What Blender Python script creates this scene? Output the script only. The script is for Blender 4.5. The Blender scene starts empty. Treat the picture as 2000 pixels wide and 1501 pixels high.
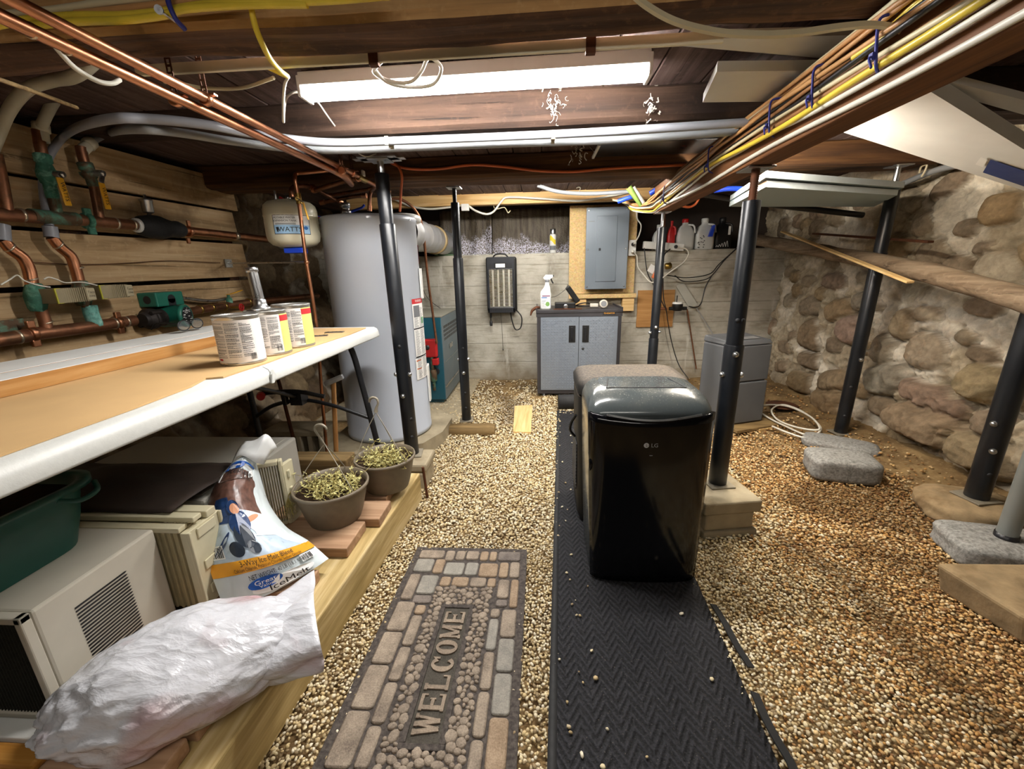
import bpy, math, random
import numpy as np
from mathutils import Vector, Matrix

scene = bpy.context.scene
COL = scene.collection
R_ = math.radians

# ------------------------------------------------------------------ camera
cam = bpy.data.cameras.new('camera')
cam.sensor_fit = 'HORIZONTAL'; cam.sensor_width = 36.0; cam.lens = 36.0 * 812.0 / 2000.0
cam.clip_start = 0.02; cam.clip_end = 60
cam_ob = bpy.data.objects.new('camera', cam); COL.objects.link(cam_ob)
RW = ((0.99779157, -0.00414506, -0.06629323), (0.06270695, -0.27034979, 0.96071787), (-0.02190459, -0.96275324, -0.26949282))
m4 = Matrix.Identity(4)
for i in range(3):
    m4[i][0] = RW[i][0]; m4[i][1] = -RW[i][1]; m4[i][2] = -RW[i][2]
m4[2][3] = 1.12
cam_ob.matrix_world = m4
scene.camera = cam_ob

# ------------------------------------------------------------------ world, light, exposure
w = bpy.data.worlds.new('basement_air'); scene.world = w; w.use_nodes = True
w.node_tree.nodes['Background'].inputs[0].default_value = (1.0, 0.95, 0.88, 1)
w.node_tree.nodes['Background'].inputs[1].default_value = 0.02
LED = dict(aisle=125.0, stair=185.0, door=24.0, back=100.0)        # strip light strengths; back is an added, unseen fill
vs = scene.view_settings
vs.view_transform = 'Standard'; vs.look = 'None'; vs.gamma = 1.0; vs.use_curve_mapping = False
vs.exposure = 0.42
scene.cycles.max_bounces = 8; scene.cycles.diffuse_bounces = 5; scene.cycles.glossy_bounces = 4
scene.cycles.transmission_bounces = 4; scene.cycles.transparent_max_bounces = 6
scene.cycles.sample_clamp_indirect = 6.0
scene.cycles.caustics_reflective = False; scene.cycles.caustics_refractive = False

# ------------------------------------------------------------------ helpers
def lin(c):
    if isinstance(c, str):
        c = c.lstrip('#'); c = tuple(int(c[i:i + 2], 16) / 255 for i in (0, 2, 4))
    return tuple((x / 12.92 if x <= 0.04045 else ((x + 0.055) / 1.055) ** 2.4) for x in c)

class NT:
    def __init__(s, name):
        s.m = bpy.data.materials.new(name); s.m.use_nodes = True
        s.t = s.m.node_tree; s.n = s.t.nodes; s.l = s.t.links
        s.b = s.n['Principled BSDF']
    def new(s, typ, **kw):
        n = s.n.new(typ)
        for k, v in kw.items(): setattr(n, k, v)
        return n
    def link(s, a, b): s.l.new(a, b)
    def coords(s, scale=(1, 1, 1), out='Object', rot=(0, 0, 0)):
        tc = s.new('ShaderNodeTexCoord'); mp = s.new('ShaderNodeMapping')
        mp.inputs['Scale'].default_value = scale; mp.inputs['Rotation'].default_value = rot
        s.link(tc.outputs[out], mp.inputs['Vector']); return mp.outputs[0]
    def noise(s, vec, scale, detail=4, rough=0.55, dist=0.0):
        n = s.new('ShaderNodeTexNoise'); n.inputs['Scale'].default_value = scale
        n.inputs['Detail'].default_value = detail; n.inputs['Roughness'].default_value = rough
        n.inputs['Distortion'].default_value = dist
        s.link(vec, n.inputs['Vector']); return n.outputs[0]
    def ramp(s, fac, stops):
        r = s.new('ShaderNodeValToRGB'); e = r.color_ramp.elements
        while len(e) < len(stops): e.new(0.5)
        for i, (p, c) in enumerate(stops):
            e[i].position = p; c = lin(c) if isinstance(c, str) else c; e[i].color = (c[0], c[1], c[2], 1)
        s.link(fac, r.inputs[0]); return r.outputs[0]
    def mix(s, fac, a, b, mode='MIX'):
        n = s.new('ShaderNodeMix', data_type='RGBA', blend_type=mode)
        for sock, v in ((n.inputs[0], fac), (n.inputs[6], a), (n.inputs[7], b)):
            if hasattr(v, 'default_value') or hasattr(v, 'is_linked'): s.link(v, sock)
            elif isinstance(v, (int, float)): sock.default_value = v
            else:
                v = lin(v) if isinstance(v, str) else v; sock.default_value = (v[0], v[1], v[2], 1)
        return n.outputs[2]
    def math(s, op, a, b=0.0):
        n = s.new('ShaderNodeMath', operation=op)
        for sock, v in ((n.inputs[0], a), (n.inputs[1], b)):
            if isinstance(v, (int, float)): sock.default_value = v
            else: s.link(v, sock)
        return n.outputs[0]
    def bump(s, h, strength=0.3, dist=0.01):
        b = s.new('ShaderNodeBump'); b.inputs['Strength'].default_value = strength; b.inputs['Distance'].default_value = dist
        s.link(h, b.inputs['Height']); s.link(b.outputs[0], s.b.inputs['Normal'])
    def set(s, col=None, rough=None, metal=None, spec=None):
        for nm, v in (('Base Color', col), ('Roughness', rough), ('Metallic', metal), ('Specular IOR Level', spec)):
            if v is None: continue
            sock = s.b.inputs[nm]
            if isinstance(v, (int, float)): sock.default_value = v
            elif isinstance(v, (tuple, list, str)):
                v = lin(v) if isinstance(v, str) else v; sock.default_value = (v[0], v[1], v[2], 1)
            else: s.link(v, sock)
        return s.m

def M_plain(name, c, rough=0.5, metal=0.0, var=0.12, scale=30, bump=0.0, spec=0.5, dirt=None):
    """one colour with small tonal variation, optional dirt blotches and fine bump"""
    t = NT(name); v = t.coords(); n = t.noise(v, scale, 4)
    c = lin(c) if isinstance(c, str) else c
    a = tuple(x * (1 - var) for x in c); b = tuple(min(1, x * (1 + var)) for x in c)
    col = t.ramp(n, [(0.3, a), (0.7, b)])
    if dirt:
        d = t.noise(v, dirt[1], 6, 0.65, 0.4)
        f = t.ramp(d, [(dirt[2], (0, 0, 0)), (min(1, dirt[2] + 0.22), (1, 1, 1))])
        col = t.mix(f, col, dirt[0])
    r = t.ramp(n, [(0.2, (rough * 0.8,) * 3), (0.8, (min(1, rough * 1.2),) * 3)])
    if bump: t.bump(t.noise(v, scale * 3, 5), bump, 0.004)
    return t.set(col, r, metal, spec)

def M_wood(name, dark, mid, light, axis=0, scale=1.0, rough=0.75, bump=0.4, knots=True, stain=None, cracks=0.0):
    t = NT(name)
    sc = [26 * scale] * 3; sc[axis] = 1.6 * scale
    v = t.coords(tuple(sc)); v0 = t.coords()
    g = t.noise(v, 1.0, 6, 0.62, 0.9)
    sc2 = [90 * scale] * 3; sc2[axis] = 3 * scale
    f = t.noise(t.coords(tuple(sc2)), 1.0, 3, 0.6, 0.2)
    mixv = t.math('ADD', t.math('MULTIPLY', g, 0.72), t.math('MULTIPLY', f, 0.28))
    col = t.ramp(mixv, [(0.30, dark), (0.5, mid), (0.70, light)])
    if knots:
        ks = [9 * scale] * 3; ks[axis] = 3.2 * scale
        vo = t.new('ShaderNodeTexVoronoi'); vo.inputs['Scale'].default_value = 0.55
        vo.inputs['Randomness'].default_value = 1.0
        t.link(t.coords(tuple(ks)), vo.inputs['Vector'])
        k = t.ramp(vo.outputs['Distance'], [(0.06, (1, 1, 1)), (0.16, (0, 0, 0))])
        col = t.mix(t.math('MULTIPLY', k, 0.75), col, dark)
    if stain:
        s_ = t.noise(v0, stain[1], 5, 0.6, 0.6)
        col = t.mix(t.ramp(s_, [(stain[2], (0, 0, 0)), (stain[2] + 0.2, (1, 1, 1))]), col, stain[0])
    if cracks:
        sc3 = [34 * scale] * 3; sc3[axis] = 0.9 * scale
        c_ = t.ramp(t.noise(t.coords(tuple(sc3)), 1.0, 5, 0.7, 0.5), [(.345, (1, 1, 1)), (.385, (0, 0, 0))])
        col = t.mix(t.math('MULTIPLY', c_, cracks), col, tuple(x * .35 for x in lin(dark)))
        p_ = t.noise(v0, 38, 4, .6); col = t.mix(t.math('MULTIPLY', t.ramp(p_, [(.56, (0, 0, 0)), (.68, (1, 1, 1))]), .4), col, light)
        mixv = t.math('SUBTRACT', mixv, t.math('MULTIPLY', c_, .8))
    t.bump(mixv, bump, 0.006)
    return t.set(col, rough, 0.0, 0.3)

def M_vcol(name, rough=0.8, scale=60, var=0.25, bump=0.3, spec=0.3, dist=0.006):
    t = NT(name); a = t.new('ShaderNodeAttribute', attribute_name='Col')
    v = t.coords(); n = t.noise(v, scale, 6, 0.65)
    k = t.ramp(n, [(0.25, (1 - var,) * 3), (0.75, (1 + var * 0.4,) * 3)])
    col = t.mix(1.0, a.outputs['Color'], k, 'MULTIPLY')
    if bump: t.bump(t.noise(v, scale * 2, 6, 0.7), bump, dist)
    return t.set(col, rough, 0.0, spec)

def M_emit(name, c, s):
    t = NT(name); t.set((0.8, 0.8, 0.8), 0.4)
    t.b.inputs['Emission Color'].default_value = (*c, 1); t.b.inputs['Emission Strength'].default_value = s
    return t.m

# value noise on arrays
_rs = np.random.RandomState(7); _L = _rs.rand(64, 64, 64)
def vnoise(x, y, z):
    x = np.asarray(x, float); y = np.asarray(y, float); z = np.asarray(z, float)
    x, y, z = np.broadcast_arrays(x, y, z)
    xi = np.floor(x).astype(int); yi = np.floor(y).astype(int); zi = np.floor(z).astype(int)
    u = x - xi; v = y - yi; w_ = z - zi
    u = u * u * (3 - 2 * u); v = v * v * (3 - 2 * v); w_ = w_ * w_ * (3 - 2 * w_)
    g = lambda a, b, c: _L[(xi + a) & 63, (yi + b) & 63, (zi + c) & 63]
    return (((g(0,0,0)*(1-u)+g(1,0,0)*u)*(1-v)+(g(0,1,0)*(1-u)+g(1,1,0)*u)*v)*(1-w_) +
            ((g(0,0,1)*(1-u)+g(1,0,1)*u)*(1-v)+(g(0,1,1)*(1-u)+g(1,1,1)*u)*v)*w_)
def fbm(x, y, z, oct=4, gain=0.5):
    s = 0; a = 1; t = 0
    for _ in range(oct):
        s = s + a * vnoise(x, y, z); t += a; a *= gain; x = x * 2.03 + 5.1; y = y * 2.03 + 1.7; z = z * 2.03 + 9.2
    return s / t

def catmull(pts, sub=6):
    p = np.array(pts, float)
    if len(p) < 3: return p
    q = np.vstack([2 * p[0] - p[1], p, 2 * p[-1] - p[-2]]); out = []
    for i in range(1, len(q) - 2):
        for k in range(sub):
            t = k / sub
            out.append(0.5 * ((2 * q[i]) + (-q[i-1] + q[i+1]) * t + (2*q[i-1] - 5*q[i] + 4*q[i+1] - q[i+2]) * t*t + (-q[i-1] + 3*q[i] - 3*q[i+1] + q[i+2]) * t**3))
    out.append(p[-1]); return np.array(out)

def basis(d):
    d = np.array(d, float); d = d / np.linalg.norm(d)
    a = np.array([0, 0, 1.0]) if abs(d[2]) < 0.9 else np.array([1.0, 0, 0])
    u = np.cross(a, d); u /= np.linalg.norm(u); return u, np.cross(d, u), d

_TXT = {}
def text_mesh(s, bold=False):
    if s in _TXT: return _TXT[s]
    cu = bpy.data.curves.new('t', 'FONT'); cu.body = s; cu.size = 1.0; cu.align_x = 'CENTER'; cu.align_y = 'CENTER'; cu.resolution_u = 3
    if bold: cu.offset = 0.018
    ob = bpy.data.objects.new('t', cu); COL.objects.link(ob)
    dg = bpy.context.evaluated_depsgraph_get(); me = ob.evaluated_get(dg).to_mesh()
    v = np.array([x.co[:] for x in me.vertices]); f = [list(p.vertices) for p in me.polygons]
    ob.evaluated_get(dg).to_mesh_clear(); bpy.data.objects.remove(ob); bpy.data.curves.remove(cu)
    _TXT[s] = (v, f); return v, f

class MB:
    def __init__(s): s.v = []; s.f = []; s.m = []; s.sm = []; s.n = 0
    def add(s, vs, fs, m=0, sm=False):
        b = s.n; vs = [tuple(map(float, x)) for x in vs]; s.v += vs; s.n += len(vs)
        for f in fs: s.f.append([i + b for i in f]); s.m.append(m); s.sm.append(sm)
        return s
    def hexa(s, c8, m=0):
        """8 corners: bottom ring 0-3, top ring 4-7"""
        c = np.array(c8, float)
        fs = [[3,2,1,0],[4,5,6,7],[0,1,5,4],[1,2,6,5],[2,3,7,6],[3,0,4,7]]
        if np.dot(np.cross(c[1]-c[0], c[3]-c[0]), c[4]-c[0]) < 0: fs = [f[::-1] for f in fs]
        return s.add(c, fs, m)
    def box(s, a, b, m=0):
        x0,y0,z0 = [min(p, q) for p, q in zip(a, b)]; x1,y1,z1 = [max(p, q) for p, q in zip(a, b)]
        return s.hexa([(x0,y0,z0),(x1,y0,z0),(x1,y1,z0),(x0,y1,z0),(x0,y0,z1),(x1,y0,z1),(x1,y1,z1),(x0,y1,z1)], m)
    def obox(s, c, size, rz=0.0, m=0, rx=0.0, ry=0.0):
        Rm = np.array(Matrix.Rotation(rz,3,'Z') @ Matrix.Rotation(ry,3,'Y') @ Matrix.Rotation(rx,3,'X'))
        h = np.array(size) / 2; q = []
        for z in (-1, 1):
            for x, y in ((-1,-1),(1,-1),(1,1),(-1,1)): q.append(Rm @ (h * (x, y, z)) + np.array(c))
        return s.hexa(q, m)
    def bar(s, p0, p1, w_, h_, up=(0,0,1), m=0):
        p0 = np.array(p0, float); p1 = np.array(p1, float); d = p1 - p0; d /= np.linalg.norm(d)
        u = np.cross(d, up); u /= np.linalg.norm(u); v = np.cross(u, d); q = []
        for P0 in (p0, p1):
            for a, b in ((-1,-1),(1,-1),(1,1),(-1,1)): q.append(P0 + u * a * w_ / 2 + v * b * h_ / 2)
        return s.hexa(q, m)
    def prism(s, poly, vec, m=0, sm=False):
        p = np.array(poly, float); n = len(p); q = p + np.array(vec, float)
        nrm = sum(np.cross(p[i], p[(i+1) % n]) for i in range(n))
        if np.dot(nrm, vec) > 0: p, q = p[::-1], q[::-1]
        s.add(np.vstack([p, q]), [list(range(n)), list(range(2*n-1, n-1, -1))], m, False)
        return s.add(np.vstack([p, q]), [[i, n+i, n+(i+1) % n, (i+1) % n] for i in range(n)], m, sm)
    def lathe(s, prof, c=(0,0,0), axis=(0,0,1), n=24, m=0, sm=True, cap=True):
        u, v, d = basis(axis); c = np.array(c, float); vs = []; k = len(prof)
        for r, z in prof:
            for i in range(n):
                a = 2 * math.pi * i / n; vs.append(c + d * z + (u * math.cos(a) + v * math.sin(a)) * r)
        fs = [[j*n+i, j*n+(i+1) % n, (j+1)*n+(i+1) % n, (j+1)*n+i] for j in range(k-1) for i in range(n)]
        s.add(vs, fs, m, sm)
        if cap:
            s.add(vs[:n], [list(range(n))[::-1]], m); s.add(vs[-n:], [list(range(n))], m)
        return s
    def cyl(s, p0, p1, r0, r1=None, n=16, m=0, cap=True):
        p0 = np.array(p0, float); p1 = np.array(p1, float); L = float(np.linalg.norm(p1 - p0))
        return s.lathe([(r0, 0), (r0 if r1 is None else r1, L)], p0, p1 - p0, n, m, True, cap)
    def tube(s, pts, r, n=8, m=0, sub=6, smooth=True):
        p = catmull(pts, sub) if smooth and len(pts) > 2 else np.array(pts, float)
        k = len(p); rr = np.interp(np.linspace(0, 1, k), np.linspace(0, 1, len(r)), r) if hasattr(r, '__len__') else [r] * k
        tang = np.gradient(p, axis=0); u, v, d = basis(tang[0]); vs = []
        for i in range(k):
            d = tang[i] / (np.linalg.norm(tang[i]) + 1e-12); u = u - d * np.dot(u, d); u /= np.linalg.norm(u) + 1e-12; v = np.cross(d, u)
            for j in range(n):
                a = 2 * math.pi * j / n; vs.append(p[i] + (u * math.cos(a) + v * math.sin(a)) * rr[i])
        s.add(vs, [[i*n+j, i*n+(j+1) % n, (i+1)*n+(j+1) % n, (i+1)*n+j] for i in range(k-1) for j in range(n)], m, True)
        s.add(vs[:n], [list(range(n))[::-1]], m); s.add(vs[-n:], [list(range(n))], m)
        return s
    def strip(s, pts, w_, th, up=(0,0,1), m=0, sub=6):
        """flat cable: rectangle swept along a path"""
        p = catmull(pts, sub); tang = np.gradient(p, axis=0); vs = []; up = np.array(up, float)
        for i in range(len(p)):
            d = tang[i] / np.linalg.norm(tang[i]); u = np.cross(d, up); u /= np.linalg.norm(u) + 1e-9; v = np.cross(u, d)
            for a, b in ((-1,-1),(1,-1),(1,1),(-1,1)): vs.append(p[i] + u * a * w_ / 2 + v * b * th / 2)
        k = len(p)
        s.add(vs, [[i*4+j, i*4+(j+1) % 4, (i+1)*4+(j+1) % 4, (i+1)*4+j] for i in range(k-1) for j in range(4)], m, False)
        s.add(vs[:4], [[3,2,1,0]], m); s.add(vs[-4:], [[0,1,2,3]], m); return s
    def ell(s, c, r, n=16, k=10, m=0, Rm=None):
        c = np.array(c, float); r = np.array(r, float) if hasattr(r, '__len__') else np.array([r]*3); vs = []
        for j in range(k + 1):
            th = math.pi * j / k
            for i in range(n):
                a = 2 * math.pi * i / n; q = np.array([math.sin(th)*math.cos(a), math.sin(th)*math.sin(a), -math.cos(th)]) * r
                vs.append(c + (Rm @ q if Rm is not None else q))
        return s.add(vs, [[j*n+i, j*n+(i+1) % n, (j+1)*n+(i+1) % n, (j+1)*n+i] for j in range(k) for i in range(n)], m, True)
    def grid(s, A, m=0, sm=True, flip=False):
        A = np.asarray(A, float); ny, nx = A.shape[:2]; fs = []
        for j in range(ny-1):
            for i in range(nx-1):
                f = [j*nx+i, j*nx+i+1, (j+1)*nx+i+1, (j+1)*nx+i]; fs.append(f[::-1] if flip else f)
        return s.add(A.reshape(-1, 3), fs, m, sm)
    def text(s, txt, fn, size=1.0, m=0, sx=1.0):
        """printed lettering; fn maps local (x, y) on the surface to a point in space"""
        v, f = text_mesh(txt)
        return s.add([fn(x * size * sx, y * size) for x, y, z in v], f, m)
    def build(s, name, mats, parent=None, bevel=0.0, seg=2, world=True, weld=False, angle=40, sub=0):
        me = bpy.data.meshes.new(name)
        v = np.array(s.v, float)
        if parent is not None and world:
            o = np.zeros(3); q = parent
            while q is not None: o += np.array(q.location); q = q.parent
            v = v - o
        me.from_pydata(v.tolist(), [], s.f)
        for mt in (mats if isinstance(mats, (list, tuple)) else [mats]): me.materials.append(mt)
        me.polygons.foreach_set('material_index', s.m); me.polygons.foreach_set('use_smooth', s.sm); me.update()
        ob = bpy.data.objects.new(name, me); COL.objects.link(ob)
        if parent is not None: ob.parent = parent
        if bevel:
            b = ob.modifiers.new('edge', 'BEVEL'); b.width = bevel; b.segments = seg; b.limit_method = 'ANGLE'; b.angle_limit = R_(angle); b.harden_normals = False
        if sub:
            b = ob.modifiers.new('smooth', 'SUBSURF'); b.levels = sub; b.render_levels = sub
        return ob

def thing(name, label, cat, loc=(0, 0, 0), rz=0.0, group=None):
    o = bpy.data.objects.new(name, None); COL.objects.link(o); o.empty_display_size = 0.05
    o.location = loc; o.rotation_euler = (0, 0, rz); o['label'] = label; o['category'] = cat
    if group: o['group'] = group
    return o
def tag(o, label, cat, group=None, kind=None):
    o['label'] = label; o['category'] = cat
    if group: o['group'] = group
    if kind: o['kind'] = kind
    return o
def struct(o, label, cat):
    o['kind'] = 'structure'; return tag(o, label, cat)
def off(p, dx=0, dy=0, dz=0): return (p[0] + dx, p[1] + dy, p[2] + dz)
def set_vcol(ob, cols):
    a = ob.data.color_attributes.new('Col', 'FLOAT_COLOR', 'POINT'); c = np.ones((len(cols), 4), np.float32); c[:, :3] = cols
    a.data.foreach_set('color', c.ravel())
def np_mesh(name, V, F, mat, smooth=True):
    """quad/tri mesh straight from arrays"""
    me = bpy.data.meshes.new(name); V = np.asarray(V, np.float32); F = np.asarray(F, np.int32); k = F.shape[1]
    me.vertices.add(len(V)); me.vertices.foreach_set('co', V.ravel())
    me.loops.add(F.size); me.loops.foreach_set('vertex_index', F.ravel())
    me.polygons.add(len(F)); me.polygons.foreach_set('loop_start', np.arange(len(F), dtype=np.int32) * k)
    me.polygons.foreach_set('use_smooth', np.full(len(F), smooth)); me.update(calc_edges=True); me.validate()
    me.materials.append(mat); ob = bpy.data.objects.new(name, me); COL.objects.link(ob); return ob
def grid_faces(ny, nx):
    j, i = np.mgrid[0:ny-1, 0:nx-1]; a = (j * nx + i).ravel()
    return np.stack([a, a + 1, a + nx + 1, a + nx], 1)

# ------------------------------------------------------------------ materials
W_old = M_wood('old_dark_timber', '#2a1c15', '#523a2c', '#78583f', 0, 0.8, 0.8, 0.7, True, ('#33231b', 3, 0.52), .8)
W_lit_front = M_wood('pale_sapwood', '#8a6a48', '#b48d5d', '#cfad7c', 0, 0.8, 0.8, 0.5, False, ('#9b7a52', 4, .5), .5)  # paler front timber, painted in place of light on the beam face
W_dark = M_wood('soot_dark_timber', '#1c120e', '#35251c', '#4b372a', 0, 0.8, 0.85, 0.7, True, ('#241812', 3, 0.52), .8)  # darker timber tone for the second beam
W_board = M_wood('old_ceiling_board', '#332722', '#574540', '#75625a', 1, 0.8, 0.85, 0.4, True, None, .5)
W_girder = M_wood('brown_girder_wood', '#4a2c18', '#70482a', '#8d6038', 1, 1.0, 0.7, 0.4)
W_new = M_wood('new_pine', '#b48a50', '#d2ad74', '#e0c494', 0, 1.0, 0.6, 0.15)
W_plank = M_wood('wall_plank_wood', '#7d6444', '#b69870', '#d0b690', 1, 0.7, 0.8, 0.5, True, ('#7a6347', 2.6, 0.55), .6)
W_pt = M_wood('treated_lumber', '#87723f', '#b9a06c', '#dbc89c', 1, 0.8, 0.65, 0.25)
W_deck = M_wood('deck_board_wood', '#85644b', '#ab886a', '#c4a486', 0, 0.8, 0.7, 0.25)
W_block = M_wood('weathered_block_wood', '#4a3a24', '#7b6440', '#9c8358', 0, 1.2, 0.85, 0.5)
W_stick = M_wood('pale_stick_wood', '#b58f55', '#d6b57c', '#e6cc98', 1, 1.2, 0.6, 0.1, False)
W_log = M_wood('grey_log_wood', '#4b3d2c', '#756450', '#93826c', 1, 0.9, 0.85, 0.6, True, None, .7)
W_ply = M_wood('plywood', '#8f6436', '#ad7f4b', '#c19760', 0, 0.8, 0.7, 0.15)
W_handle = M_wood('handle_wood', '#a2713f', '#c08d57', '#cfa069', 2, 1.0, 0.5, 0.1, False)
m_cu = M_plain('copper', '#bd8463', 0.34, 1.0, 0.2, 14, 0, 0.5, ('#6f4a36', 7, 0.58))
m_cu_old = M_plain('aged_copper', '#97674c', 0.45, 0.85, 0.3, 18, 0.05, 0.5, ('#5c4a36', 9, 0.5))
m_cu_green = M_plain('verdigris_copper', '#5f4a36', 0.6, 0.5, 0.3, 20, 0.15, 0.5, ('#5aa08a', 14, 0.46))
m_verd = M_plain('green_patina', '#3f6f5c', 0.75, 0.1, 0.4, 40, 0.3, 0.3, ('#8fc4ac', 22, 0.5))
m_brass = M_plain('brass', '#a58a4a', 0.35, 1.0, 0.2, 20)
m_solder = M_plain('solder', '#c9b8a0', 0.35, 0.9, 0.15, 40)
m_black = M_plain('black_paint', '#17181c', 0.38, 0.0, 0.2, 20, 0.05, 0.5, ('#3a3a3c', 30, 0.72))
m_post = M_plain('black_post_enamel', '#13161b', 0.36, 0.0, 0.2, 12, 0.04, 0.5, ('#474a50', 34, 0.68))
m_blackpl = M_plain('black_plastic', '#131314', 0.42, 0, 0.1, 40)
m_rubber = M_plain('black_rubber', '#1b1b1c', 0.75, 0, 0.2, 60, 0.1)
m_zinc = M_plain('zinc_steel', '#b9bbbd', 0.3, 1.0, 0.12, 30)
m_galv = M_plain('galvanised_duct', '#b9babb', 0.42, 0.75, 0.15, 10)
m_rust = M_plain('rusty_steel', '#5c3722', 0.7, 0.5, 0.35, 25, 0.2)
m_white = M_plain('white_paint', '#dcdcd8', 0.5, 0, 0.05, 8, 0, 0.5, ('#b8b4a8', 5, 0.68))
m_whitepl = M_plain('white_plastic', '#e2e2de', 0.35, 0, 0.04, 20)
m_tabletop = M_plain('table_plastic', '#c4c5c1', 0.45, 0, 0.04, 120, 0.08, 0.5, ('#b9b6ab', 6, 0.68))
m_cream = M_plain('cream_plastic', '#c8c0a2', 0.45, 0, 0.08, 12, 0, 0.5, ('#8f8468', 5, 0.6))
m_beigemet = M_plain('beige_enamel', '#bfb9aa', 0.5, 0, 0.06, 8, 0, 0.5, ('#7d6a50', 4, 0.66))
m_pex = M_plain('pex_pipe', '#8c8f91', 0.4, 0, 0.05, 10)
m_pexc = M_plain('cream_pex_pipe', '#c2bda8', 0.4, 0, 0.06, 10)
m_pexg = M_plain('grey_pex_pipe', '#8b8d94', 0.4, 0, 0.06, 10)
m_cabw = M_plain('white_cable', '#d9d5c8', 0.45, 0, 0.05, 20)
m_cabc = M_plain('cream_cable', '#d2c6a4', 0.45, 0, 0.06, 20)
m_caby = M_plain('yellow_cable', '#dfc540', 0.4, 0, 0.08, 20)
m_cabo = M_plain('tan_cable', '#bf8f5c', 0.45, 0, 0.1, 20)
m_cabk = M_plain('black_cable', '#141314', 0.45, 0, 0.1, 20)
m_orange = M_plain('orange_tube', '#cf6a3c', 0.4, 0, 0.08, 20)
m_blue = M_plain('blue_pipe', '#1f45c8', 0.35, 0, 0.08, 20)
m_red = M_plain('red_plastic', '#b3201f', 0.4, 0, 0.1, 20)
m_tie = M_plain('blue_tie', '#2a2f86', 0.5, 0, 0.1, 20)
m_ink = M_plain('printed_black', '#1d1d1f', 0.6, 0, 0.02, 20)
m_inkg = M_plain('printed_grey', '#6d6f72', 0.6, 0, 0.02, 20)
m_inkr = M_plain('printed_red', '#b8262b', 0.6, 0, 0.02, 20)
m_inkb = M_plain('printed_blue', '#1e5fa8', 0.6, 0, 0.02, 20)
m_inky = M_plain('printed_yellow', '#e3cf30', 0.6, 0, 0.02, 20)
m_paper = M_plain('label_paper', '#e9e8e4', 0.6, 0, 0.02, 20)
m_conc_blk = M_plain('concrete_block', '#9c9078', 0.9, 0, 0.15, 14, 0.5, 0.2, ('#6f6047', 6, 0.55))
m_granite = M_plain('grey_granite', '#8b8a86', 0.8, 0, 0.4, 90, 0.5, 0.3, ('#54524e', 40, 0.52))
m_sand = M_plain('sandstone', '#8f7b5d', 0.9, 0, 0.25, 16, 0.6, 0.2, ('#6a553a', 6, 0.52))
m_stone = M_plain('field_stone', '#8a755a', 0.9, 0, 0.25, 18, 0.5, 0.2, ('#5f4d38', 7, 0.52))

# ================================================================== LIGHT FITTINGS
def strip_light(name, label, c0, c1, width, z, strength, tint, visible_body=True):
    """4-ft LED batten: enamelled housing, glowing diffuser, end caps"""
    c0 = np.array((c0[0], c0[1], z)); c1 = np.array((c1[0], c1[1], z))
    d = (c1 - c0) / np.linalg.norm(c1 - c0); n = np.array((-d[1], d[0], 0))
    t = thing(name, label, 'light', tuple((c0 + c1) / 2))
    b = MB(); b.bar(c0 + (0,0,.042), c1 + (0,0,.042), width, .038); b.build('housing', m_white, t, .004)
    prof = [(-.5, .03), (-.46, .008), (-.3, 0), (.3, 0), (.46, .008), (.5, .03)]
    g = MB(); g.prism([c0 + n * p * width * .8 + (0,0,q - .006) for p, q in prof], c1 - c0)
    g.build('diffuser', M_emit(name + '_glow', tint, strength), t)
    for e in (c0, c1):
        k = MB(); k.bar(e - d * .006 + (0,0,.022), e + d * .006 + (0,0,.022), width, .06); k.build('end_cap', m_whitepl, t, .003)
    return t
lamp_aisle = strip_light('strip_light', 'long glowing white LED batten fixed under the ceiling boards between dark beams', (-.765, 1.53), (.335, 1.505), .078, 1.674, LED['aisle'], (1.0, .97, .93))
lamp_stair = strip_light('strip_light', 'LED batten along the far side of the brown girder, beside the white boards', (.955, 1.75), (.955, 2.5), .07, 1.56, LED['stair'], (1.0, .90, .75))
fill_back = strip_light('strip_light', 'LED batten tucked behind the third beam, before the pale pine beam', (-.55, 3.12), (.62, 3.12), .08, 1.690, LED['back'], (1.0, .96, .90))  # added out of sight to brighten the back of the room
lamp_door = strip_light('strip_light', 'LED batten under the ceiling boards behind the viewer, near the entrance', (-.75, -.35), (.75, -.35), .10, 1.69, LED['door'], (1.0, .94, .85))

# ================================================================== THE SHELL
# floor: packed dirt under the gravel
t = NT('packed_dirt'); v = t.coords()
col = t.ramp(t.noise(v, 5, 7, 0.65, .4), [(.3, '#4d3b27'), (.5, '#7c6443'), (.68, '#9c8259')])
col = t.mix(t.ramp(t.noise(v, 60, 4), [(.55, (0,0,0)), (.7, (1,1,1))]), col, '#9c8660')
t.bump(t.noise(v, 40, 8, .7), .6, .015); m_dirt = t.set(col, .92, 0, .2)
ny, nx = 150, 130
gx, gy = np.meshgrid(np.linspace(-2.3, 2.6, nx), np.linspace(-1.4, 4.4, ny))
bank = np.clip((gx - 1.45) / .8, 0, 1) * np.clip((gy - 1.2) / 1.0, 0, 1)
gz = -.008 + .012 * (fbm(gx * 5, gy * 5, gx * 0) - .5) + bank * (.05 + .06 * fbm(gx * 6, gy * 6, gx * 0 + 3))
fl = np_mesh('floor', np.stack([gx, gy, gz], -1).reshape(-1, 3), grid_faces(ny, nx), m_dirt)
struct(fl, 'brown packed dirt floor under the pea gravel', 'floor')

def seg_dist(px, py, pts):
    d = np.full(px.shape, 9.0)
    for (x0, y0), (x1, y1) in zip(pts[:-1], pts[1:]):
        L = (x1-x0)**2 + (y1-y0)**2; u = np.clip(((px-x0)*(x1-x0) + (py-y0)*(y1-y0)) / L, 0, 1)
        d = np.minimum(d, np.hypot(px - x0 - u*(x1-x0), py - y0 - u*(y1-y0)))
    return d
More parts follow.
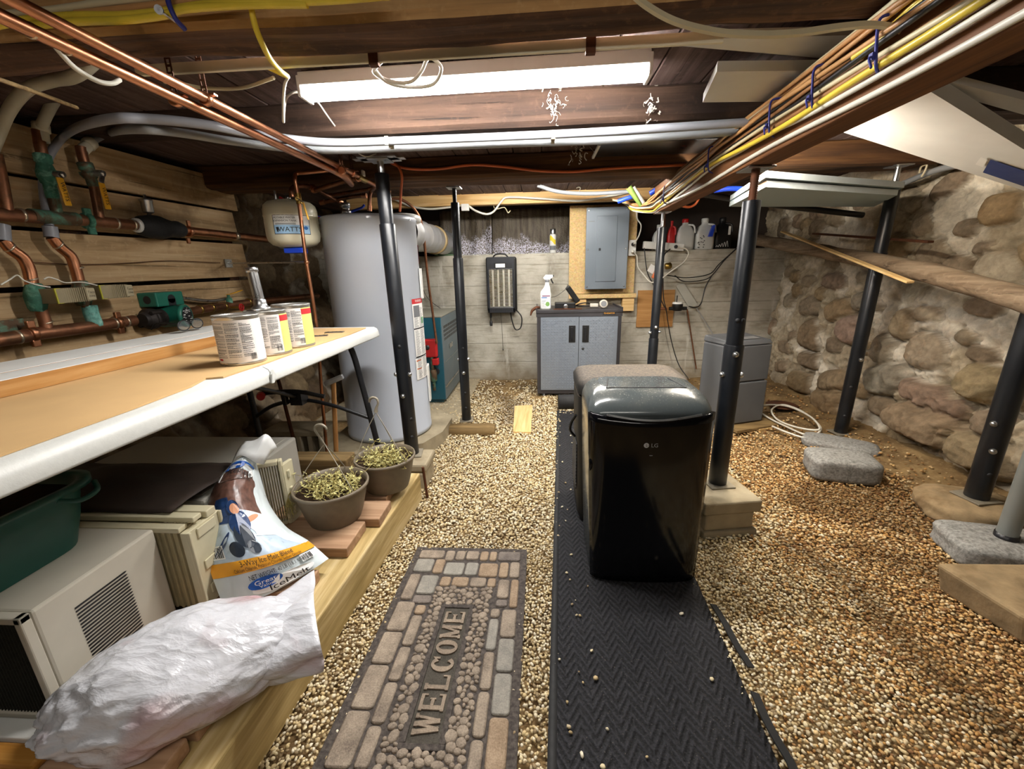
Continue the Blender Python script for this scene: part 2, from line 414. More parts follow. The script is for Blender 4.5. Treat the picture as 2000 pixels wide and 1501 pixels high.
# pea gravel: one uncountable mass of small stones
rs = np.random.RandomState(3)
def ico():
    p = (1 + 5 ** .5) / 2
    v = np.array([(-1,p,0),(1,p,0),(-1,-p,0),(1,-p,0),(0,-1,p),(0,1,p),(0,-1,-p),(0,1,-p),(p,0,-1),(p,0,1),(-p,0,-1),(-p,0,1)], float)
    f = [(0,11,5),(0,5,1),(0,1,7),(0,7,10),(0,10,11),(1,5,9),(5,11,4),(11,10,2),(10,7,6),(7,1,8),(3,9,4),(3,4,2),(3,2,6),(3,6,8),(3,8,9),(4,9,5),(2,4,11),(6,2,10),(8,6,7),(9,8,1)]
    return v / np.linalg.norm(v[0]), np.array(f)
IV, IF = ico()
def pebble_cloud(x, y, z, r):
    k = len(x); sc = np.stack([r * rs.uniform(.75, 1.45, k), r * rs.uniform(.7, 1.1, k), r * rs.uniform(.5, .85, k)], -1)
    V = IV[None] * sc[:, None, :] * rs.uniform(.82, 1.15, (k, 12, 1))
    a = rs.uniform(0, 6.283, k); b = rs.normal(0, .35, k); ca, sa, cb, sb = np.cos(a), np.sin(a), np.cos(b), np.sin(b)
    X = V[..., 0] * cb[:, None] + V[..., 2] * sb[:, None]; Z = -V[..., 0] * sb[:, None] + V[..., 2] * cb[:, None]
    V = np.stack([X * ca[:, None] - V[..., 1] * sa[:, None], X * sa[:, None] + V[..., 1] * ca[:, None], Z], -1)
    V += np.stack([x, y, z], -1)[:, None, :]
    return V.reshape(-1, 3), (IF[None] + 12 * np.arange(k)[:, None, None]).reshape(-1, 3)
pts = []
for (x0, x1, y0, y1, sp) in ((-.85, 1.0, .35, 1.5, .0098), (1.0, 2.1, .35, 1.5, .0105), (-.85, 2.1, 1.5, 2.6, .0125), (-1.0, 2.1, 2.6, 4.15, .0165)):
    yy, xx = np.mgrid[y0:y1:sp * .9, x0:x1:sp]
    q = np.stack([xx.ravel(), yy.ravel(), np.full(xx.size, sp)], -1); q[:, :2] += rs.uniform(-.45, .45, (len(q), 2)) * sp; pts.append(q)
q = np.concatenate(pts); x, y, sp = q.T
keep = np.ones(len(q), bool)
keep &= ~((x > .035 + (y - .62) * .0505) & (x < .515 + (y - .62) * .0505) & (y < 3.1))                               # under the black runner
keep &= ~((x > -.50) & (x < -.075) & (y < 1.42))                            # under the doormat
keep &= ~((x < -.665) & (y < 2.0))                                         # under the timber deck
dirtm = np.clip((x - 1.25) / .5, 0, 1) * np.clip((y - 1.9) / .5, 0, 1) + np.clip((x - 1.75) / .25, 0, 1) * np.clip((y - 1.1) / .4, 0, 1) + np.clip((y - 3.3) / .6, 0, 1) * .75
n1 = fbm(x * 3, y * 3, x * 0, 3)
keep &= rs.rand(len(q)) > np.clip(dirtm + (n1 - .5) * .8, 0, .93)
x, y, sp = x[keep], y[keep], sp[keep]
z = np.interp(x, [1.45, 2.25], [0, 1]) * np.interp(y, [1.2, 2.2], [0, 1]) * .075 + rs.uniform(-.004, .006, len(x)) + .004
V, F = pebble_cloud(x, y, z, sp * rs.uniform(.40, .66, len(x)))
pal_l = np.array([lin(c) for c in ('#dfd0aa', '#ccb88f', '#aa9670', '#e0d3b5', '#bbab8c', '#d3bd8f', '#938062', '#d6c9ab', '#e6dcc4', '#c2ac82')])
pal_r = np.array([lin(c) for c in ('#bb9057', '#a3794a', '#c9a56f', '#866241', '#d9bb8a', '#af8b5c', '#90704a', '#ccae80', '#d6c098', '#9a764c')])
mixr = np.clip((x - .68) / .5 + (fbm(x * 4, y * 4, x * 0 + 2, 3) - .5) * 1.4, 0, 1)
c = np.where((rs.rand(len(x)) < mixr)[:, None], pal_r[rs.randint(0, 10, len(x))], pal_l[rs.randint(0, 10, len(x))])
dark_amt = np.exp(-(seg_dist(x, y, [(1.02, 1.55), (1.12, 1.32), (1.1, 1.12), (1.12, .9), (1.16, .7)]) / .05) ** 2) * .55  # pebbles turn darker brown along these lines
dark_amt += np.exp(-(seg_dist(x, y, [(1.3, 1.5), (1.5, 1.35), (1.62, 1.2)]) / .10) ** 2) * .55
dark_amt += np.exp(-(seg_dist(x, y, [(-.3, 3.5), (-.22, 3.2), (-.2, 3.0)]) / .13) ** 2) * .6
dark_amt += np.clip((fbm(x * 2.2, y * 2.2, x * 0 + 8, 4) - .56) * 4, 0, .55) * np.clip((x - .6) / .4, .25, 1)
c = c * (1 - np.clip(dark_amt, 0, .8))[:, None] + np.array(lin('#4a3018')) * np.clip(dark_amt, 0, .8)[:, None]
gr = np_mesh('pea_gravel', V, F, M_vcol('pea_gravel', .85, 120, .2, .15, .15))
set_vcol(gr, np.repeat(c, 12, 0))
tag(gr, 'loose cream and tan pea gravel spread over the basement floor', 'gravel', kind='stuff')

# rubble stone walls -------------------------------------------------------
def stone_wall(name, Xf, y0, y1, z0, z1, step, stones, seed, mortar, palette, fill, side, low_dirt, rmin=.05, rmax=.11, white=.5):
    """height field over (y, z): field stones bedded in rough mortar; side=-1 bulges to -X, +1 to +X"""
    r = np.random.RandomState(seed)
    st = [list(s) for s in stones]; tries = 0
    while len(st) < len(stones) + fill and tries < fill * 40:
        tries += 1; yc, zc = r.uniform(y0, y1), r.uniform(z0, z1); a = r.uniform(rmin, rmax); b = a * r.uniform(.55, .95)
        if all(((yc - s[0]) / (s[2] + a * .9)) ** 2 + ((zc - s[1]) / (s[3] + b * .9)) ** 2 > .9 for s in st):
            st.append([yc, zc, a, b, r.uniform(-.4, .4), r.uniform(.02, .05), palette[r.randint(len(palette))]])
    ny, nz = int((y1 - y0) / step), int((z1 - z0) / step)
    Y, Z = np.meshgrid(np.linspace(y0, y1, ny), np.linspace(z0, z1, nz))
    n = fbm(Y * 9, Z * 9, Y * 0 + seed, 5, .55); n2 = fbm(Y * 28, Z * 28, Y * 0 + seed, 3); n3 = fbm(Y * 3, Z * 3, Y * 0 + seed, 2)
    ridg = np.abs(fbm(Y * 14 + n * 3, Z * 22 + n * 3, Y * 0 + 4, 3) - .5) * 2
    n4 = fbm(Y * 70, Z * 70, Y * 0 + seed, 2)
    H = (n - .5) * .11 + (n2 - .5) * .034 + (n4 - .5) * .012 - ridg * .016
    C = np.array(lin(mortar))[None, None] * (.60 + .6 * n + .5 * (n2 - .5) + .3 * (n4 - .5))[..., None] * np.ones(Y.shape + (1,))
    wm = np.clip((fbm(Y * 4 + 7, Z * 4, Y * 0 + seed, 4) - .47) * 7, 0, 1)[..., None] * white * (.55 + .9 * (n2[..., None] - .2)); C = C * (1 - wm) + np.array(lin('#ece4d2')) * wm
    for (yc, zc, a, b, rot, pr_, colr) in st:
        dy, dz = Y - yc, Z - zc; u = (dy * math.cos(rot) + dz * math.sin(rot)) / a; v = (-dy * math.sin(rot) + dz * math.cos(rot)) / b
        d = (np.abs(u) ** 3 + np.abs(v) ** 3) ** (1 / 3) + (n - .5) * .75 + (n2 - .5) * .26
        dome = pr_ * .8 * np.clip((1 - d) * 2.6, 0, 1) ** .55 + (n2 - .5) * .022 + (n - .5) * .05 + (n4 - .5) * .010 - ridg * .010
        w_ = np.clip((1.0 - d) / .10, 0, 1); g = np.exp(-((d - 1.05) / .06) ** 2) * .018
        H = H * (1 - w_) + dome * w_ - g
        cc = (np.array(lin(colr)) * (1 - .2 * (white > .6)) + np.array(lin('#b8ab97')) * .2 * (white > .6)) * (.55 + .6 * n3[..., None] + .6 * (n2[..., None] - .4) + .35 * (n4[..., None] - .4)); C = C * (1 - .45 * np.exp(-((d - 1.06) / .07) ** 2))[..., None] + np.array(lin('#55452f')) * (.45 * np.exp(-((d - 1.06) / .07) ** 2))[..., None]  # crevice shade around each stone is baked into the wall colour
        C = C * (1 - w_[..., None]) + cc * w_[..., None]
    ld = np.clip((low_dirt - Z) / .35 + (n - .5) * .8, 0, 1)[..., None] * .7
    C = C * (1 - ld) + np.array(lin('#6b5131')) * (.7 + .6 * n[..., None]) * ld
    X = Xf(Y, Z) + side * H
    ob = np_mesh(name, np.stack([X, Y, Z], -1).reshape(-1, 3), grid_faces(nz, ny) if side > 0 else grid_faces(nz, ny)[:, ::-1], M_vcol(name + '_rubble', .92, 45, .3, .5, .15, .01))
    set_vcol(ob, np.clip(C.reshape(-1, 3), 0, 1)); return ob

def st4(L, R, T, B, rot, prot, colr):
    return (((L[1] + R[1]) / 2), (T[2] + B[2]) / 2, abs(R[1] - L[1]) / 2, abs(T[2] - B[2]) / 2, rot, prot, colr)
RS = [
    st4((2.120, 2.834, 0.345), (2.120, 2.535, 0.439), (2.120, 2.699, 0.495), (2.120, 2.693, 0.288), -.35, .10, '#8d8778'),
    st4((2.100, 2.253, 0.485), (2.100, 2.026, 0.538), (2.100, 2.164, 0.616), (2.100, 2.101, 0.416), .2, .12, '#94835f'),
    st4((2.100, 2.580, 0.306), (2.100, 2.145, 0.402), (2.100, 2.403, 0.438), (2.100, 2.332, 0.300), .12, .10, '#876d5b'),
    st4((2.080, 2.595, 0.087), (2.080, 2.070, 0.306), (2.080, 2.327, 0.311), (2.080, 2.258, 0.119), .05, .16, '#8b7458'),
    st4((2.100, 2.111, 0.317), (2.100, 1.953, 0.365), (2.100, 2.054, 0.419), (2.100, 2.012, 0.268), 0, .10, '#7d6c58'),
    st4((2.150, 2.604, 0.577), (2.150, 2.342, 0.629), (2.150, 2.496, 0.708), (2.150, 2.438, 0.497), .2, .06, '#9d8d76'),
    st4((2.150, 2.853, 0.561), (2.150, 2.685, 0.593), (2.150, 2.796, 0.668), (2.150, 2.742, 0.472), .2, .07, '#8b7f6c'),
    st4((2.150, 2.745, 0.737), (2.150, 2.605, 0.755), (2.150, 2.703, 0.842), (2.150, 2.649, 0.644), 0, .07, '#8a775a'),
    st4((2.150, 3.258, 0.621), (2.150, 2.956, 0.665), (2.150, 3.129, 0.735), (2.150, 3.078, 0.548), .1, .06, '#94796a'),
    st4((2.150, 3.426, 0.753), (2.150, 3.147, 0.780), (2.150, 3.285, 0.846), (2.150, 3.243, 0.692), -.3, .06, '#8b7350'),
    st4((2.180, 3.561, 0.970), (2.180, 3.257, 0.979), (2.180, 3.418, 1.035), (2.180, 3.383, 0.907), 0, .05, '#84705f'),
    st4((2.130, 3.680, 0.521), (2.130, 3.393, 0.566), (2.130, 3.559, 0.662), (2.130, 3.493, 0.419), 0, .08, '#776145'),
    st4((2.100, 3.286, 0.098), (2.100, 2.918, 0.182), (2.100, 3.146, 0.249), (2.100, 3.075, -0.010), .1, .12, '#7e6747'),
    st4((2.120, 3.292, 0.259), (2.120, 2.933, 0.315), (2.120, 3.134, 0.343), (2.120, 3.088, 0.175), -.3, .08, '#7b6648'),
    st4((2.160, 3.149, 0.848), (2.160, 2.907, 0.866), (2.160, 3.051, 0.924), (2.160, 3.012, 0.783), 0, .06, '#8d8371'),
    st4((2.100, 2.064, 0.666), (2.100, 1.924, 0.689), (2.100, 2.018, 0.745), (2.100, 1.982, 0.616), .1, .08, '#97876f'),
    st4((2.160, 2.633, 0.809), (2.160, 2.466, 0.827), (2.160, 2.562, 0.869), (2.160, 2.533, 0.761), 0, .04, '#9a8b74'),
    st4((2.150, 2.365, 0.872), (2.150, 2.157, 0.876), (2.150, 2.274, 0.929), (2.150, 2.246, 0.829), .1, .05, '#8a7660'),
    st4((2.220, 2.402, 1.168), (2.220, 2.304, 1.164), (2.220, 2.365, 1.201), (2.220, 2.344, 1.126), 0, .04, '#7a6a58'),
    st4((2.240, 2.530, 1.273), (2.240, 2.418, 1.263), (2.240, 2.486, 1.315), (2.240, 2.461, 1.224), 0, .05, '#857662'),
    st4((2.140, 2.346, 0.718), (2.140, 2.238, 0.735), (2.140, 2.306, 0.772), (2.140, 2.279, 0.675), .4, .04, '#8f8068'),
    st4((2.050, 2.170, 0.135), (2.050, 1.895, 0.261), (2.050, 2.048, 0.279), (2.050, 1.996, 0.091), .1, .14, '#857455'),
    st4((2.100, 2.747, 0.197), (2.100, 2.566, 0.258), (2.100, 2.677, 0.283), (2.100, 2.643, 0.160), 0, .07, '#75634c'),
    st4((2.120, 3.629, 0.317), (2.120, 3.350, 0.378), (2.120, 3.514, 0.407), (2.120, 3.479, 0.277), 0, .07, '#6f5c45'),
    st4((2.120, 3.702, 0.121), (2.120, 3.390, 0.183), (2.120, 3.580, 0.221), (2.120, 3.534, 0.053), 0, .08, '#74603f'),
    st4((2.080, 2.007, 0.494), (2.080, 1.916, 0.522), (2.080, 1.982, 0.561), (2.080, 1.949, 0.442), 0, .10, '#8e7a5c'),
    st4((2.280, 2.771, 1.585), (2.280, 2.504, 1.503), (2.280, 2.620, 1.580), (2.280, 2.616, 1.466), -.6, .04, '#7d6a56'),
    st4((2.260, 2.425, 1.388), (2.260, 2.257, 1.331), (2.260, 2.361, 1.418), (2.260, 2.319, 1.269), 0, .06, '#9b7f57'),
    st4((2.240, 2.826, 1.344), (2.240, 2.646, 1.299), (2.240, 2.751, 1.387), (2.240, 2.715, 1.255), -.3, .03, '#8f7f68'),
]
wr = stone_wall('wall_right', lambda Y, Z: 2.20 + .06 * Z + .03 * np.sin(Y * 1.7), -1.4, 4.76, -.12, 1.80, .0095, RS, 11, '#b5a78e',
                ['#8a7a64', '#9a8a72', '#7a6852', '#8f7a58', '#a09580', '#856f5a'], 170, -1, .22, .06, .13, .85)
struct(wr, 'rubble field-stone wall bedded in pale crumbling mortar beside the leaning log', 'wall')
wl = stone_wall('wall_left', lambda Y, Z: -1.78 - .42 * np.clip(Z, 0, 1.0) - .04 * np.clip(Z - 1, 0, 1), -1.4, 4.76, -.12, 1.80, .0145, [], 23, '#6b5b47',
                ['#7a6850', '#6c5a44', '#857358', '#5f5040', '#8d7c64'], 210, 1, .25, .07, .15)
struct(wl, 'dark rubble stone wall behind the planks and the table', 'wall')

# poured concrete back wall and the ledge on top of it
t = NT('board_formed_concrete'); v = t.coords(); xyz = t.new('ShaderNodeSeparateXYZ'); t.link(v, xyz.inputs[0])
n = t.noise(v, 4, 8, .62, .3); n2 = t.noise(t.coords((3, 3, 30)), 1.5, 5, .6)
col = t.ramp(n, [(.28, '#8b8577'), (.5, '#b8b3a5'), (.72, '#cdc9bd')])
col = t.mix(t.math('MULTIPLY', t.ramp(n2, [(.52, (0,0,0)), (.66, (1,1,1))]), .45), col, '#857a63')
zf = t.math('FRACT', t.math('ADD', t.math('MULTIPLY', xyz.outputs[2], 5.2), t.math('MULTIPLY', n, .06)))
ln = t.ramp(zf, [(.0, (1,1,1)), (.03, (0,0,0)), (.97, (0,0,0)), (1.0, (1,1,1))])
col = t.mix(t.math('MULTIPLY', ln, .45), col, '#5f5747')
stn = t.noise(t.coords((6, 6, 1.2)), 1.2, 5, .7); col = t.mix(t.ramp(stn, [(.6, (0,0,0)), (.72, (1,1,1))]), col, '#cfccc2')
low = t.ramp(t.math('ADD', xyz.outputs[2], t.math('MULTIPLY', n, .2)), [(.08, (1,1,1)), (.30, (0,0,0))]); col = t.mix(t.math('MULTIPLY', low, .6), col, '#7c6743')
t.bump(t.math('SUBTRACT', t.noise(v, 18, 8, .7), ln), .35, .012); m_conc = t.set(col, .85, 0, .25)
b = MB(); b.box((-2.4, 4.2, -.1), (2.4, 4.5, 1.25)); wb = b.build('wall_back', m_conc, None, .012)
struct(wb, 'grey board-formed concrete wall with a ledge on top behind the cabinet', 'wall')
b = MB(); b.box((-2.4, 4.66, 1.2), (2.4, 4.72, 1.85)); o = b.build('wall_upper', M_plain('dark_back_boards', '#3a3029', .9, 0, .3, 6, .3))
struct(o, 'dark recessed wall above the concrete ledge', 'wall')
b = MB(); b.box((-2.4, -1.45, -.1), (2.6, -1.35, 1.85)); o = b.build('wall_front', M_plain('entry_wall', '#4c453a', .9, 0, .3, 5, .3)); struct(o, 'rough wall behind the viewer', 'wall')
# slab the boiler stands on
b = MB(); b.box((-1.75, 2.95, -.02), (-.62, 4.2, .012)); o = b.build('concrete_slab', m_conc_blk, None, .01); struct(o, 'thin worn concrete slab under the teal boiler', 'slab')
# ceiling boards run away from the viewer
b = MB(); r = random.Random(5); x = -2.7
while x < 2.8:
    wd = r.uniform(.14, .22); b.box((x, -1.45, 1.742 + r.uniform(0, .004)), (x + wd - .005, 4.75, 1.775)); x += wd
b.box((-2.7, -1.45, 1.777), (2.8, 4.75, 1.80))
o = b.build('ceiling', W_board, None, .003, 1); struct(o, 'dark old floorboards forming the low ceiling', 'ceiling')

def hewn_beam(name, label, x0, x1, y0, y1, z0, z1, mat, rough=.012, seed=1, yaw=0.0, taper=0.0, front=None):
    """timber with a hand-hewn uneven surface, running along X"""
    nl = max(8, int((x1 - x0) / .05)); ring = []
    for k in range(4):
        a, b_ = [((y0,z0),(y1,z0)), ((y1,z0),(y1,z1)), ((y1,z1),(y0,z1)), ((y0,z1),(y0,z0))][k]
        for i in range(6): ring.append((a[0] + (b_[0]-a[0]) * i / 6, a[1] + (b_[1]-a[1]) * i / 6))
    ring = np.array(ring); cy, cz = (y0+y1)/2, (z0+z1)/2; X = np.linspace(x0, x1, nl); vs = np.zeros((nl, 24, 3))
    for i, xx in enumerate(X):
        k = 1 - 0.10 * np.array([1 if j % 6 == 0 else 0 for j in range(24)])
        oy = (ring[:,0] - cy) * k; oz = (ring[:,1] - cz) * k
        nn = fbm(np.full(24, xx * 2.2), oy * 9 + seed, oz * 9 + seed * 3, 3) - .5; s = rough * 4 * nn
        L = np.hypot(oy, oz); vs[i, :, 0] = xx; vs[i, :, 1] = cy + oy * (1 + s / L) + yaw * (xx - (x0 + x1) / 2) + .02 * (vnoise(xx * .9, seed, 0.) - .5); lift = taper * np.clip((-1.15 - xx) / .45, 0, 1); vs[i, :, 2] = np.minimum(cz + oz * (1 + s / L) + lift * np.clip((z1 - ring[:, 1]) / (z1 - z0), 0, 1), z1)
    b = MB(); f = [[i*24+j, i*24+(j+1) % 24, (i+1)*24+(j+1) % 24, (i+1)*24+j] for i in range(nl-1) for j in range(24)]
    b.add(vs.reshape(-1, 3), f, 0, False)
    if front: b.m = [1 if (i % 24) >= 18 else 0 for i in range(len(f))]
    b.add(vs[0], [list(range(24))[::-1]]); b.add(vs[-1], [list(range(24))])
    return struct(b.build(name, [mat, front] if front else mat, None, 0), label, 'beam')
hewn_beam('ceiling_beam', 'knotty hand-hewn ceiling beam nearest the viewer, in front of the strip light', -2.6, 2.4, 1.045, 1.19, 1.635, 1.76, W_old, .014, 2, 0.0, 0.0, W_lit_front)
hewn_beam('ceiling_beam', 'dark ceiling beam carrying two grey pipes just behind the strip light', -2.6, 2.3, 1.76, 2.03, 1.622, 1.76, W_dark, .010, 9, 0.0, .085)
hewn_beam('ceiling_beam', 'ceiling beam with the thin orange tube stapled along it', -2.3, 2.15, 2.60, 2.87, 1.618, 1.76, M_wood('mid_brown_timber', '#2e2019', '#543923', '#7a5633', 0, .8, .75, .5, True), .008, 5)
b = MB(); b.box((-1.7, 3.88, 1.655), (1.35, 3.96, 1.752)); b.box((-1.7, 3.965, 1.66), (1.35, 4.0, 1.752))
struct(b.build('ceiling_beam', W_new, None, .004), 'pale new pine beam above the concrete wall', 'beam')
b = MB(); b.hexa([(.705,.2,1.455),(.80,.2,1.455),(.80+.085,3.15,1.455),(.79,3.15,1.455),(.705,.2,1.63),(.80,.2,1.63),(.885,3.15,1.63),(.79,3.15,1.63)])
struct(b.build('ceiling_beam', W_girder, None, .005), 'brown girder running away from the viewer with cables strapped along it', 'beam')
# planks nailed over the left wall
rows = [(1.512, 1.695), (1.318, 1.498), (1.092, 1.302), (.80, 1.072)]; ends = [2.86, 2.82, 2.86, 2.93]
for k, ((za, zb), ye) in enumerate(zip(rows, ends)):
    lb = ['topmost wide plank on the left wall, behind the yellow valve handles', 'second wall plank from the top, behind the upper copper main', 'third wall plank from the top, behind the two zone valves', 'lowest wall plank, behind the green pump']
    b = MB(); q = [(-2.0 - .03, .3, za - .012), (-2.0, .3, za - .012), (-2.0, ye, za + .012), (-2.03, ye, za + .012), (-2.03, .3, zb - .012), (-2.0, .3, zb - .012), (-2.0, ye - .02, zb + .012), (-2.03, ye - .02, zb + .012)]
    b.hexa(q); o = b.build('wall_plank', W_plank, None, .003); tag(o, lb[k], 'plank', 'planks on the left wall')
b = MB()
for yy in (.9, 1.75, 2.7): b.box((-2.13, yy, .78), (-2.031, yy + .09, 1.70))
o = b.build('trim_1', W_old, None, .003); struct(o, 'dark furring strips behind the wall planks', 'trim')

# ================================================================== LEFT SIDE: DECK, TABLE AND WHAT IS UNDER IT
b = MB(); b.hexa([(-.822,.30,0),(-.682,.30,0),(-.595,1.84,0),(-.735,1.84,0),(-.822,.30,.150),(-.682,.30,.150),(-.595,1.84,.150),(-.735,1.84,.150)])
o = b.build('timber_beam', W_pt, None, .006); tag(o, 'greenish treated timber edging the low deck beside the gravel', 'timber')
# two sleepers and soil behind carry the boards
b = MB(); b.box((-1.70,.28,.0),(-1.56,2.0,.150)); o = b.build('timber_sleeper', W_block, None, .006); tag(o, 'weathered back sleeper under the far ends of the deck boards', 'timber')
boards = [(.30,.44,-.745,'deck board nearest the viewer under the white plastic bag'), (.455,.595,-.74,'second deck board under the white plastic bag'), (.61,.75,-.735,'third deck board under the white plastic bag'), (.765,.905,-.73,'deck board under the grille air conditioner and bag end'),
          (.995,1.10,-.72,'short deck board end showing under the ice melt bag'), (1.205,1.37,-.676,'deck board under the front flower pot'), (1.385,1.52,-.628,'deck board between the two flower pots'), (1.54,1.68,-.655,'deck board under the rear flower pot')]
for y0, y1, xr, lb in boards:
    b = MB(); b.box((-1.72, y0, .151), (xr, y1, .189)); o = b.build('deck_board', W_deck, None, .004); tag(o, lb, 'board', 'boards of the low deck')
b = MB(); b.box((-1.72, 1.80, .151), (-.945, 1.90, .235)); o = b.build('timber_crosspiece', W_block, None, .006); tag(o, 'thick dark crosspiece lying on the deck behind the flower pots', 'timber')
b = MB(); b.cyl((-.575,1.86,.0),(-.582,1.85,.175),.007,n=8); o = b.build('rebar_stake', m_rust); tag(o, 'rusty rebar stake driven at the end of the treated timber', 'stake')

# ---- folding table
TZ = .84
t = thing('folding_table', 'long white plastic folding table covered with flattened cardboard', 'table', (-1.22, 1.2, 0))
def slab(y0, y1):
    b = MB(); x0, x1 = -1.60, -.842
    prof = [(x0, TZ-.05), (x0-.004, TZ-.03), (x0, TZ-.012), (x0+.014, TZ), (x1-.022, TZ), (x1-.006, TZ-.009), (x1, TZ-.022), (x1+.004, TZ-.046), (x1-.003, TZ-.052), (x1-.030, TZ-.046), (x1-.036, TZ-.03), (x0+.036, TZ-.03), (x0+.03, TZ-.05)]
    b.prism([(x, y0, z) for x, z in prof], (0, y1-y0, 0), 0, True); return b
h1 = slab(.30, 1.213).build('tabletop', m_tabletop, t, .003)
h2 = slab(1.217, 2.125)
h2.prism([(-1.585,2.125,TZ-.05),(-.858,2.125,TZ-.05),(-.858,2.125,TZ-.014),(-1.585,2.125,TZ-.014)], (0,.014,0))
h2 = h2.build('tabletop', m_tabletop, t, .003)
b = MB(); b.prism([(-.838,1.200,TZ-.05),(-.836,1.204,TZ-.022),(-.842,1.222,TZ-.010),(-.846,1.235,TZ-.012),(-.838,1.228,TZ-.03),(-.838,1.212,TZ-.05)], (.006,0,0)); b.build('cracked_lip', m_tabletop, t, .001)
def leg_frame(y):
    lf = MB(); lf.tube([(-1.50,y-.02,TZ-.05),(-1.482,y,.55),(-1.47,y,.152)], .0145, 10); lf.build('leg', m_black, t)
    lf = MB(); lf.tube([(-.935,y-.02,TZ-.05),(-.905,y,.70),(-.828,y,.152)], .0145, 10); lf.build('leg', m_black, t)
    c = MB(); c.tube([(-1.48,y,.40),(-1.36,y-.01,.47),(-1.2,y-.015,.50),(-1.05,y-.01,.47),(-.872,y,.40)], .010, 8); c.build('cross_bar', m_black, t)
leg_frame(1.95); leg_frame(.34)
b = MB(); b.tube([(-1.2,1.93,.51),(-1.2,1.7,.62),(-1.2,1.3,TZ-.045)], .009, 8); b.box((-1.23,1.88,.49),(-1.17,1.94,.55)); b.build('folding_brace', m_black, t)
for xr, ya, yb in ((-1.55,1.25,2.0),(-.90,1.25,2.0),(-.90,.40,1.18)):
    b = MB(); b.tube([(xr,ya,TZ-.042),(xr,yb,TZ-.042)], .010, 8); b.build('rail', m_black, t)
# flattened cardboard
m_card = M_plain('cardboard', '#c2a071', .85, 0, .07, 5, 0, .2, ('#b08c5c', 2.2, .56))
cp = [(-1.585,.31),(-.895,.31),(-.880,.55),(-.885,.80),(-.900,.98),(-.925,1.06),(-.885,1.075),(-.878,1.25),(-.882,1.55),(-.868,1.85),(-.880,2.06),(-1.585,2.07)]
b = MB(); b.prism([(x,y,TZ+.0008) for x,y in cp], (0,0,.0045)); o = b.build('cardboard_sheet', m_card); tag(o, 'flattened brown cardboard laid over the white folding table', 'cardboard')
m_cedge = M_wood('raw_board_edge', '#8a5d2c', '#a97a42', '#bd935c', 1, 1.0, .7, .1, False)
# white painted boards stacked on the table, raw edge to the front
for (x0, x1, y1, zt, lb) in ((-1.395,-1.292,2.02,.040,'white painted board with a raw brown edge lying on the cardboard'), (-1.580,-1.399,2.06,.0405,'wider white painted board lying at the back of the table')):
    t2 = thing('white_board', lb, 'board', ((x0+x1)/2, 1.2, TZ+.006), 0, 'white boards on the table')
    b = MB(); b.box((x0,.32,TZ+.0062),(x1-.003,y1,TZ+.006+zt)); b.build('painted_board', m_white, t2, .002)
    b = MB(); b.box((x1-.003,.32,TZ+.0064),(x1,y1,TZ+.006+zt-.001)); b.build('raw_edge', m_cedge, t2)

# ---- paint cans with printed labels
m_can = M_plain('can_metal', '#c9c6bf', .3, .9, .12, 20)
m_lime = M_plain('lime_label', '#cfcb78', .55, 0, .04, 20)
m_pinkw = M_plain('offwhite_label', '#e8e2dc', .55, 0, .03, 20)
def paint_can(c, r, h, label, a0, lime, seed, band=False):
    t = thing('paint_can', label, 'can', (c[0], c[1], c[2]), 0, 'paint cans on the table'); rr = random.Random(seed); z0 = c[2]
    b = MB(); b.lathe([(r*.97,0),(r*1.015,.002),(r*1.015,.006),(r,.008),(r,h-.009),(r*1.02,h-.007),(r*1.02,h)], c, n=40); b.build('body', m_can, t)
    l = MB(); l.lathe([(r*1.018,h-.001),(r*1.03,h+.002),(r*.98,h+.004),(r*.93,h+.001),(r*.88,h-.004),(r*.82,h-.002),(0.001,h-.002)], c, n=40); l.build('lid', m_can, t)
    def cyl(u, z, dr=.0006): return (c[0] + (r+dr) * math.cos(u), c[1] + (r+dr) * math.sin(u), z0 + z)
    p = MB(); A = np.linspace(a0-2.2, a0+2.2, 60)
    p.grid([[cyl(a, z, .0004) for a in A] for z in (.009, h-.010)], 0)
    def patch(ua, ub, za, zb, m, dr=.0008):
        k = max(2, int(abs(ub-ua)/.08)+1); p.grid([[cyl(u, z, dr) for u in np.linspace(ua, ub, k)] for z in (za, zb)], m)
    if lime: patch(a0+lime[0], a0+lime[1], .009, h-.010, 4)
    if band: patch(a0+lime[0], a0+lime[1], h-.034, h-.014, 3, .0012)
    for (ua, ub) in ((-1.25,-.62),(-.56,.02),(.08,.60)):
        z = h-.02
        while z > .024:
            u = a0+ua; k = 2 if rr.random() < .8 else 1
            while u < a0+ub-.03:
                w_ = min(rr.uniform(.02,.09), a0+ub-u); patch(u, u+w_, z, z+.0017, k, .001); u += w_+.012
                if rr.random() < .06: break
            z -= rr.choice((.0034,.0034,.0034,.0058))
    for k in range(16):
        u = a0+.36+k*.017; patch(u, u+rr.choice((.004,.008,.011)), .016, .036, 1, .0014)
    patch(a0-1.2, a0-.95, .016, .022, 3, .0012)
    p.build('label', [m_pinkw, m_ink, m_inkg, m_inkr, m_lime], t)
    return t
CZ = TZ+.0055
paint_can((-.958,1.265,CZ), .064, .150, 'front paint can with a white text label and barcode on the cardboard', -.95, None, 1)
paint_can((-.955,1.408,CZ), .064, .150, 'paint can behind the front can, showing a strip of lime label', -1.05, (.72, 1.7), 2, True)
paint_can((-.952,1.560,CZ), .066, .158, 'farthest paint can with lime and white label and a red band', -1.15, (.62, 1.8), 3, True)
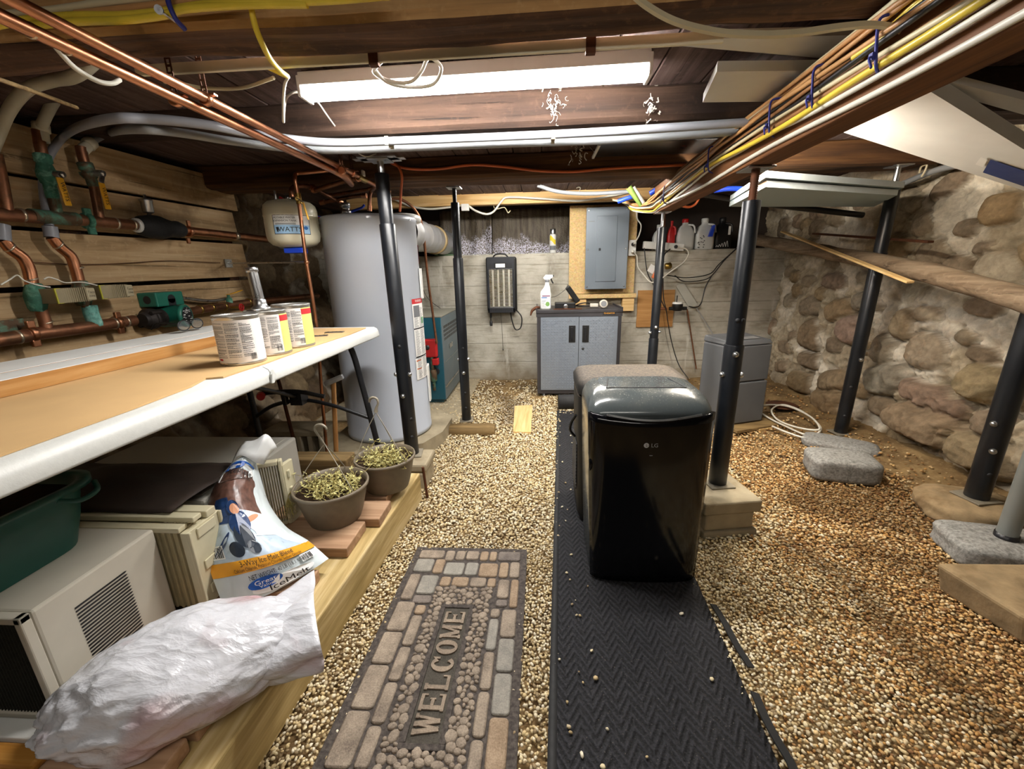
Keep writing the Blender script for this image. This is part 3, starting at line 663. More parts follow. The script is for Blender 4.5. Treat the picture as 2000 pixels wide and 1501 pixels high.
# metal spout tube standing on the middle can
t = thing('metal_tube', 'short ribbed silver metal tube standing on the middle paint can', 'tube', (-.975,1.42,CZ+.155))
b = MB(); b.lathe([(.030,0),(.032,.004),(.026,.008),(.022,.012),(.020,.02),(.0195,.03),(.0165,.034)], (-.975,1.42,CZ+.1556), n=24); b.build('base_ring', m_zinc, t)
b = MB(); pr_ = [(.0165,.030)]
for k in range(26): pr_ += [(.0165,.034+k*.0036),(.0176,.0358+k*.0036)]
pr_ += [(.020,.128),(.020,.140),(.014,.140)]
b.lathe(pr_, (-.975,1.42,CZ+.1556), (-.08,.02,1), n=20); b.build('ribbed_tube', m_zinc, t)
# hinge plates
for (c, rz, lb) in (((-.99,1.79,TZ+.0058),.35,'steel mending plate lying on the cardboard beside the far paint can'), ((-.965,1.90,TZ+.0058),.15,'second steel plate lying flat near the far corner of the table')):
    t = thing('mending_plate', lb, 'metal plate', c, 0, 'steel plates on the table')
    b = MB(); b.obox(off(c,0,0,.0015), (.085,.030,.003), rz); b.build('plate', m_zinc, t, .001)
    b = MB()
    for k in (-.028,-.009,.009,.028): b.cyl((c[0]+math.cos(rz)*k, c[1]+math.sin(rz)*k, c[2]+.0031),(c[0]+math.cos(rz)*k, c[1]+math.sin(rz)*k, c[2]+.0036),.0035,n=10)
    b.build('screw_hole', m_black, t)
# spectacles on the boards
gz = TZ+.053
t = thing('safety_glasses', 'dark framed glasses lying folded on the white boards before the green pump', 'glasses', (-1.50,1.70,gz))
b = MB()
for dx in (-.036,.036):
    b.tube([(-1.50+.034*math.cos(a)*.0+ (0.004), 1.70+dx+.031*math.cos(a), gz+.024+.021*math.sin(a)) for a in np.linspace(0,2*math.pi,14)], .0022, 6, 0, 2)
b.tube([(-1.496,1.693,gz+.032),(-1.492,1.70,gz+.036),(-1.496,1.707,gz+.032)], .002, 6); b.build('frame', m_blackpl, t)
m_lens = M_plain('clear_lens', '#dfe6e6', .05, 0, .02, 5); m_lens.node_tree.nodes['Principled BSDF'].inputs['Transmission Weight'].default_value = .95
for dx in (-.036,.036):
    l = MB(); l.prism([(-1.497,1.70+dx+.029*math.cos(a),gz+.024+.019*math.sin(a)) for a in np.linspace(0,2*math.pi,16)[:-1]], (.0016,0,0)); l.build('lens', m_lens, t)
for dx in (-.067,.067):
    l = MB(); l.tube([(-1.498,1.70+dx,gz+.034),(-1.55,1.70+dx*1.02,gz+.038),(-1.59,1.70+dx*1.02,gz+.036),(-1.615,1.70+dx,gz+.012)], .0022, 6); l.build('temple', m_blackpl, t)

m_greyw = M_plain('dusty_white_enamel', '#a8a59c', .5, 0, .06, 8, 0, .5, ('#87806f', 4, .6))  # white enamel greyed for the shade under the table
# ---- window air conditioners under the table
m_fin = M_plain('coil_fins', '#3a3832', .5, .6, .3, 200, .2)
t = thing('air_conditioner', 'big dirty beige window air conditioner with a slotted vent, under the table', 'air conditioner', (-1.33,.76,.19), 0, 'window air conditioners under the table')
x0, x1, y0, y1, z0, z1 = -1.62, -1.045, .612, .915, .190, .462
b = MB(); b.box((x0,y0+.02,z0),(x1,y1,z1)); b.build('case', m_beigemet, t, .006)
b = MB(); b.box((x0,y0,z0),(x1-.004,y0+.02,z0+.016)); b.box((x0,y0,z1-.016),(x1-.002,y0+.02,z1)); b.box((x1-.018,y0,z0),(x1-.002,y0+.02,z1)); b.build('rear_frame', m_beigemet, t, .003)
b = MB(); b.box((x0+.01,y0+.008,z0+.016),(x1-.018,y0+.021,z1-.016))
for k in range(70): b.box((x0+.012+k*.0077,y0+.003,z0+.017),(x0+.013+k*.0077,y0+.008,z1-.017))
b.build('coil', m_fin, t)
b = MB()
for k in range(24):
    zz = z1-.055-k*.0088; s_ = .004*k
    b.prism([(x1+.0006,y0+.088,zz),(x1+.0006,y0+.205,zz),(x1+.0006,y0+.210,zz-.002),(x1+.0006,y0+.205,zz-.0045),(x1+.0006,y0+.088,zz-.0045)], (.0006,0,0))
b.build('vent_slots', m_black, t)
b = MB(); b.prism([(x1+.0005,y0+.06,z0+.05),(x1+.0005,y0+.095,z0+.05),(x1+.0005,y0+.095,z0+.065),(x1+.0005,y0+.06,z0+.065)], (.0006,0,0)); b.build('sticker', m_paper, t)
t = thing('air_conditioner', 'yellowed air conditioner with folded accordion side panels behind the slotted one', 'air conditioner', (-1.4,1.0,.19), 0, 'window air conditioners under the table')
b = MB(); b.box((-1.70,.93,.19),(-1.07,1.06,.44)); b.build('case', m_cream, t, .006)
b = MB(); b.box((-1.70,.925,.44),(-.985,.955,.455)); b.box((-1.70,.955,.455),(-.965,.985,.470)); b.box((-1.70,1.0,.44),(-.965,1.035,.462)); b.build('top_channel', m_cream, t, .003)
b = MB()
for k in range(9): b.box((-1.07+.0095*k,.932-.004*(k % 2),.19),(-1.063+.0095*k,1.02,.44))
b.build('accordion_panel', M_plain('yellowed_accordion', '#9c8f6c', .5, 0, .1, 30), t, .001)
b = MB(); b.box((-.985,.925,.19),(-.965,1.045,.44))
for zz in (.22,.30,.405): b.box((-.965,.955,zz),(-.960,1.02,zz+.03))
for yy in (.925,1.037): b.box((-.966,yy,.19),(-.957,yy+.008,.44))
b.build('end_frame', m_cream, t, .002)
t = thing('air_conditioner', 'white air conditioner with a flat pale top, farthest back under the table', 'air conditioner', (-1.4,1.3,.19), 0, 'window air conditioners under the table')
b = MB(); b.box((-1.72,1.10,.19),(-1.06,1.62,.435)); b.build('case', m_greyw, t, .01)
b = MB(); b.box((-1.69,1.13,.4352),(-1.09,1.59,.4375)); b.build('top_panel', m_greyw, t, .001)
t = thing('vent_grille', 'cream slatted front grille standing upright behind the ice melt bag', 'grille', (-1.0,1.36,.19))
q = [(-1.065,1.30),(-.945,1.36)]; d = np.array((q[1][0]-q[0][0], q[1][1]-q[0][1],0)); d /= np.linalg.norm(d); nrm = np.array((d[1],-d[0],0)); lean = np.array((-.0,.0,1.0))
A = np.array((-1.075,1.285,.19)); Wd = .135; H_ = .265
def gp(u, z, n=0): return tuple(A + d*u + lean*z + nrm*n)
b = MB()
for (ua, ub, za, zb) in ((0,.014,0,H_),(Wd-.014,Wd,0,H_),(.014,Wd-.014,0,.014),(.014,Wd-.014,H_-.018,H_)):
    b.hexa([gp(ua,za,-.03),gp(ub,za,-.03),gp(ub,za,0),gp(ua,za,0),gp(ua,zb,-.03),gp(ub,zb,-.03),gp(ub,zb,0),gp(ua,zb,0)])
b.build('frame', m_cream, t, .004)
b = MB()
for k in range(13):
    u = .017+k*.0082; b.hexa([gp(u,.014,-.02),gp(u+.003,.014,-.02),gp(u+.003,.014,-.004),gp(u,.014,-.004),gp(u,H_-.018,-.02),gp(u+.003,H_-.018,-.02),gp(u+.003,H_-.018,-.004),gp(u,H_-.018,-.004)])
b.build('slat', M_plain('grille_slats', '#8c8468', .5, 0, .1, 30), t)
b = MB(); b.hexa([gp(Wd,.0,-.03),gp(Wd+.02,.0,-.06),gp(Wd+.03,.0,-.05),gp(Wd,.0,0),gp(Wd,H_-.02,-.03),gp(Wd+.02,H_-.02,-.06),gp(Wd+.03,H_-.02,-.05),gp(Wd,H_-.02,0)])
for zz in (.05,.13,.2): b.obox(gp(Wd+.014,zz,-.022),(.010,.02,.03),.5)
b.build('side_frame', m_cream, t, .003)
# green tub with dark soil
t = thing('storage_tub', 'dark green plastic tub of soil on top of the slotted air conditioner', 'tub', (-1.42,.66,.463))
def rrect(cx, cy, hx, hy, r, z, n=6):
    out = []
    for (sx, sy, a) in ((1,1,0),(-1,1,90),(-1,-1,180),(1,-1,270)):
        for k in range(n+1): an = R_(a+90*k/n); out.append((cx+sx*(hx-r)+r*math.cos(an), cy+sy*(hy-r)+r*math.sin(an), z))
    return out
m_tub = M_plain('dark_green_plastic', '#0f4a3f', .4, 0, .08, 10); m_soil = M_plain('dark_soil', '#2b1f15', .95, 0, .5, 60, .8, .1)
rings = [rrect(-1.42,.64,.245,.235,.07,.4635), rrect(-1.42,.64,.262,.252,.075,.54), rrect(-1.42,.64,.275,.265,.08,.618), rrect(-1.42,.64,.292,.282,.085,.620), rrect(-1.42,.64,.292,.282,.085,.634), rrect(-1.42,.64,.272,.262,.08,.634), rrect(-1.42,.64,.262,.252,.075,.60)]
b = MB(); k = len(rings[0]); b.add(sum(rings, []), [[j*k+i,j*k+(i+1)%k,(j+1)*k+(i+1)%k,(j+1)*k+i] for j in range(len(rings)-1) for i in range(k)], 0, True); b.add(rings[0], [list(range(k))[::-1]]); b.build('body', m_tub, t)
b = MB(); b.add(rrect(-1.42,.64,.262,.252,.075,.606), [list(range(k))]); b.build('soil', m_soil, t)
b = MB(); b.tube([(-1.135,.80,.615),(-1.115,.83,.60),(-1.115,.87,.605),(-1.14,.89,.618)], .006, 8); b.build('handle', m_tub, t)
# dark plastic sheet draped behind
A_ = []
for j in range(16):
    row = []
    for i in range(22):
        u, v = i/21, j/15; row.append((-1.66+.62*u, .97+.30*v, .478+.05*math.exp(-((u-.45)/.25)**2)*math.sin(math.pi*v)+.02*(fbm(u*5,v*5,1.)-.5)))
    A_.append(row)
b = MB(); b.grid(A_); o = b.build('dirty_tarp', M_plain('brown_black_sheet', '#2c2018', .75, 0, .4, 12, .3)); o.modifiers.new('thick', 'SOLIDIFY').thickness = .002
tag(o, 'crumpled dirty brown sheet lying on the air conditioners under the table', 'sheet')
# bits in the near left corner
b = MB(); b.box((-1.60,.565,.1905),(-1.005,.605,.205)); o = b.build('white_sill', m_white, None, .003); tag(o, 'chipped white sill strip in front of the slotted air conditioner', 'trim strip')
b = MB(); b.box((-1.55,.515,.1905),(-.985,.556,.212)); o = b.build('scalloped_strip', M_wood('amber_wood','#7a4f20','#a4702f','#c0904c',0,1,.5,.2,False), None, .008); tag(o, 'amber brown wooden strip at the bottom left corner', 'strip')
b = MB(); b.box((-1.5,.44,.1905),(-.96,.500,.218)); o = b.build('white_casing', m_white, None, .004); tag(o, 'white casing board at the bottom left corner, nearest the viewer', 'board')

# ---- bag of ice melt
m_bagw = M_plain('bag_film', '#cfd9dc', .3, 0, .06, 10, .05); m_bagb = M_plain('bag_blue', '#1f5bb4', .3, 0, .05, 20); m_bago = M_plain('bag_orange', '#e7a22c', .3, 0, .06, 20)
m_bagt = M_plain('bag_brown', '#6b4c42', .35, 0, .45, 60); m_bagn = M_plain('bag_navy', '#25406e', .3, 0, .25, 60); m_bagsn = M_plain('bag_snow', '#b9cbdc', .3, 0, .12, 30); m_skin = M_plain('bag_skin_tone', '#d79a78', .35, 0, .08, 20); m_bagdk = M_plain('bag_dark', '#2a3340', .35, 0, .2, 40); m_bagl = M_plain('bag_pale', '#eef1f2', .3, 0, .03, 20)
L = np.array([
 [(-0.900, 0.916, 0.195), (-0.790, 0.998, 0.200), (-0.706, 1.139, 0.200)],
 [(-0.983, 0.985, 0.287), (-0.818, 1.000, 0.316), (-0.780, 1.160, 0.250)],
 [(-1.037, 1.055, 0.351), (-0.895, 1.050, 0.384), (-0.874, 1.200, 0.260)],
 [(-1.060, 1.110, 0.415), (-0.950, 1.110, 0.453), (-0.947, 1.235, 0.309)],
 [(-1.062, 1.170, 0.467), (-0.981, 1.180, 0.500), (-0.979, 1.255, 0.388)],
 [(-1.042, 1.220, 0.504), (-0.994, 1.225, 0.524), (-0.993, 1.265, 0.468)]])
def bagS(u, v, dn=0.0):
    k = len(L)-1; f = min(max(v,0),.9999)*k; i = int(f); tt = f-i
    q = [L[max(i-1,0)], L[i], L[i+1], L[min(i+2,k)]]
    w4 = [-.5*tt+tt*tt-.5*tt**3, 1-2.5*tt*tt+1.5*tt**3, .5*tt+2*tt*tt-1.5*tt**3, -.5*tt*tt+.5*tt**3]
    row = sum(a*b_ for a, b_ in zip(w4, q)); lu = [2*(u-.5)*(u-1), -4*u*(u-1), 2*u*(u-.5)]
    p = sum(a*b_ for a, b_ in zip(lu, row))
    wr_ = .012*(fbm(u*5+v*2, v*9, 3.3, 3)-.5)+.006*(abs(fbm(u*9-v*5, v*7+u*3, 7.7, 2)-.5)*2)
    n = np.array((.62,-.66,.42)); return p + n*(wr_+dn)
def bagB(u, v): return bagS(u, v) + np.array((-.15,.80,-.1))*(.075*math.sin(math.pi*min(max(u,.0),1))**.6*math.sin(math.pi*min(max(v*.92+.02,0),1))**.5)
t = thing('ice_melt_bag', 'crumpled plastic bag of ice melt leaning on the air conditioners', 'bag', (-.85,1.05,.19))
U = np.linspace(0,1,70); Vv = np.linspace(0,1,90); b = MB(); b.grid([[bagS(u,v) for u in U] for v in Vv]); b.grid([[bagB(u,v) for u in U] for v in Vv], 0, True, True); b.build('sack', m_bagw, t)
p = MB()
def bpoly(uv, m, dn): p.add([bagS(u,v,dn) for u,v in uv], [list(range(len(uv)))], m)
def bpatch(f0, f1, va, vb, m, dn, n=10, nu=10):
    """strip between the curves u=f0(v) and u=f1(v)"""
    p.grid([[bagS(f0(v)+(f1(v)-f0(v))*i/nu, v, dn) for i in range(nu+1)] for v in np.linspace(va,vb,n+1)], m, True)
cst = lambda x: (lambda v: x)
bpatch(cst(.015), cst(.985), .44, .82, 4, .0045, 34, 40)                      # brown winter trees
bpatch(lambda v: .02, lambda v: .98, .19, .50, 6, .006, 30, 40)            # snow field
bpatch(lambda v: .10+(v-.42)*.4, lambda v: .44+.1*math.sin(v*30), .42, .58, 5, .0075, 16, 16)   # dark blue drift
bpatch(lambda v: .52+.05*math.sin(v*40), lambda v: .90-(v-.35)*.8, .33, .50, 9, .0085, 16, 16)     # pale snow heap
def bell(cu, cv, ru, rv, m, dn, rot=0):
    dn += .0055
    bpoly([(cu+ru*math.cos(a)*math.cos(rot)-rv*math.sin(a)*math.sin(rot)*.6, cv+ru*math.cos(a)*math.sin(rot)*.6+rv*math.sin(a)*math.cos(rot)) for a in np.linspace(0,6.283,20)[:-1]], m, dn)
bell(.44,.42,.13,.075,5,.0042,.2); bell(.43,.34,.10,.08,8,.0044,.1); bell(.30,.265,.07,.045,8,.0044); bell(.47,.265,.06,.04,8,.0044); bell(.40,.515,.085,.045,5,.0046); bell(.42,.505,.062,.034,7,.005)
bell(.60,.45,.12,.018,7,.0046,.5); bell(.18,.30,.16,.018,5,.0046,.8)
bpatch(cst(.0), cst(1.0), .145, .205, 2, .0085, 8, 40)                       # orange band
bpatch(cst(.0), cst(1.0), .90, .925, 1, .0065, 6, 40)                        # blue stripe near the mouth
bell(.42,.80,.36,.085,9,.0036,.15); bell(.34,.86,.22,.045,1,.0046,.15)
bell(.58,.055,.30,.038,9,.004,.0); bell(.42,.082,.16,.028,1,.005,.0)
def btxt(s, u, v, su, sv, m, dn, sl=0.0):
    dn += .0055
    p.text(s, lambda x, y: bagS(u+x*su, v+y*sv+x*sl, dn), 1.0, m)
btxt('3-Way Ice Melt Blend', .52, .185, .058, .040, 3, .0065); btxt('Calcium Chloride, Potassium Chloride, Sodium Chloride', .52, .158, .028, .024, 3, .0065)
btxt('NET WEIGHT: 40 LB (18.1 KG)', .56, .118, .040, .030, 3, .0065)
btxt('IceMelt', .62, .042, .13, .052, 3, .006); btxt('Great', .42, .088, .085, .028, 9, .0068); btxt('Value', .42, .070, .06, .02, 9, .0068)
btxt('IceMelt', .48, .795, .17, .085, 3, .006); btxt('Great', .34, .868, .12, .045, 9, .0064); btxt('Environment Friendly', .50, .745, .045, .03, 3, .006)
def barcode(u0, v0, du, dv):
    bpoly([(u0,v0),(u0+du,v0),(u0+du,v0+dv),(u0,v0+dv)], 9, .0095); rr = random.Random(int(u0*99)); x = u0+du*.08
    while x < u0+du*.9:
        w_ = rr.uniform(.003,.010); bpoly([(x,v0+dv*.1),(x+w_,v0+dv*.1),(x+w_,v0+dv*.9),(x,v0+dv*.9)], 3, .0108); x += w_+rr.uniform(.005,.011)
barcode(.04,.225,.13,.075); barcode(.80,.095,.13,.045)
p.build('printing', [m_bagw, m_bagb, m_bago, m_ink, m_bagt, m_bagn, m_bagsn, m_skin, m_bagdk, m_bagl], t)
b = MB(); A_ = [[np.array(bagS(u,1.0)) + np.array((.03*u+.02*j*.3, .02*j, .018*j + .012*math.sin(u*7+j))) for u in np.linspace(0,1,14)] for j in range(4)]
b.grid(A_); o = b.build('torn_mouth', m_bagl, t); o.modifiers.new('thick', 'SOLIDIFY').thickness = .001

# ---- white translucent plastic bag
t = thing('plastic_bag', 'white translucent plastic bag slumped on the deck edge', 'bag', (-.82,.70,.19))
ax = np.array((.80,.52,.0)); ax /= np.linalg.norm(ax); sd = np.array((-ax[1],ax[0],0)); nu, nv = 120, 90; V = []
for j in range(nv+1):
    th = math.pi*j/nv
    for i in range(nu):
        a = 2*math.pi*i/nu; V.append((math.cos(th), math.sin(th)*math.cos(a), math.sin(th)*math.sin(a)))
V = np.array(V); s_ = V[:,0]
wid = np.interp(s_, [-1,-.7,-.2,.4,1], [1,.98,1.05,.92,.95]); hei = np.interp(s_, [-1,-.5,.1,.7,1], [.78,1.0,1.05,1.0,1.0])
nz = fbm(V[:,0]*2.2+3, V[:,1]*2.2, V[:,2]*2.2, 4); rg = 1-np.abs(fbm(V[:,0]*3.1+9+nz, V[:,1]*5.5, V[:,2]*5.5+nz, 4)-.5)*4; rg2 = 1-np.abs(fbm(V[:,0]*7+nz*3, V[:,1]*11, V[:,2]*11, 3)-.5)*4
ang = np.arctan2(V[:,2], V[:,1]); fold = (1-np.abs(fbm(np.cos(ang)*2.6+20+s_*.5, np.sin(ang)*2.6+s_*.35, s_*.9, 3)-.5)*5)*np.clip(.35+s_*.65,.1,1)
rad = 1 + (nz-.5)*.28 + rg*.035 + rg2*.014 + fold*.055
Pw = np.array((-.815,.695,.245)) + ax[None]*(V[:,0]*.235*rad)[:,None] + sd[None]*(V[:,1]*.148*rad*wid)[:,None]; zz = .245+V[:,2]*.105*rad*hei+np.clip(s_,0,1)*.004; Pw[:,2] = np.maximum(zz, .1915+.004*nz)
b = MB(); b.add(Pw, [[j*nu+i,j*nu+(i+1)%nu,(j+1)*nu+(i+1)%nu,(j+1)*nu+i] for j in range(nv) for i in range(nu)], 0, True)
tm = NT('thin_white_plastic'); vv = tm.coords(); nn = tm.noise(vv, 5, 4, .5, .3)
cc = tm.mix(tm.ramp(tm.noise(tm.coords((1,1,1)), 4.5, 2), [(.55,(0,0,0)),(.68,(1,1,1))]), '#c9cad0', '#b5989c'); tm.set(cc, .22, 0, .5)
vv = tm.coords((.55,1.35,1.1), 'Object', (0,0,-.58)); v1 = tm.new('ShaderNodeTexVoronoi'); v2 = tm.new('ShaderNodeTexVoronoi'); v1.inputs['Scale'].default_value = 13; v2.inputs['Scale'].default_value = 34; wv_ = tm.new('ShaderNodeVectorMath', operation='ADD'); nz_ = tm.new('ShaderNodeTexNoise'); nz_.inputs['Scale'].default_value = 6; ms_ = tm.new('ShaderNodeVectorMath', operation='SCALE'); ms_.inputs['Scale'].default_value = .22
tm.link(vv, nz_.inputs['Vector']); tm.link(nz_.outputs['Color'], ms_.inputs[0]); tm.link(vv, wv_.inputs[0]); tm.link(ms_.outputs[0], wv_.inputs[1]); tm.link(wv_.outputs[0], v1.inputs['Vector']); tm.link(wv_.outputs[0], v2.inputs['Vector'])
tm.bump(tm.math('ADD', tm.math('ADD', tm.math('MULTIPLY', v1.outputs['Distance'], .7), tm.math('MULTIPLY', v2.outputs['Distance'], .35)), tm.math('MULTIPLY', tm.noise(vv, 20, 4, .6, .3), .8)), .5, .016)
tm.b.inputs['Subsurface Weight'].default_value = .12; tm.b.inputs['Subsurface Radius'].default_value = (.02,.02,.02)
b.build('body', tm.m, t)
A_ = []
for j in range(12):
    row = []; k = j/11
    for i in range(61):
        a = 2*math.pi*i/60; wob = .014*k*math.sin(3*a+.6)+.007*(.4+k)*math.sin(7*a+j*.3)+.05*(.25+k)*(float(fbm(math.cos(a)*2.2+4, math.sin(a)*2.2, k*1.1, 3))-.5)
        c = np.array((-.815,.695,.236))+ax*(.140+.130*k+.018*k*math.sin(a)+.010*k*math.sin(2*a+1))
        q = c+sd*(math.cos(a)*(.100+.048*k**.7+wob))+np.array((0,0,1))*(math.sin(a)*(.064+.014*k**.7+wob)); q[2] = max(q[2], .194+.003*math.sin(i*.7+j)); row.append(tuple(q))
    A_.append(row)
b = MB(); b.grid(A_); o = b.build('open_mouth', tm.m, t); o.modifiers.new('thick', 'SOLIDIFY').thickness = .001
b = MB(); b.ell((-.655,.80,.238), (.055,.085,.046), 16, 10); b.build('crumpled_lining', M_plain('grey_film', '#7f8084', .35, 0, .3, 30, .4), t)

# ---- hanging flower pots with dried plants
m_pot = M_plain('taupe_pot_plastic', '#6e6352', .5, 0, .12, 40); m_dry = M_plain('dry_stems', '#a89a5a', .8, 0, .3, 50); m_leafd = M_plain('dry_leaves', '#b9b377', .8, 0, .35, 60); m_wire = M_plain('hanger_plastic', '#8a8272', .4, 0, .1, 20)
def flower_pot(c, label, r, h, apex, hook_dir, seed, solid_hook):
    t = thing('flower_pot', label, 'flower pot', c, 0, 'hanging pots with dried plants'); rr = random.Random(seed)
    prof = [(r*.66,0),(r*.70,.003)]
    for k in range(14): f = k/13; prof += [(r*(.70+.24*f**.8),.006+f*(h-.028)),(r*(.708+.24*f**.8),.009+f*(h-.028))]
    prof += [(r*.955,h-.016),(r*1.0,h-.014),(r*1.012,h-.007),(r*1.0,h),(r*.955,h),(r*.93,h-.02),(r*.90,h-.03)]
    b = MB(); b.lathe(prof, c, n=48); b.build('pot', m_pot, t)
    b = MB(); A_ = [[(c[0]+r*.92*f*math.cos(a), c[1]+r*.92*f*math.sin(a), c[2]+h-.026+.012*(fbm(f*6*math.cos(a)+seed, f*6*math.sin(a), 1.)-.4)) for a in np.linspace(0,2*math.pi,25)] for f in np.linspace(.02,1,7)]; b.grid(A_, 0, True, True); b.build('soil', m_soil, t)
    st = MB(); lf = MB(); zs = c[2]+h-.026
    for k in range(150):
        a = rr.uniform(0,6.28); d = r*.75*math.sqrt(rr.random()); x, y = c[0]+d*math.cos(a)+hook_dir*.25*r, c[1]+d*math.sin(a)*.8
        ln = rr.uniform(.02,.07); q = [(x,y,zs)]
        for s_ in range(3): q.append((q[-1][0]+rr.uniform(-.6,.6)*ln, q[-1][1]+rr.uniform(-.6,.6)*ln, q[-1][2]+rr.uniform(-.1,.55)*ln))
        st.tube(q, [.0016,.0008], 4, 0, 3)
        for s_ in range(4):
            e = q[rr.randint(1,3)]; l = rr.uniform(.007,.018); an = rr.uniform(0,6.28); e2 = (e[0]+l*math.cos(an), e[1]+l*math.sin(an), e[2]+rr.uniform(-.3,.8)*l); w_ = l*.25
            lf.add([e,(e[0]-w_*math.sin(an)+(e2[0]-e[0])*.5, e[1]+w_*math.cos(an)+(e2[1]-e[1])*.5, (e[2]+e2[2])/2), e2, (e[0]+w_*math.sin(an)+(e2[0]-e[0])*.5, e[1]-w_*math.cos(an)+(e2[1]-e[1])*.5, (e[2]+e2[2])/2-.001)], [[0,1,2,3]])
    if seed == 1:   # a spray hanging over the rim
        for k in range(26):
            e = (c[0]-r*1.02+rr.uniform(-.02,.015), c[1]-r*.42+rr.uniform(-.02,.02), c[2]+h*.45+rr.uniform(-.03,.025)); q = [(c[0]-r*.86,c[1]-r*.42,c[2]+h),(c[0]-r*1.03,c[1]-r*.42,c[2]+h*.8),e]
            st.tube(q, .0009, 4, 0, 3)
            for s_ in range(4):
                l = .012; an = rr.uniform(0,6.28); lf.add([e,(e[0]+l*math.cos(an)*.5,e[1]-.003,e[2]+l*math.sin(an)*.5+.003),(e[0]+l*math.cos(an),e[1]-.004,e[2]+l*math.sin(an))], [[0,1,2]])
    st.build('stems', m_dry, t); lf.build('leaves', m_leafd, t)
    for a in (-.5, 1.6, 3.7):
        e = (c[0]+r*.98*math.cos(a), c[1]+r*.98*math.sin(a), c[2]+h-.004); mid = tuple((np.array(e)*.45+np.array(apex)*.55)+np.array((.012*math.cos(a),.012*math.sin(a),-.01)))
        b = MB(); b.tube([e, mid, apex], .0016, 6); b.build('hanger_wire', m_wire, t)
    b = MB()
    if solid_hook: q = [apex, off(apex,.004,0,.018), off(apex,.014,0,.04), off(apex,.010,0,.06), off(apex,-.006,0,.066), off(apex,-.020,0,.058), off(apex,-.024,0,.045)]
    else: q = [apex, off(apex,-.016,0,.03), off(apex,-.028,0,.055), off(apex,-.022,0,.072), off(apex,-.002,0,.078), off(apex,.014,0,.068), off(apex,.018,0,.058)]
    b.tube(q, [.009,.005,.005,.006,.005] if solid_hook else [.003,.004,.005,.005,.004], 8); b.build('hook', m_wire, t)
flower_pot((-.805,1.395,.1895), 'front taupe hanging pot with dried plants and a spray over its rim', .138, .148, (-.822,1.42,.49), .1, 1, False)
flower_pot((-.682,1.640,.1895), 'rear taupe hanging pot with a solid hook, beside the black post', .130, .150, (-.712,1.67,.53), -.1, 2, True)

# ---- broom handle, rusty rod, blocks and stones against the wall
t = thing('broom', 'wooden broom handle propped upright behind the flower pots', 'broom', (-1.14,2.05,.10))
b = MB(); b.tube([(-1.135,2.06,.12),(-1.085,2.05,.56)], .0125, 12); b.build('handle', W_handle, t)
b = MB(); b.lathe([(.028,0),(.026,.02),(.014,.05)], (-1.138,2.06,.085), (.05,0,.44), 14); b.build('ferrule', W_handle, t)
b = MB(); b.obox((-1.075,2.04,.575),(.10,.03,.025),.3,0,0,-.35); b.build('clip', m_galv, t, .004)
b = MB(); b.tube([(-1.41,2.15,.02),(-1.50,2.2,.72)], .010, 8); o = b.build('rusty_rod', m_rust); tag(o, 'dark rusty rod leaning on the stone wall under the table end', 'rod')
for (c, sz, lb) in (((-1.50,2.35,.10),(.38,.19,.19),'concrete block with cores by the rusty rod'), ((-1.10,2.26,.045),(.36,.19,.10),'concrete block with cores behind the rear flower pot')):
    b = MB(); x, y, z = c; sx, sy, sz_ = sz; b.box((x-sx/2,y-sy/2,z-sz_/2),(x+sx/2,y+sy/2,z-sz_/2+.04)); b.box((x-sx/2,y-sy/2,z+sz_/2-.03),(x+sx/2,y+sy/2,z+sz_/2))
    for k in range(6): xx = x-sx/2+k*(sx-.03)/5; b.box((xx,y-sy/2,z-sz_/2+.04),(xx+.03,y+sy/2,z+sz_/2-.03))
    o = b.build('concrete_block', m_conc_blk, None, .004); tag(o, lb, 'block', 'cored blocks on the left')

t = thing('bar_clamp', 'black bar clamp with a red pad hooked on the table brace above the broom', 'clamp', (-1.239, 1.880, 0.552))
b = MB(); b.tube([(-1.368, 1.870, 0.555), (-1.198, 1.880, 0.562), (-1.061, 1.900, 0.529)], .011, 8); b.build('bar', m_blackpl, t)
b = MB(); q = (-1.351, 1.850, 0.551); b.lathe([(.018,0),(.020,.004),(.018,.030)], q, (.3,-.5,.0), 14); b.build('red_pad', m_red, t)
b = MB(); q = (-1.245, 1.870, 0.544); b.obox(off(q,0,0,-.012),(.02,.03,.07),.0); b.build('sliding_jaw', m_blackpl, t, .004)

# ================================================================== PIPEWORK ON THE LEFT
PXW = -1.93
def ring(b, c, d, r, w_=.012, m=0): d = np.array(d, float)/np.linalg.norm(d); c = np.array(c); b.lathe([(r*.86,-w_/2),(r,-w_/2+.001),(r,w_/2-.001),(r*.86,w_/2)], c, d, 20, m)
# upper copper main with two drops and ball valves
UM = [(-1.930, 1.484, 1.346), (-1.930, 1.685, 1.354), (-1.930, 2.017, 1.357)]
t = thing('upper_copper_main', 'upper horizontal copper main on the planks, with green corrosion', 'pipe', UM[1])
b = MB(); b.tube([(-1.93,.55,UM[0][2]-.012)] + UM, .0235, 18); b.build('pipe', m_cu_old, t)
b = MB(); b.tube([(-1.930, 1.579, 1.352), (-1.930, 1.663, 1.354), (-1.930, 1.744, 1.356)], .0262, 18); b.build('green_tee', m_cu_green, t)
for q in ((-1.930, 1.546, 1.350), (-1.930, 1.908, 1.356), (-1.930, 1.991, 1.357)):
    b = MB(); ring(b, q, (0,1,0), .0258, .010); b.build('solder_ring', m_solder, t)
b = MB(); q = (-1.930, 1.785, 1.354); ring(b, q, (0,1,0), .033, .022); b.obox(off(q,.01,0,.035),(.014,.03,.03),0); b.obox(off(q,.01,0,-.04),(.014,.03,.03),0); b.build('pipe_clamp', m_verd, t, .003)
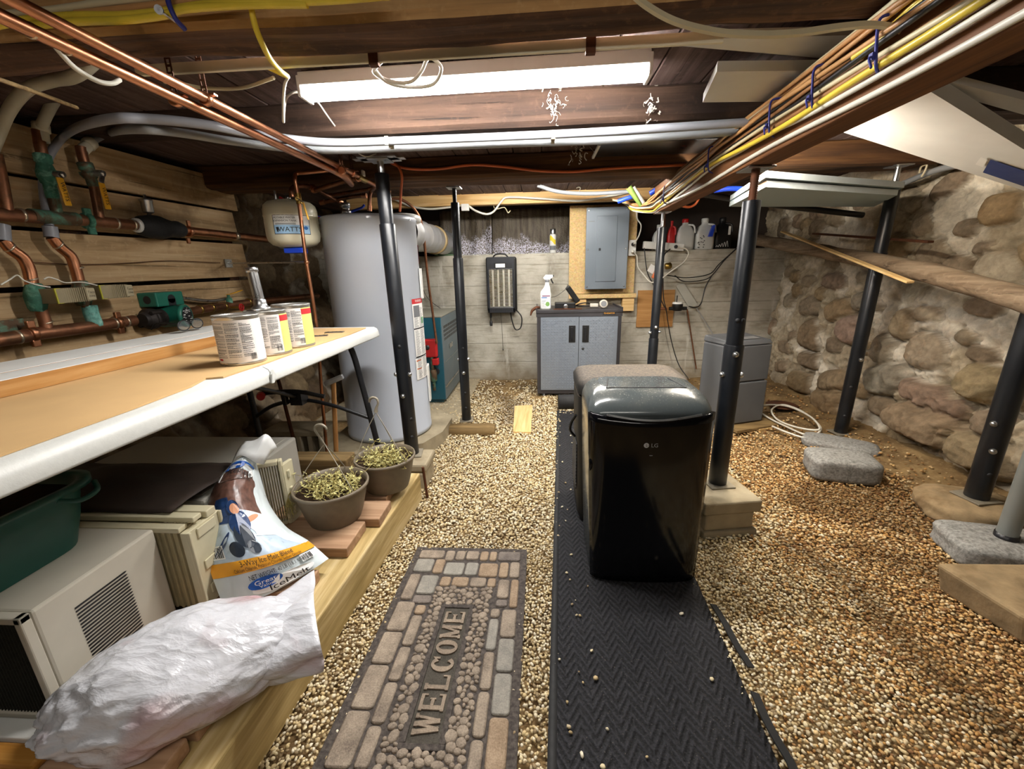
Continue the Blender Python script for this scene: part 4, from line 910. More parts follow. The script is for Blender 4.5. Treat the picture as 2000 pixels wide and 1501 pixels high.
def ball_valve(t, pts_top, c0, c1, handle, body_mat, dirn):
    """valve body between c0 and c1 with a stem nut and a long yellow lever"""
    c0 = np.array(c0); c1 = np.array(c1); d = (c1-c0)/np.linalg.norm(c1-c0); L_ = np.linalg.norm(c1-c0)
    v = MB(); v.lathe([(.022,0),(.027,.004),(.027,.030),(.022,.034),(.024,.04),(.031,L_*.40),(.031,L_*.52),(.024,L_*.66),(.020,L_*.68),(.021,L_*.9),(.019,L_)], c0, d, 16); b0 = v.build('valve', body_mat, t)
    m = c0+d*L_*.45; st = m+np.array((.045,.012,.0))
    v = MB(); v.cyl(m+np.array((.02,.005,0)), st, .015, .013, 10); v.lathe([(.013,0),(.013,.01),(.008,.014)], st, (1,.2,0), 6, 0, False); v.build('stem_nut', m_zinc, b0)
    h0 = np.array(st)+np.array((.006,0,0)); h1 = np.array(handle[0]); h2 = np.array(handle[1])
    v = MB(); v.bar(h0, h1, .020, .004, (1,0,0)); v.build('lever', m_zinc, b0, .001)
    v = MB(); v.bar(h1, h2, .026, .007, (1,0,0)); lev = v.build('yellow_grip', m_caby_h, b0, .0032, 3)
    ax_ = (h2-h1)/np.linalg.norm(h2-h1); ux = np.cross((1,0,0), ax_); ux /= np.linalg.norm(ux); cc = (h1+h2)/2+np.array((.0042,0,0))
    v = MB(); v.text('WATTS', lambda x, y: tuple(cc+ax_*x+ux*y), .021, 0); v.build('lettering', m_ink, b0)
m_caby_h = M_plain('yellow_vinyl', '#e0a520', .45, 0, .05, 20)
bt = [(-1.930, 1.686, 1.657), (-1.930, 1.676, 1.587)]
b = MB(); b.tube([(-1.930, 1.693, 1.671), (-1.930, 1.686, 1.621), (-1.930, 1.684, 1.585)], .0185, 16); b.build('riser', m_cu_old, t)
b = MB(); b.tube([(-1.930, 1.678, 1.431), (-1.930, 1.676, 1.399), (-1.930, 1.671, 1.356)], .019, 16); b.build('riser', m_cu_green, t)
ball_valve(t, None, (-1.930, 1.682, 1.588), (-1.930, 1.676, 1.425), ((-1.870, 1.669, 1.500), (-1.870, 1.673, 1.397)), m_verd, 1)
b = MB(); b.tube([(-1.930, 1.843, 1.653), (-1.930, 1.841, 1.626), (-1.930, 1.842, 1.591)], .0185, 16); b.build('riser', m_cu_old, t)
b = MB(); b.tube([(-1.930, 1.855, 1.505), (-1.930, 1.850, 1.447), (-1.930, 1.842, 1.367)], .0175, 16); b.build('riser', m_cu_old, t)
ball_valve(t, None, (-1.930, 1.841, 1.594), (-1.930, 1.856, 1.501), ((-1.870, 1.834, 1.510), (-1.870, 1.835, 1.404)), m_cu_green, 1)
b = MB(); b.tube([(-1.930, 1.530, 1.552), (-1.930, 1.520, 1.450), (-1.930, 1.508, 1.360)], .0185, 14); b.build('riser', m_cu_old, t)
# black insulated air separator with an air vent
AS = [(-1.930, 2.017, 1.357), (-1.930, 2.277, 1.357)]
t = thing('air_separator', 'black insulated air separator with a brass air vent on top', 'air separator', AS[0])
d = np.array(AS[1])-np.array(AS[0]); Ls = float(np.linalg.norm(d))
b = MB(); b.lathe([(.030,0),(.038,.008),(.046,.02),(.056,Ls*.28),(.057,Ls*.45),(.046,Ls*.62),(.040,Ls*.75),(.043,Ls*.88),(.034,Ls)], AS[0], d, 22); b.build('body', m_rubber, t)
b = MB(); b.lathe([(.030,-.012),(.033,-.008),(.033,.004),(.030,.006)], AS[0], d, 20); b.build('foam_collar', m_whitepl, t)
q = (-1.930, 2.097, 1.417)
b = MB(); b.lathe([(.009,-.03),(.009,.004),(.022,.006),(.024,.010),(.024,.055),(.027,.058),(.027,.066),(.020,.072),(.006,.074),(.006,.088),(.004,.090)], q, n=20); b.build('air_vent', m_zinc, t)
MC = [AS[1], (-1.930, 2.559, 1.357), (-1.930, 3.152, 1.353)]
t = thing('copper_main_run', 'copper main continuing from the black air separator toward the water heater', 'pipe', MC[1])
b = MB(); b.tube([tuple(np.array(AS[1])-d/Ls*.005), MC[1], MC[2]], .0222, 16); b.build('pipe', m_cu, t)
b = MB(); ring(b, (-1.930, 2.320, 1.353), (0,1,0), .030, .018); b.obox((-1.920, 2.320, 1.395),(.012,.02,.03)); b.obox((-1.920, 2.294, 1.303),(.012,.02,.03)); b.build('pipe_clamp', m_cu, t, .003)
b = MB(); ring(b, (-1.930, 2.691, 1.354), (0,1,0), .0245, .03); b.build('coupling', m_solder, t)
# lower main
LM = [(-1.930, 1.360, 0.913), (-1.930, 1.455, 0.917), (-1.930, 1.639, 0.916), (-1.930, 1.876, 0.920)]
t = thing('lower_copper_main', 'lower horizontal copper main behind the white boards, left of the green pump', 'pipe', LM[1])
b = MB(); b.tube([(-1.93,.5,LM[0][2]-.004)]+LM, .0245, 18); b.build('pipe', m_cu_old, t)
for q in ((-1.930, 1.411, 0.914), (-1.930, 1.832, 0.918), (-1.930, 1.776, 0.918)):
    b = MB(); ring(b, q, (0,1,0), .0262, .010); b.build('solder_ring', m_solder, t)
for q in ((-1.930, 1.456, 0.919), (-1.930, 1.793, 0.918)):
    b = MB(); ring(b, q, (0,1,0), .031, .022); b.obox(off(q,.01,0,.036),(.014,.026,.026)); b.obox(off(q,.01,0,-.036),(.014,.026,.026)); b.build('pipe_clamp', m_cu, t, .003)
b = MB(); b.tube([(-1.930, 1.694, 1.006), (-1.930, 1.693, 0.964), (-1.930, 1.699, 0.917)], .0265, 14); b.build('corroded_tee', M_plain('pale_verdigris','#6fa79b',.8,0,.4,60,.4,.3,('#a8cfc4',30,.5)), t)
b = MB(); b.obox((-1.960, 1.420, 0.947),(.008,.10,.06)); b.build('wall_plate', m_cu_green, t, .002)
# zone branches and zone valves
m_zv = M_plain('valve_head_plastic', '#8c8064', .5, 0, .12, 20); m_zl = M_plain('valve_label', '#a7a12c', .5, 0, .15, 20)
def zone(t, pts, body, bm, grip):
    b = MB(); b.tube(pts[0], .0225, 16); b.build('pex_fitting', m_pexg, t)
    b = MB(); b.tube(pts[1], .0195, 16, 0, 5); b.build('bent_branch', m_cu, t)
    for q, dd in pts[3]:
        r = MB(); ring(r, q, dd, .0212, .007); r.build('solder_ring', m_solder, t)
    b = MB(); b.tube(pts[2], .0195, 14); b.build('lower_stub', m_cu_old, t)
    c = np.array(body); v = MB(); v.lathe([(.020,-.055),(.026,-.045),(.031,-.02),(.034,0),(.031,.022),(.026,.042),(.020,.052)], c, (.05,.12,1), 16); bo = v.build('valve', bm, t)
    hd = c+np.array((.055,.058,.002)); v = MB(); v.obox(hd,(.072,.128,.056),.06)
    for k in range(11): v.obox(hd+np.array((.0365,-.036+k*.0082,0)),(.004,.0042,.057),.06)
    v.build('actuator', m_zv, bo, .003)
    v = MB(); v.obox(hd+np.array((.037,-.055,0)),(.004,.022,.058),.06); v.build('warning_label', m_zl, bo)
    v = MB(); v.obox(hd+np.array((.031,.067,0)),(.012,.036,.050),.06); nose = v.build('nose_cap', M_plain('valve_nose','#a89d80',.5,0,.05,20), bo, .004)
    v = MB(); cc = hd+np.array((.0375,.067,0))
    v.text('Taco', lambda x,y: (cc[0]+.0005, cc[1]+x, cc[2]+.008+y), .014, 0); v.text('ZONE', lambda x,y: (cc[0]+.0005, cc[1]+x, cc[2]-.008+y), .009, 0); v.build('lettering', m_ink, bo)
t = thing('zone_valve', 'nearer zone valve with a green corroded body and ribbed beige head', 'valve', (-1.930, 1.539, 1.060), 0, 'zone valves on the copper branches')
zone(t, [[(-1.930, 1.478, 1.311), (-1.930, 1.471, 1.281), (-1.930, 1.466, 1.255)], [(-1.930, 1.467, 1.258), (-1.930, 1.482, 1.226), (-1.930, 1.509, 1.197), (-1.930, 1.517, 1.157), (-1.930, 1.511, 1.095)], [(-1.930, 1.514, 1.005), (-1.930, 1.515, 0.964), (-1.930, 1.511, 0.918)],
     [((-1.930, 1.478, 1.233),(0,1,-.8)), ((-1.930, 1.514, 1.119),(0,.25,-1)), ((-1.930, 1.517, 0.954),(0,.2,-1))]], (-1.930, 1.511, 1.053), m_verd, 0)
t = thing('zone_valve', 'farther zone valve with a brown body, nearer the green pump', 'valve', (-1.930, 1.698, 1.051), 0, 'zone valves on the copper branches')
zone(t, [[(-1.930, 1.633, 1.318), (-1.930, 1.631, 1.293), (-1.930, 1.628, 1.276)], [(-1.930, 1.629, 1.278), (-1.930, 1.648, 1.242), (-1.930, 1.678, 1.207), (-1.930, 1.683, 1.162), (-1.930, 1.682, 1.100)], [(-1.930, 1.686, 1.006), (-1.930, 1.688, 0.984), (-1.930, 1.689, 0.949)],
     [((-1.930, 1.643, 1.250),(0,1,-.8)), ((-1.930, 1.691, 1.160),(0,.25,-1)), ((-1.930, 1.692, 0.991),(0,.2,-1))]], (-1.930, 1.680, 1.058), m_cu_green, 0)
b = MB(); b.tube([(-1.880, 1.380, 1.103), (-1.880, 1.412, 1.121), (-1.870, 1.429, 1.134), (-1.860, 1.438, 1.114), (-1.850, 1.468, 1.097), (-1.850, 1.504, 1.088)], .0026, 6); o = b.build('control_wire', m_cabw); tag(o, 'thin pale control wire into the nearer zone valve', 'wire', 'zone valve wires')
b = MB(); b.tube([(-1.870, 1.508, 1.118), (-1.870, 1.526, 1.125), (-1.870, 1.553, 1.115), (-1.870, 1.578, 1.103), (-1.860, 1.631, 1.103), (-1.850, 1.679, 1.088)], .0026, 6); o = b.build('control_wire', m_cabw); tag(o, 'thin pale control wire into the farther zone valve', 'wire', 'zone valve wires')
b = MB(); b.tube([(-1.985, 1.584, 1.183), (-1.985, 1.741, 1.176), (-1.985, 1.949, 1.182), (-1.985, 2.211, 1.198), (-1.985, 2.582, 1.191)], .002, 5); o = b.build('thin_wire', m_rust); tag(o, 'thin dark wire strung level along the third wall plank', 'wire')
# green circulator pump
m_pump = M_plain('pump_green', '#1f6a58', .42, 0, .1, 20); m_pumpd = M_plain('pump_dark', '#2b2522', .6, .4, .3, 20, .2)
q0 = np.array((-1.930, 2.072, 0.926)); t = thing('circulator_pump', 'green circulator pump with a terminal box and round nameplate', 'pump', tuple(q0))
b = MB(); b.lathe([(.052,-.02),(.056,.0),(.056,.09),(.060,.094),(.060,.104),(.054,.110)], q0+np.array((-.03,.0,-.01)), (.97,.25,0), 28); mo = b.build('motor', m_pump, t)
ax = np.array((.97,.25,0)); ax /= np.linalg.norm(ax); fc = q0+np.array((-.03,.0,-.01))+ax*.1106; ux = np.array((-ax[1],ax[0],0)); uz = np.array((0,0,1.))
b = MB(); b.add([tuple(fc+(ux*math.cos(a)+uz*math.sin(a))*.047) for a in np.linspace(0,6.283,29)[:-1]], [list(range(28))], 0)
for k in range(26):
    r = random.Random(k); a = r.uniform(0,6.28); d = .012+.028*r.random(); c = fc+ax*.0008+(ux*math.cos(a)+uz*math.sin(a))*d; w_ = r.uniform(.003,.009); b.add([tuple(c+ux*p+uz*q) for p, q in ((-w_,-.0014),(w_,-.0014),(w_,.0014),(-w_,.0014))], [[0,1,2,3]], 1)
b.text('taco', lambda x,y: tuple(fc+ax*.001+ux*x+uz*(y+.026)), .016, 1); b.build('nameplate', [m_ink, m_paper], mo)
b = MB(); b.obox(q0+np.array((-.02,.0,.080)),(.10,.165,.070),.0); tb = b.build('terminal_box', m_pump, t, .006)
b = MB(); b.cyl(q0+np.array((-.02,-.0835,.08)), q0+np.array((-.02,-.083,.08)), .020, n=18); b.build('knockout', m_ink, tb); b = MB(); b.cyl(q0+np.array((.0302,.005,.080)), q0+np.array((.0312,.005,.080)), .022, n=18); b.prism([tuple(q0+np.array((.0304,y,z))) for y, z in ((-.017,.080),(.027,.080),(.027,.047),(-.017,.047))], (.0008,0,0)); b.build('knockout', m_ink, tb)
b = MB(); b.lathe([(.030,-.055),(.036,-.04),(.036,-.03),(.050,-.026),(.050,-.012),(.046,-.010),(.050,-.008),(.050,.006),(.04,.01),(.044,.05)], q0+np.array((0,-.10,-.010)), (0,1,0), 22)
for a in (.7, 3.84): b.cyl(q0+np.array((.048*math.cos(a),-.138,-.01+.048*math.sin(a))), q0+np.array((.048*math.cos(a),-.085,-.01+.048*math.sin(a))), .010, n=8)
b.build('flange', m_pumpd, t)
PO = [(-1.930, 2.286, 0.931), (-1.930, 2.480, 0.935), (-1.930, 2.718, 0.938), (-1.930, 3.586, 0.926)]
t = thing('return_pipe', 'brass and copper return pipe with a red wheel right of the green pump', 'pipe', PO[1])
b = MB(); b.tube([tuple(q0+np.array((0,.08,0)))]+PO, .0215, 16); b.build('pipe', m_cu_old, t)
for q in ((-1.930, 2.279, 0.932), (-1.930, 2.367, 0.933), (-1.930, 2.471, 0.932), (-1.930, 2.693, 0.940)):
    b = MB(); ring(b, q, (0,1,-.02), .0245, .014); b.build('coupling', m_brass, t)
q = (-1.860, 2.508, 0.922); b = MB(); b.tube([off(q,-.07,0,0), off(q,.012,0,0)], .007, 8); b.build('drain_stem', m_brass, t)
b = MB(); b.tube([(q[0]+.012, q[1]+.019*math.cos(a), q[2]+.019*math.sin(a)) for a in np.linspace(0,6.283,19)], .0042, 8, 0, 2)
for k in range(5): a = k*1.2566; b.tube([(q[0]+.010,q[1],q[2]), (q[0]+.012, q[1]+.019*math.cos(a), q[2]+.019*math.sin(a))], .0035, 6)
b.build('red_wheel', m_red, t)
q = (-1.930, 2.524, 0.978); b = MB(); b.lathe([(.018,-.03),(.018,.0),(.010,.003),(.008,.02)], q, n=12); vb = b.build('valve', m_verd, t)
b = MB(); b.bar(off(q,0,-.01,.022), off(q,0,.025,.024), .016, .003); b.bar(off(q,0,.024,.024), off(q,0,.13,.042), .016, .004); b.build('yellow_lever', m_caby_h, vb, .001)
b = MB(); b.tube([tuple(q0+np.array((-.02,.082,.085))), (-1.950, 2.373, 0.974), (-1.950, 2.518, 0.973)], .0085, 10); o = b.build('flexible_conduit', m_zinc); tag(o, 'grey flexible conduit running right from the pump terminal box', 'conduit')

# hoses looping in at the top left
def hose(name, pts, r, mat, label, grp='plastic water hoses at the top left', sub=8):
    b = MB(); b.tube(pts, r, 14, 0, sub); o = b.build(name, mat); return tag(o, label, 'hose', grp)
hose('water_hose', [(0.773, 1.724, 1.600), (0.281, 1.758, 1.600), (-0.100, 1.766, 1.600), (-0.494, 1.761, 1.600), (-0.809, 1.742, 1.600), (-1.007, 1.611, 1.600), (-1.097, 1.483, 1.597), (-1.218, 1.403, 1.594), (-1.337, 1.376, 1.588), (-1.900, 1.784, 1.690), (-1.965, 1.745, 1.604), (-1.970, 1.689, 1.481), (-1.935, 1.636, 1.319)], .0145, m_pexg, 'grey water pipe, upper of the two along the beam, looping down the planks')
hB = hose('water_hose', [(0.817, 1.815, 1.598), (0.299, 1.863, 1.598), (-0.106, 1.852, 1.598), (-0.521, 1.848, 1.598), (-0.816, 1.841, 1.598), (-0.996, 1.780, 1.597), (-1.134, 1.651, 1.594), (-1.220, 1.520, 1.588), (-1.303, 1.442, 1.580), (-1.880, 1.937, 1.727), (-1.930, 1.891, 1.683)], .0140, m_pex, 'pale water pipe, lower of the two along the beam, ending at the second valve')
hose('water_hose', [(-1.900, 1.459, 1.487), (-1.850, 1.487, 1.590), (-1.750, 1.465, 1.660), (-1.600, 1.406, 1.691), (-1.500, 1.396, 1.707), (-1.350, 1.336, 1.693), (-1.22,1.33,1.755)], .0175, m_pexc, 'cream water hose at the far left edge, curving down past the planks')
hose('water_hose', [(-1.920, 1.698, 1.681), (-1.860, 1.682, 1.722), (-1.780, 1.658, 1.761), (-1.650, 1.605, 1.780), (-1.500, 1.528, 1.767), (-1.32,1.36,1.755)], .0175, m_pexc, 'cream water hose feeding the green corroded valve')
for q, dd, lb in (((-1.925, 1.704, 1.688),(.05,.12,1),'cream union nut on the hose above the green corroded valve'), ((-1.930, 1.890, 1.679),(.1,.9,.9),'cream union nut on the pale pipe above the second valve')):
    b = MB(); b.lathe([(.020,-.02),(.026,-.018),(.026,.008),(.024,.012),(.018,.014)], q, dd, 18); b.lathe([(.021,-.055),(.021,-.02)], q, dd, 16); o = b.build('union_nut', m_pexc); tag(o, lb, 'fitting', 'union nuts')
for q in ((-0.578, 1.782, 1.598), (0.055, 1.801, 1.598)):
    b = MB(); b.obox(off(q,0,-.01,.012),(.014,.062,.004)); 
    for dy in (-.04,.0,.022): b.obox(off(q,0,dy,.0),(.014,.004,.030))
    o = b.build('pipe_clip', m_cream, None, .001); tag(o, 'yellowed clip holding both pipes to the beam, ' + ('left of the screw bracket end' if q[0] < -.3 else 'under the middle of the strip light'), 'clip', 'clips on the beam pipes')

# two parallel copper pipes hanging under the beams
c1a, c1b = (-0.920, 0.800, 1.555), (-0.915, 1.996, 1.555)
c2a, c2b = (-0.887, 0.813, 1.575), (-0.895, 2.454, 1.575)
def ext(a, b_, y): k = (y-a[1])/(b_[1]-a[1]); return tuple(np.array(a)+(np.array(b_)-np.array(a))*k)
t = thing('copper_pipe', 'long lower copper pipe slanting down from the top left corner', 'pipe', c1a, 0, 'parallel copper supply pipes')
b = MB(); b.tube([ext(c1a,c1b,.25), ext(c1a,c1b,1.0), c1b], .0125, 14); b.build('pipe', m_cu, t)
for q in ((-0.922, 0.846, 1.555), (-0.923, 0.907, 1.555)):
    b = MB(); ring(b, q, (0,1,0), .0139, .006); b.build('solder_ring', m_solder, t)
b = MB(); b.tube([c1b, ext(c1b,(c1b[0]+.02,2.2,1.545),2.08), (c1b[0]-.02,2.22,1.54)], [.0125,.017,.017,.0125], 14); b.build('tee', m_cu, t)
t = thing('copper_pipe', 'long upper copper pipe beside the lower one at the top left', 'pipe', c2a, 0, 'parallel copper supply pipes')
b = MB(); b.tube([ext(c2a,c2b,.25), ext(c2a,c2b,1.0), c2b, (c2b[0]+.015,2.62,1.57)], .0115, 14); b.build('pipe', m_cu, t)
b = MB(); q = (-0.898, 2.262, 1.575); b.tube([off(q,0,-.05,0), off(q,0,.05,0)], .0165, 12); vb = b.build('valve', m_brass, t)
b = MB(); b.obox(off(q,.012,0,.022),(.012,.03,.028)); b.build('white_tag', m_whitepl, vb, .004)
for (px_, lb) in (((-0.931, 1.171, 1.555),'copper hanger strap on the lower copper pipe behind the first beam'), ((-0.891, 1.228, 1.575),'dark perforated hanger strap on the upper copper pipe behind the first beam'), ((-0.876, 1.993, 1.555),'perforated hanger strap above the copper tee'), ((-0.893, 2.143, 1.575),'slotted hanger strap over the far end of the upper copper pipe')):
    t = thing('pipe_hanger', lb, 'hanger', px_, 0, 'hangers on the copper pipes')
    b = MB(); h = 1.742-px_[2]-.012
    for k in range(int(h/.016)+1):
        zz = px_[2]+.014+k*.016; 
        if zz+.014 > 1.742: break
        b.box((px_[0]-.008,px_[1]-.001,zz),(px_[0]-.004,px_[1]+.001,zz+.016)); b.box((px_[0]+.004,px_[1]-.001,zz),(px_[0]+.008,px_[1]+.001,zz+.016)); b.box((px_[0]-.004,px_[1]-.001,zz+.011),(px_[0]+.004,px_[1]+.001,zz+.016))
    b.build('strap', m_rust, t)
    b = MB(); ring(b, px_, (0,1,0), .0165, .016); b.box((px_[0]-.03,px_[1]-.007,px_[2]+.006),(px_[0]+.03,px_[1]+.007,px_[2]+.010)); b.build('clamp', m_cu, t)

# copper around the expansion tank
ETC = (-1.355, 2.36)
t = thing('expansion_tank', 'cream pressure tank with a blue and white printed label', 'tank', (ETC[0],ETC[1],1.27))
zb, zt = 1.255, 1.500; R = .135
b = MB(); b.lathe([(.02,zb-.0),(.07,zb+.002),(R*.82,zb+.014),(R*.96,zb+.034),(R,zb+.06),(R,zb+.155),(R*1.01,zb+.158),(R*1.01,zb+.163),(R,zb+.166),(R,zt-.055),(R*.95,zt-.03),(R*.8,zt-.012),(.06,zt-.001),(.02,zt)], (ETC[0],ETC[1],0), n=40); b.build('tank', M_plain('cream_enamel','#d8d2b8',.3,0,.03,10), t)
b = MB(); b.lathe([(.012,zt-.003),(.015,zt+.0),(.015,zt+.02),(.011,zt+.024)], (ETC[0],ETC[1],0), n=14); b.build('nipple', m_zinc, t)
th0 = math.atan2(-ETC[1], -ETC[0])-.02
def ep(x, y, dr=.0008): a = th0+x/R; return (ETC[0]+(R+dr)*math.cos(a), ETC[1]+(R+dr)*math.sin(a), 1.365+y)
b = MB()
def er(x0, x1, y0, y1, m, dr): b.grid([[ep(x,y,dr) for x in np.linspace(x0,x1,14)] for y in (y0,y1)], m)
er(-.092,.092,-.048,.048,1,.0008); er(-.089,.089,-.045,.045,0,.0012); er(-.089,.089,-.045,-.002,3,.0016)
b.text('POTABLE WATER', lambda x,y: ep(x-.032,y+.033,.0022), .0135, 1); b.text('EXPANSION TANK', lambda x,y: ep(x-.030,y+.018,.0022), .0135, 1)
for k in range(3): er(-.08,.02,.003+k*.003-.004,.0045+k*.003-.004,2,.0022)
b.text('WATTS', lambda x,y: ep(x-.012,y-.025,.0026), .033, 1, 1.05); b.prism([ep(-.079,-.013,.0024),ep(-.063,-.013,.0024),ep(-.069,-.037,.0024),ep(-.074,-.037,.0024)], (0,-.0003,0), 1)
b.add([ep(.068+.011*math.cos(a), -.016+.009*math.sin(a), .0026) for a in np.linspace(0,6.283,15)[:-1]], [list(range(14))], 4); b.build('label', [m_paper, m_ink, m_inkg, M_plain('label_sky','#9dc3e2',.6,0,.02,10), m_inkb], t)
b = MB(); b.obox((ETC[0]+.01,ETC[1]-.02,zb-.016),(.10,.08,.028),.2); o = b.build('blue_band', m_blue, None, .004); tag(o, 'blue fitting under the cream pressure tank', 'fitting')
t = thing('relief_pipe', 'thin copper pipe dropping in front of the cream pressure tank past the table', 'pipe', (-1.177, 2.200, 1.402))
b = MB(); b.tube([(-1.009, 2.220, 1.610), (-1.156, 2.220, 1.602), (-1.209, 2.220, 1.599), (-1.212, 2.200, 1.574), (-1.210, 2.200, 1.475), (-1.217, 2.200, 1.203), (-1.213, 2.200, 0.851), (-1.240, 2.200, 0.479), (-1.269, 2.200, 0.031)], .0092, 12, 0, 5); b.build('pipe', m_cu, t)
b = MB(); q = (-1.210, 2.200, 1.475); b.tube([off(q,0,0,.03), off(q,.002,0,-.02)], .0145, 12); b.cyl(off(q,.0,-.01,0), off(q,.012,-.035,0), .009, n=8); vb = b.build('valve', m_brass, t)
b = MB(); b.bar(off(q,.012,-.035,.003), off(q,.045,-.04,-.02), .010, .003); b.build('lever', m_zinc, vb)
b = MB(); b.bar(off(q,.044,-.04,-.018), off(q,.058,-.04,-.10), .012, .005, (1,0,0)); b.build('yellow_grip', m_caby_h, vb, .002)
b = MB(); ring(b, (-1.216, 2.200, 1.173), (0,0,1), .0135, .014); b.build('clamp', m_cu, t)
b = MB(); b.tube([(-1.980, 2.646, 1.189), (-1.222, 2.200, 1.173)], .0055, 8); b.obox((-1.995, 2.666, 1.189),(.008,.06,.05)); o = b.build('stand_off_rod', m_zinc, None); tag(o, 'thin steel rod from a wall plate bracing the dropping copper pipe', 'rod')
runs = [([(-1.280, 2.500, 1.569), (-0.993, 2.320, 1.579), (-0.897, 2.220, 1.567)], .0125, 'short horizontal copper pipe from the tee over the cream tank'),
        ([(-1.328, 2.360, 1.514), (-1.331, 2.360, 1.548), (-1.318, 2.400, 1.577), (-1.277, 2.500, 1.587)], .0125, 'copper elbow rising from the cream tank nipple'),
        ([(-1.277, 2.500, 1.587), (-1.243, 2.620, 1.551), (-1.211, 2.700, 1.533)], .0105, 'diagonal copper pipe behind the tank toward the heater'),
        ([(-1.306, 2.720, 1.576), (-0.987, 2.660, 1.597)], .0105, 'upper copper crosspipe above the water heater'),
        ([(-1.331, 2.660, 1.528), (-1.119, 2.660, 1.556), (-1.036, 2.660, 1.559)], .0115, 'lower copper crosspipe above the water heater'),
        ([(-0.895, 2.454, 1.575), (-0.960, 2.550, 1.567), (-0.976, 2.550, 1.532), (-0.985, 2.550, 1.458)], .0105, 'copper drop into the steel nipple on the water heater')]
for pts, r, lb in runs:
    t = thing('copper_branch', lb, 'pipe', pts[0], 0, 'copper branches over the heater'); b = MB(); b.tube(pts, r, 12, 0, 6); b.build('pipe', m_cu_old, t)
    for q, q2 in ((pts[0],pts[1]),(pts[-1],pts[-2])):
        f = MB(); dd = np.array(q2)-np.array(q); L_ = np.linalg.norm(dd); f.tube([q, tuple(np.array(q)+dd/L_*min(.03,L_*.4))], r*1.28, 12); f.build('fitting', m_cu, t)
b = MB(); b.tube([(-1.556, 2.850, 1.502), (-1.436, 2.950, 1.477), (-1.215, 2.950, 1.526), (-1.170, 2.950, 1.550)], .008, 8); o = b.build('blue_tube', m_blue); tag(o, 'blue plastic tube behind the top of the water heater', 'tube')
b = MB(); b.tube([(-1.667, 2.800, 1.591), (-1.483, 2.900, 1.473), (-1.232, 2.980, 1.491)], .008, 8); o = b.build('red_tube', m_red); tag(o, 'red plastic tube behind the top of the water heater', 'tube')
b = MB(); b.tube([(-1.449, 2.400, 1.558), (-1.450, 2.400, 1.490)], .0065, 8); o = b.build('threaded_rod', m_galv); tag(o, 'short grey threaded rod at the left of the cream tank', 'rod')

# ================================================================== BACK OF THE ROOM
# ---- water heater
HC = (-1.006, 2.58); HR = .272
t = thing('water_heater', 'tall pale grey cylindrical water heater behind the table end', 'water heater', (HC[0],HC[1],.09))
m_heat = M_plain('pale_grey_enamel', '#b4bac4', .32, 0, .03, 3)
b = MB(); b.lathe([(HR-.01,.095),(HR,.10),(HR,.125),(HR-.003,.128),(HR-.003,1.385),(HR+.002,1.388),(HR+.003,1.412),(HR-.006,1.42),(.10,1.424),(.001,1.424)], (*HC,0), n=72); b.build('tank', m_heat, t)
b = MB(); b.lathe([(.09,1.40),(.115,1.402),(.118,1.425),(.112,1.440),(.09,1.448),(.001,1.449)], (HC[0]+.165,HC[1]+.10,0), n=28); b.build('top_cap', m_whitepl, t)
b = MB(); b.lathe([(.020,1.42),(.020,1.440),(.025,1.441),(.025,1.458),(.018,1.460),(.018,1.475),(.024,1.476),(.024,1.50),(.014,1.502)], (HC[0]-.10,HC[1]-.07,0), n=16); b.build('nipple', m_zinc, t)
b = MB(); b.lathe([(.020,1.42),(.020,1.440),(.016,1.442),(.016,1.50)], (HC[0]-.16,HC[1]+.02,0), n=14); b.build('nipple', m_zinc, t)
def hp(a, z, dr=.001): a = R_(a); return (HC[0]+(HR+dr)*math.cos(a), HC[1]+(HR+dr)*math.sin(a), z)
def hpatch(b, a0, a1, z0, z1, m, dr): b.grid([[hp(a,z,dr) for a in np.linspace(a0,a1,8)] for z in (z0,z1)], m)
lb_ = MB(); hpatch(lb_, -24, 6, .78, .955, 0, .0010); hpatch(lb_, -24, 6, .925, .955, 3, .0016); hpatch(lb_, -22, -8, .845, .915, 4, .0016)
hpatch(lb_, -24, 6, .605, .772, 0, .0010); hpatch(lb_, -24, 6, .772, .78, 1, .0014); hpatch(lb_, -24, 6, .600, .606, 1, .0014)
hpatch(lb_, -26, 4, .46, .595, 0, .0010); hpatch(lb_, -24, -14, .575, .583, 5, .0016); hpatch(lb_, -24, -14, .525, .532, 5, .0016)
hpatch(lb_, -5, 3, .80, .84, 6, .0016)
rr = random.Random(4)
for z in np.arange(.47,.90,.0075):
    if .595 < z < .61 or .77 < z < .785: continue
    for (a0,a1) in ((-22,-12),(-10,3)):
        if z > .84 and a0 < -12: continue
        hpatch(lb_, a0, a0+(a1-a0)*rr.uniform(.6,1), z, z+.0026, 2, .0018)
lb_.text('WARNING', lambda x,y: hp(-9+x*170, .941+y, .002), .021, 0); lb_.build('warning_label', [m_paper,m_ink,m_inkg,m_inkr,m_inkg,M_plain('label_orange','#d06a3a',.6,0,.05,10),M_plain('label_green','#5fa56c',.6,0,.05,10)], t)
b = MB(); hpatch(b, 14, 26, 1.16, 1.27, 0, .001); b.build('red_badge', m_inkr, t)
for z0, z1 in ((.95,1.13),(.28,.52)):
    b = MB()
    b.prism([hp(a,z0,.0) for a in (2,14,20)]+[hp(a,z0,.012) for a in (20,14,2)], (0,0,z1-z0)); b.build('access_cover', m_whitepl, t, .003)
for a, z in ((-70,1.40),(-15,1.40),(8,1.40)):
    b = MB(); b.cyl(hp(a,z,-.002), hp(a,z,.005), .006, n=8); b.build('screw', m_zinc, t)
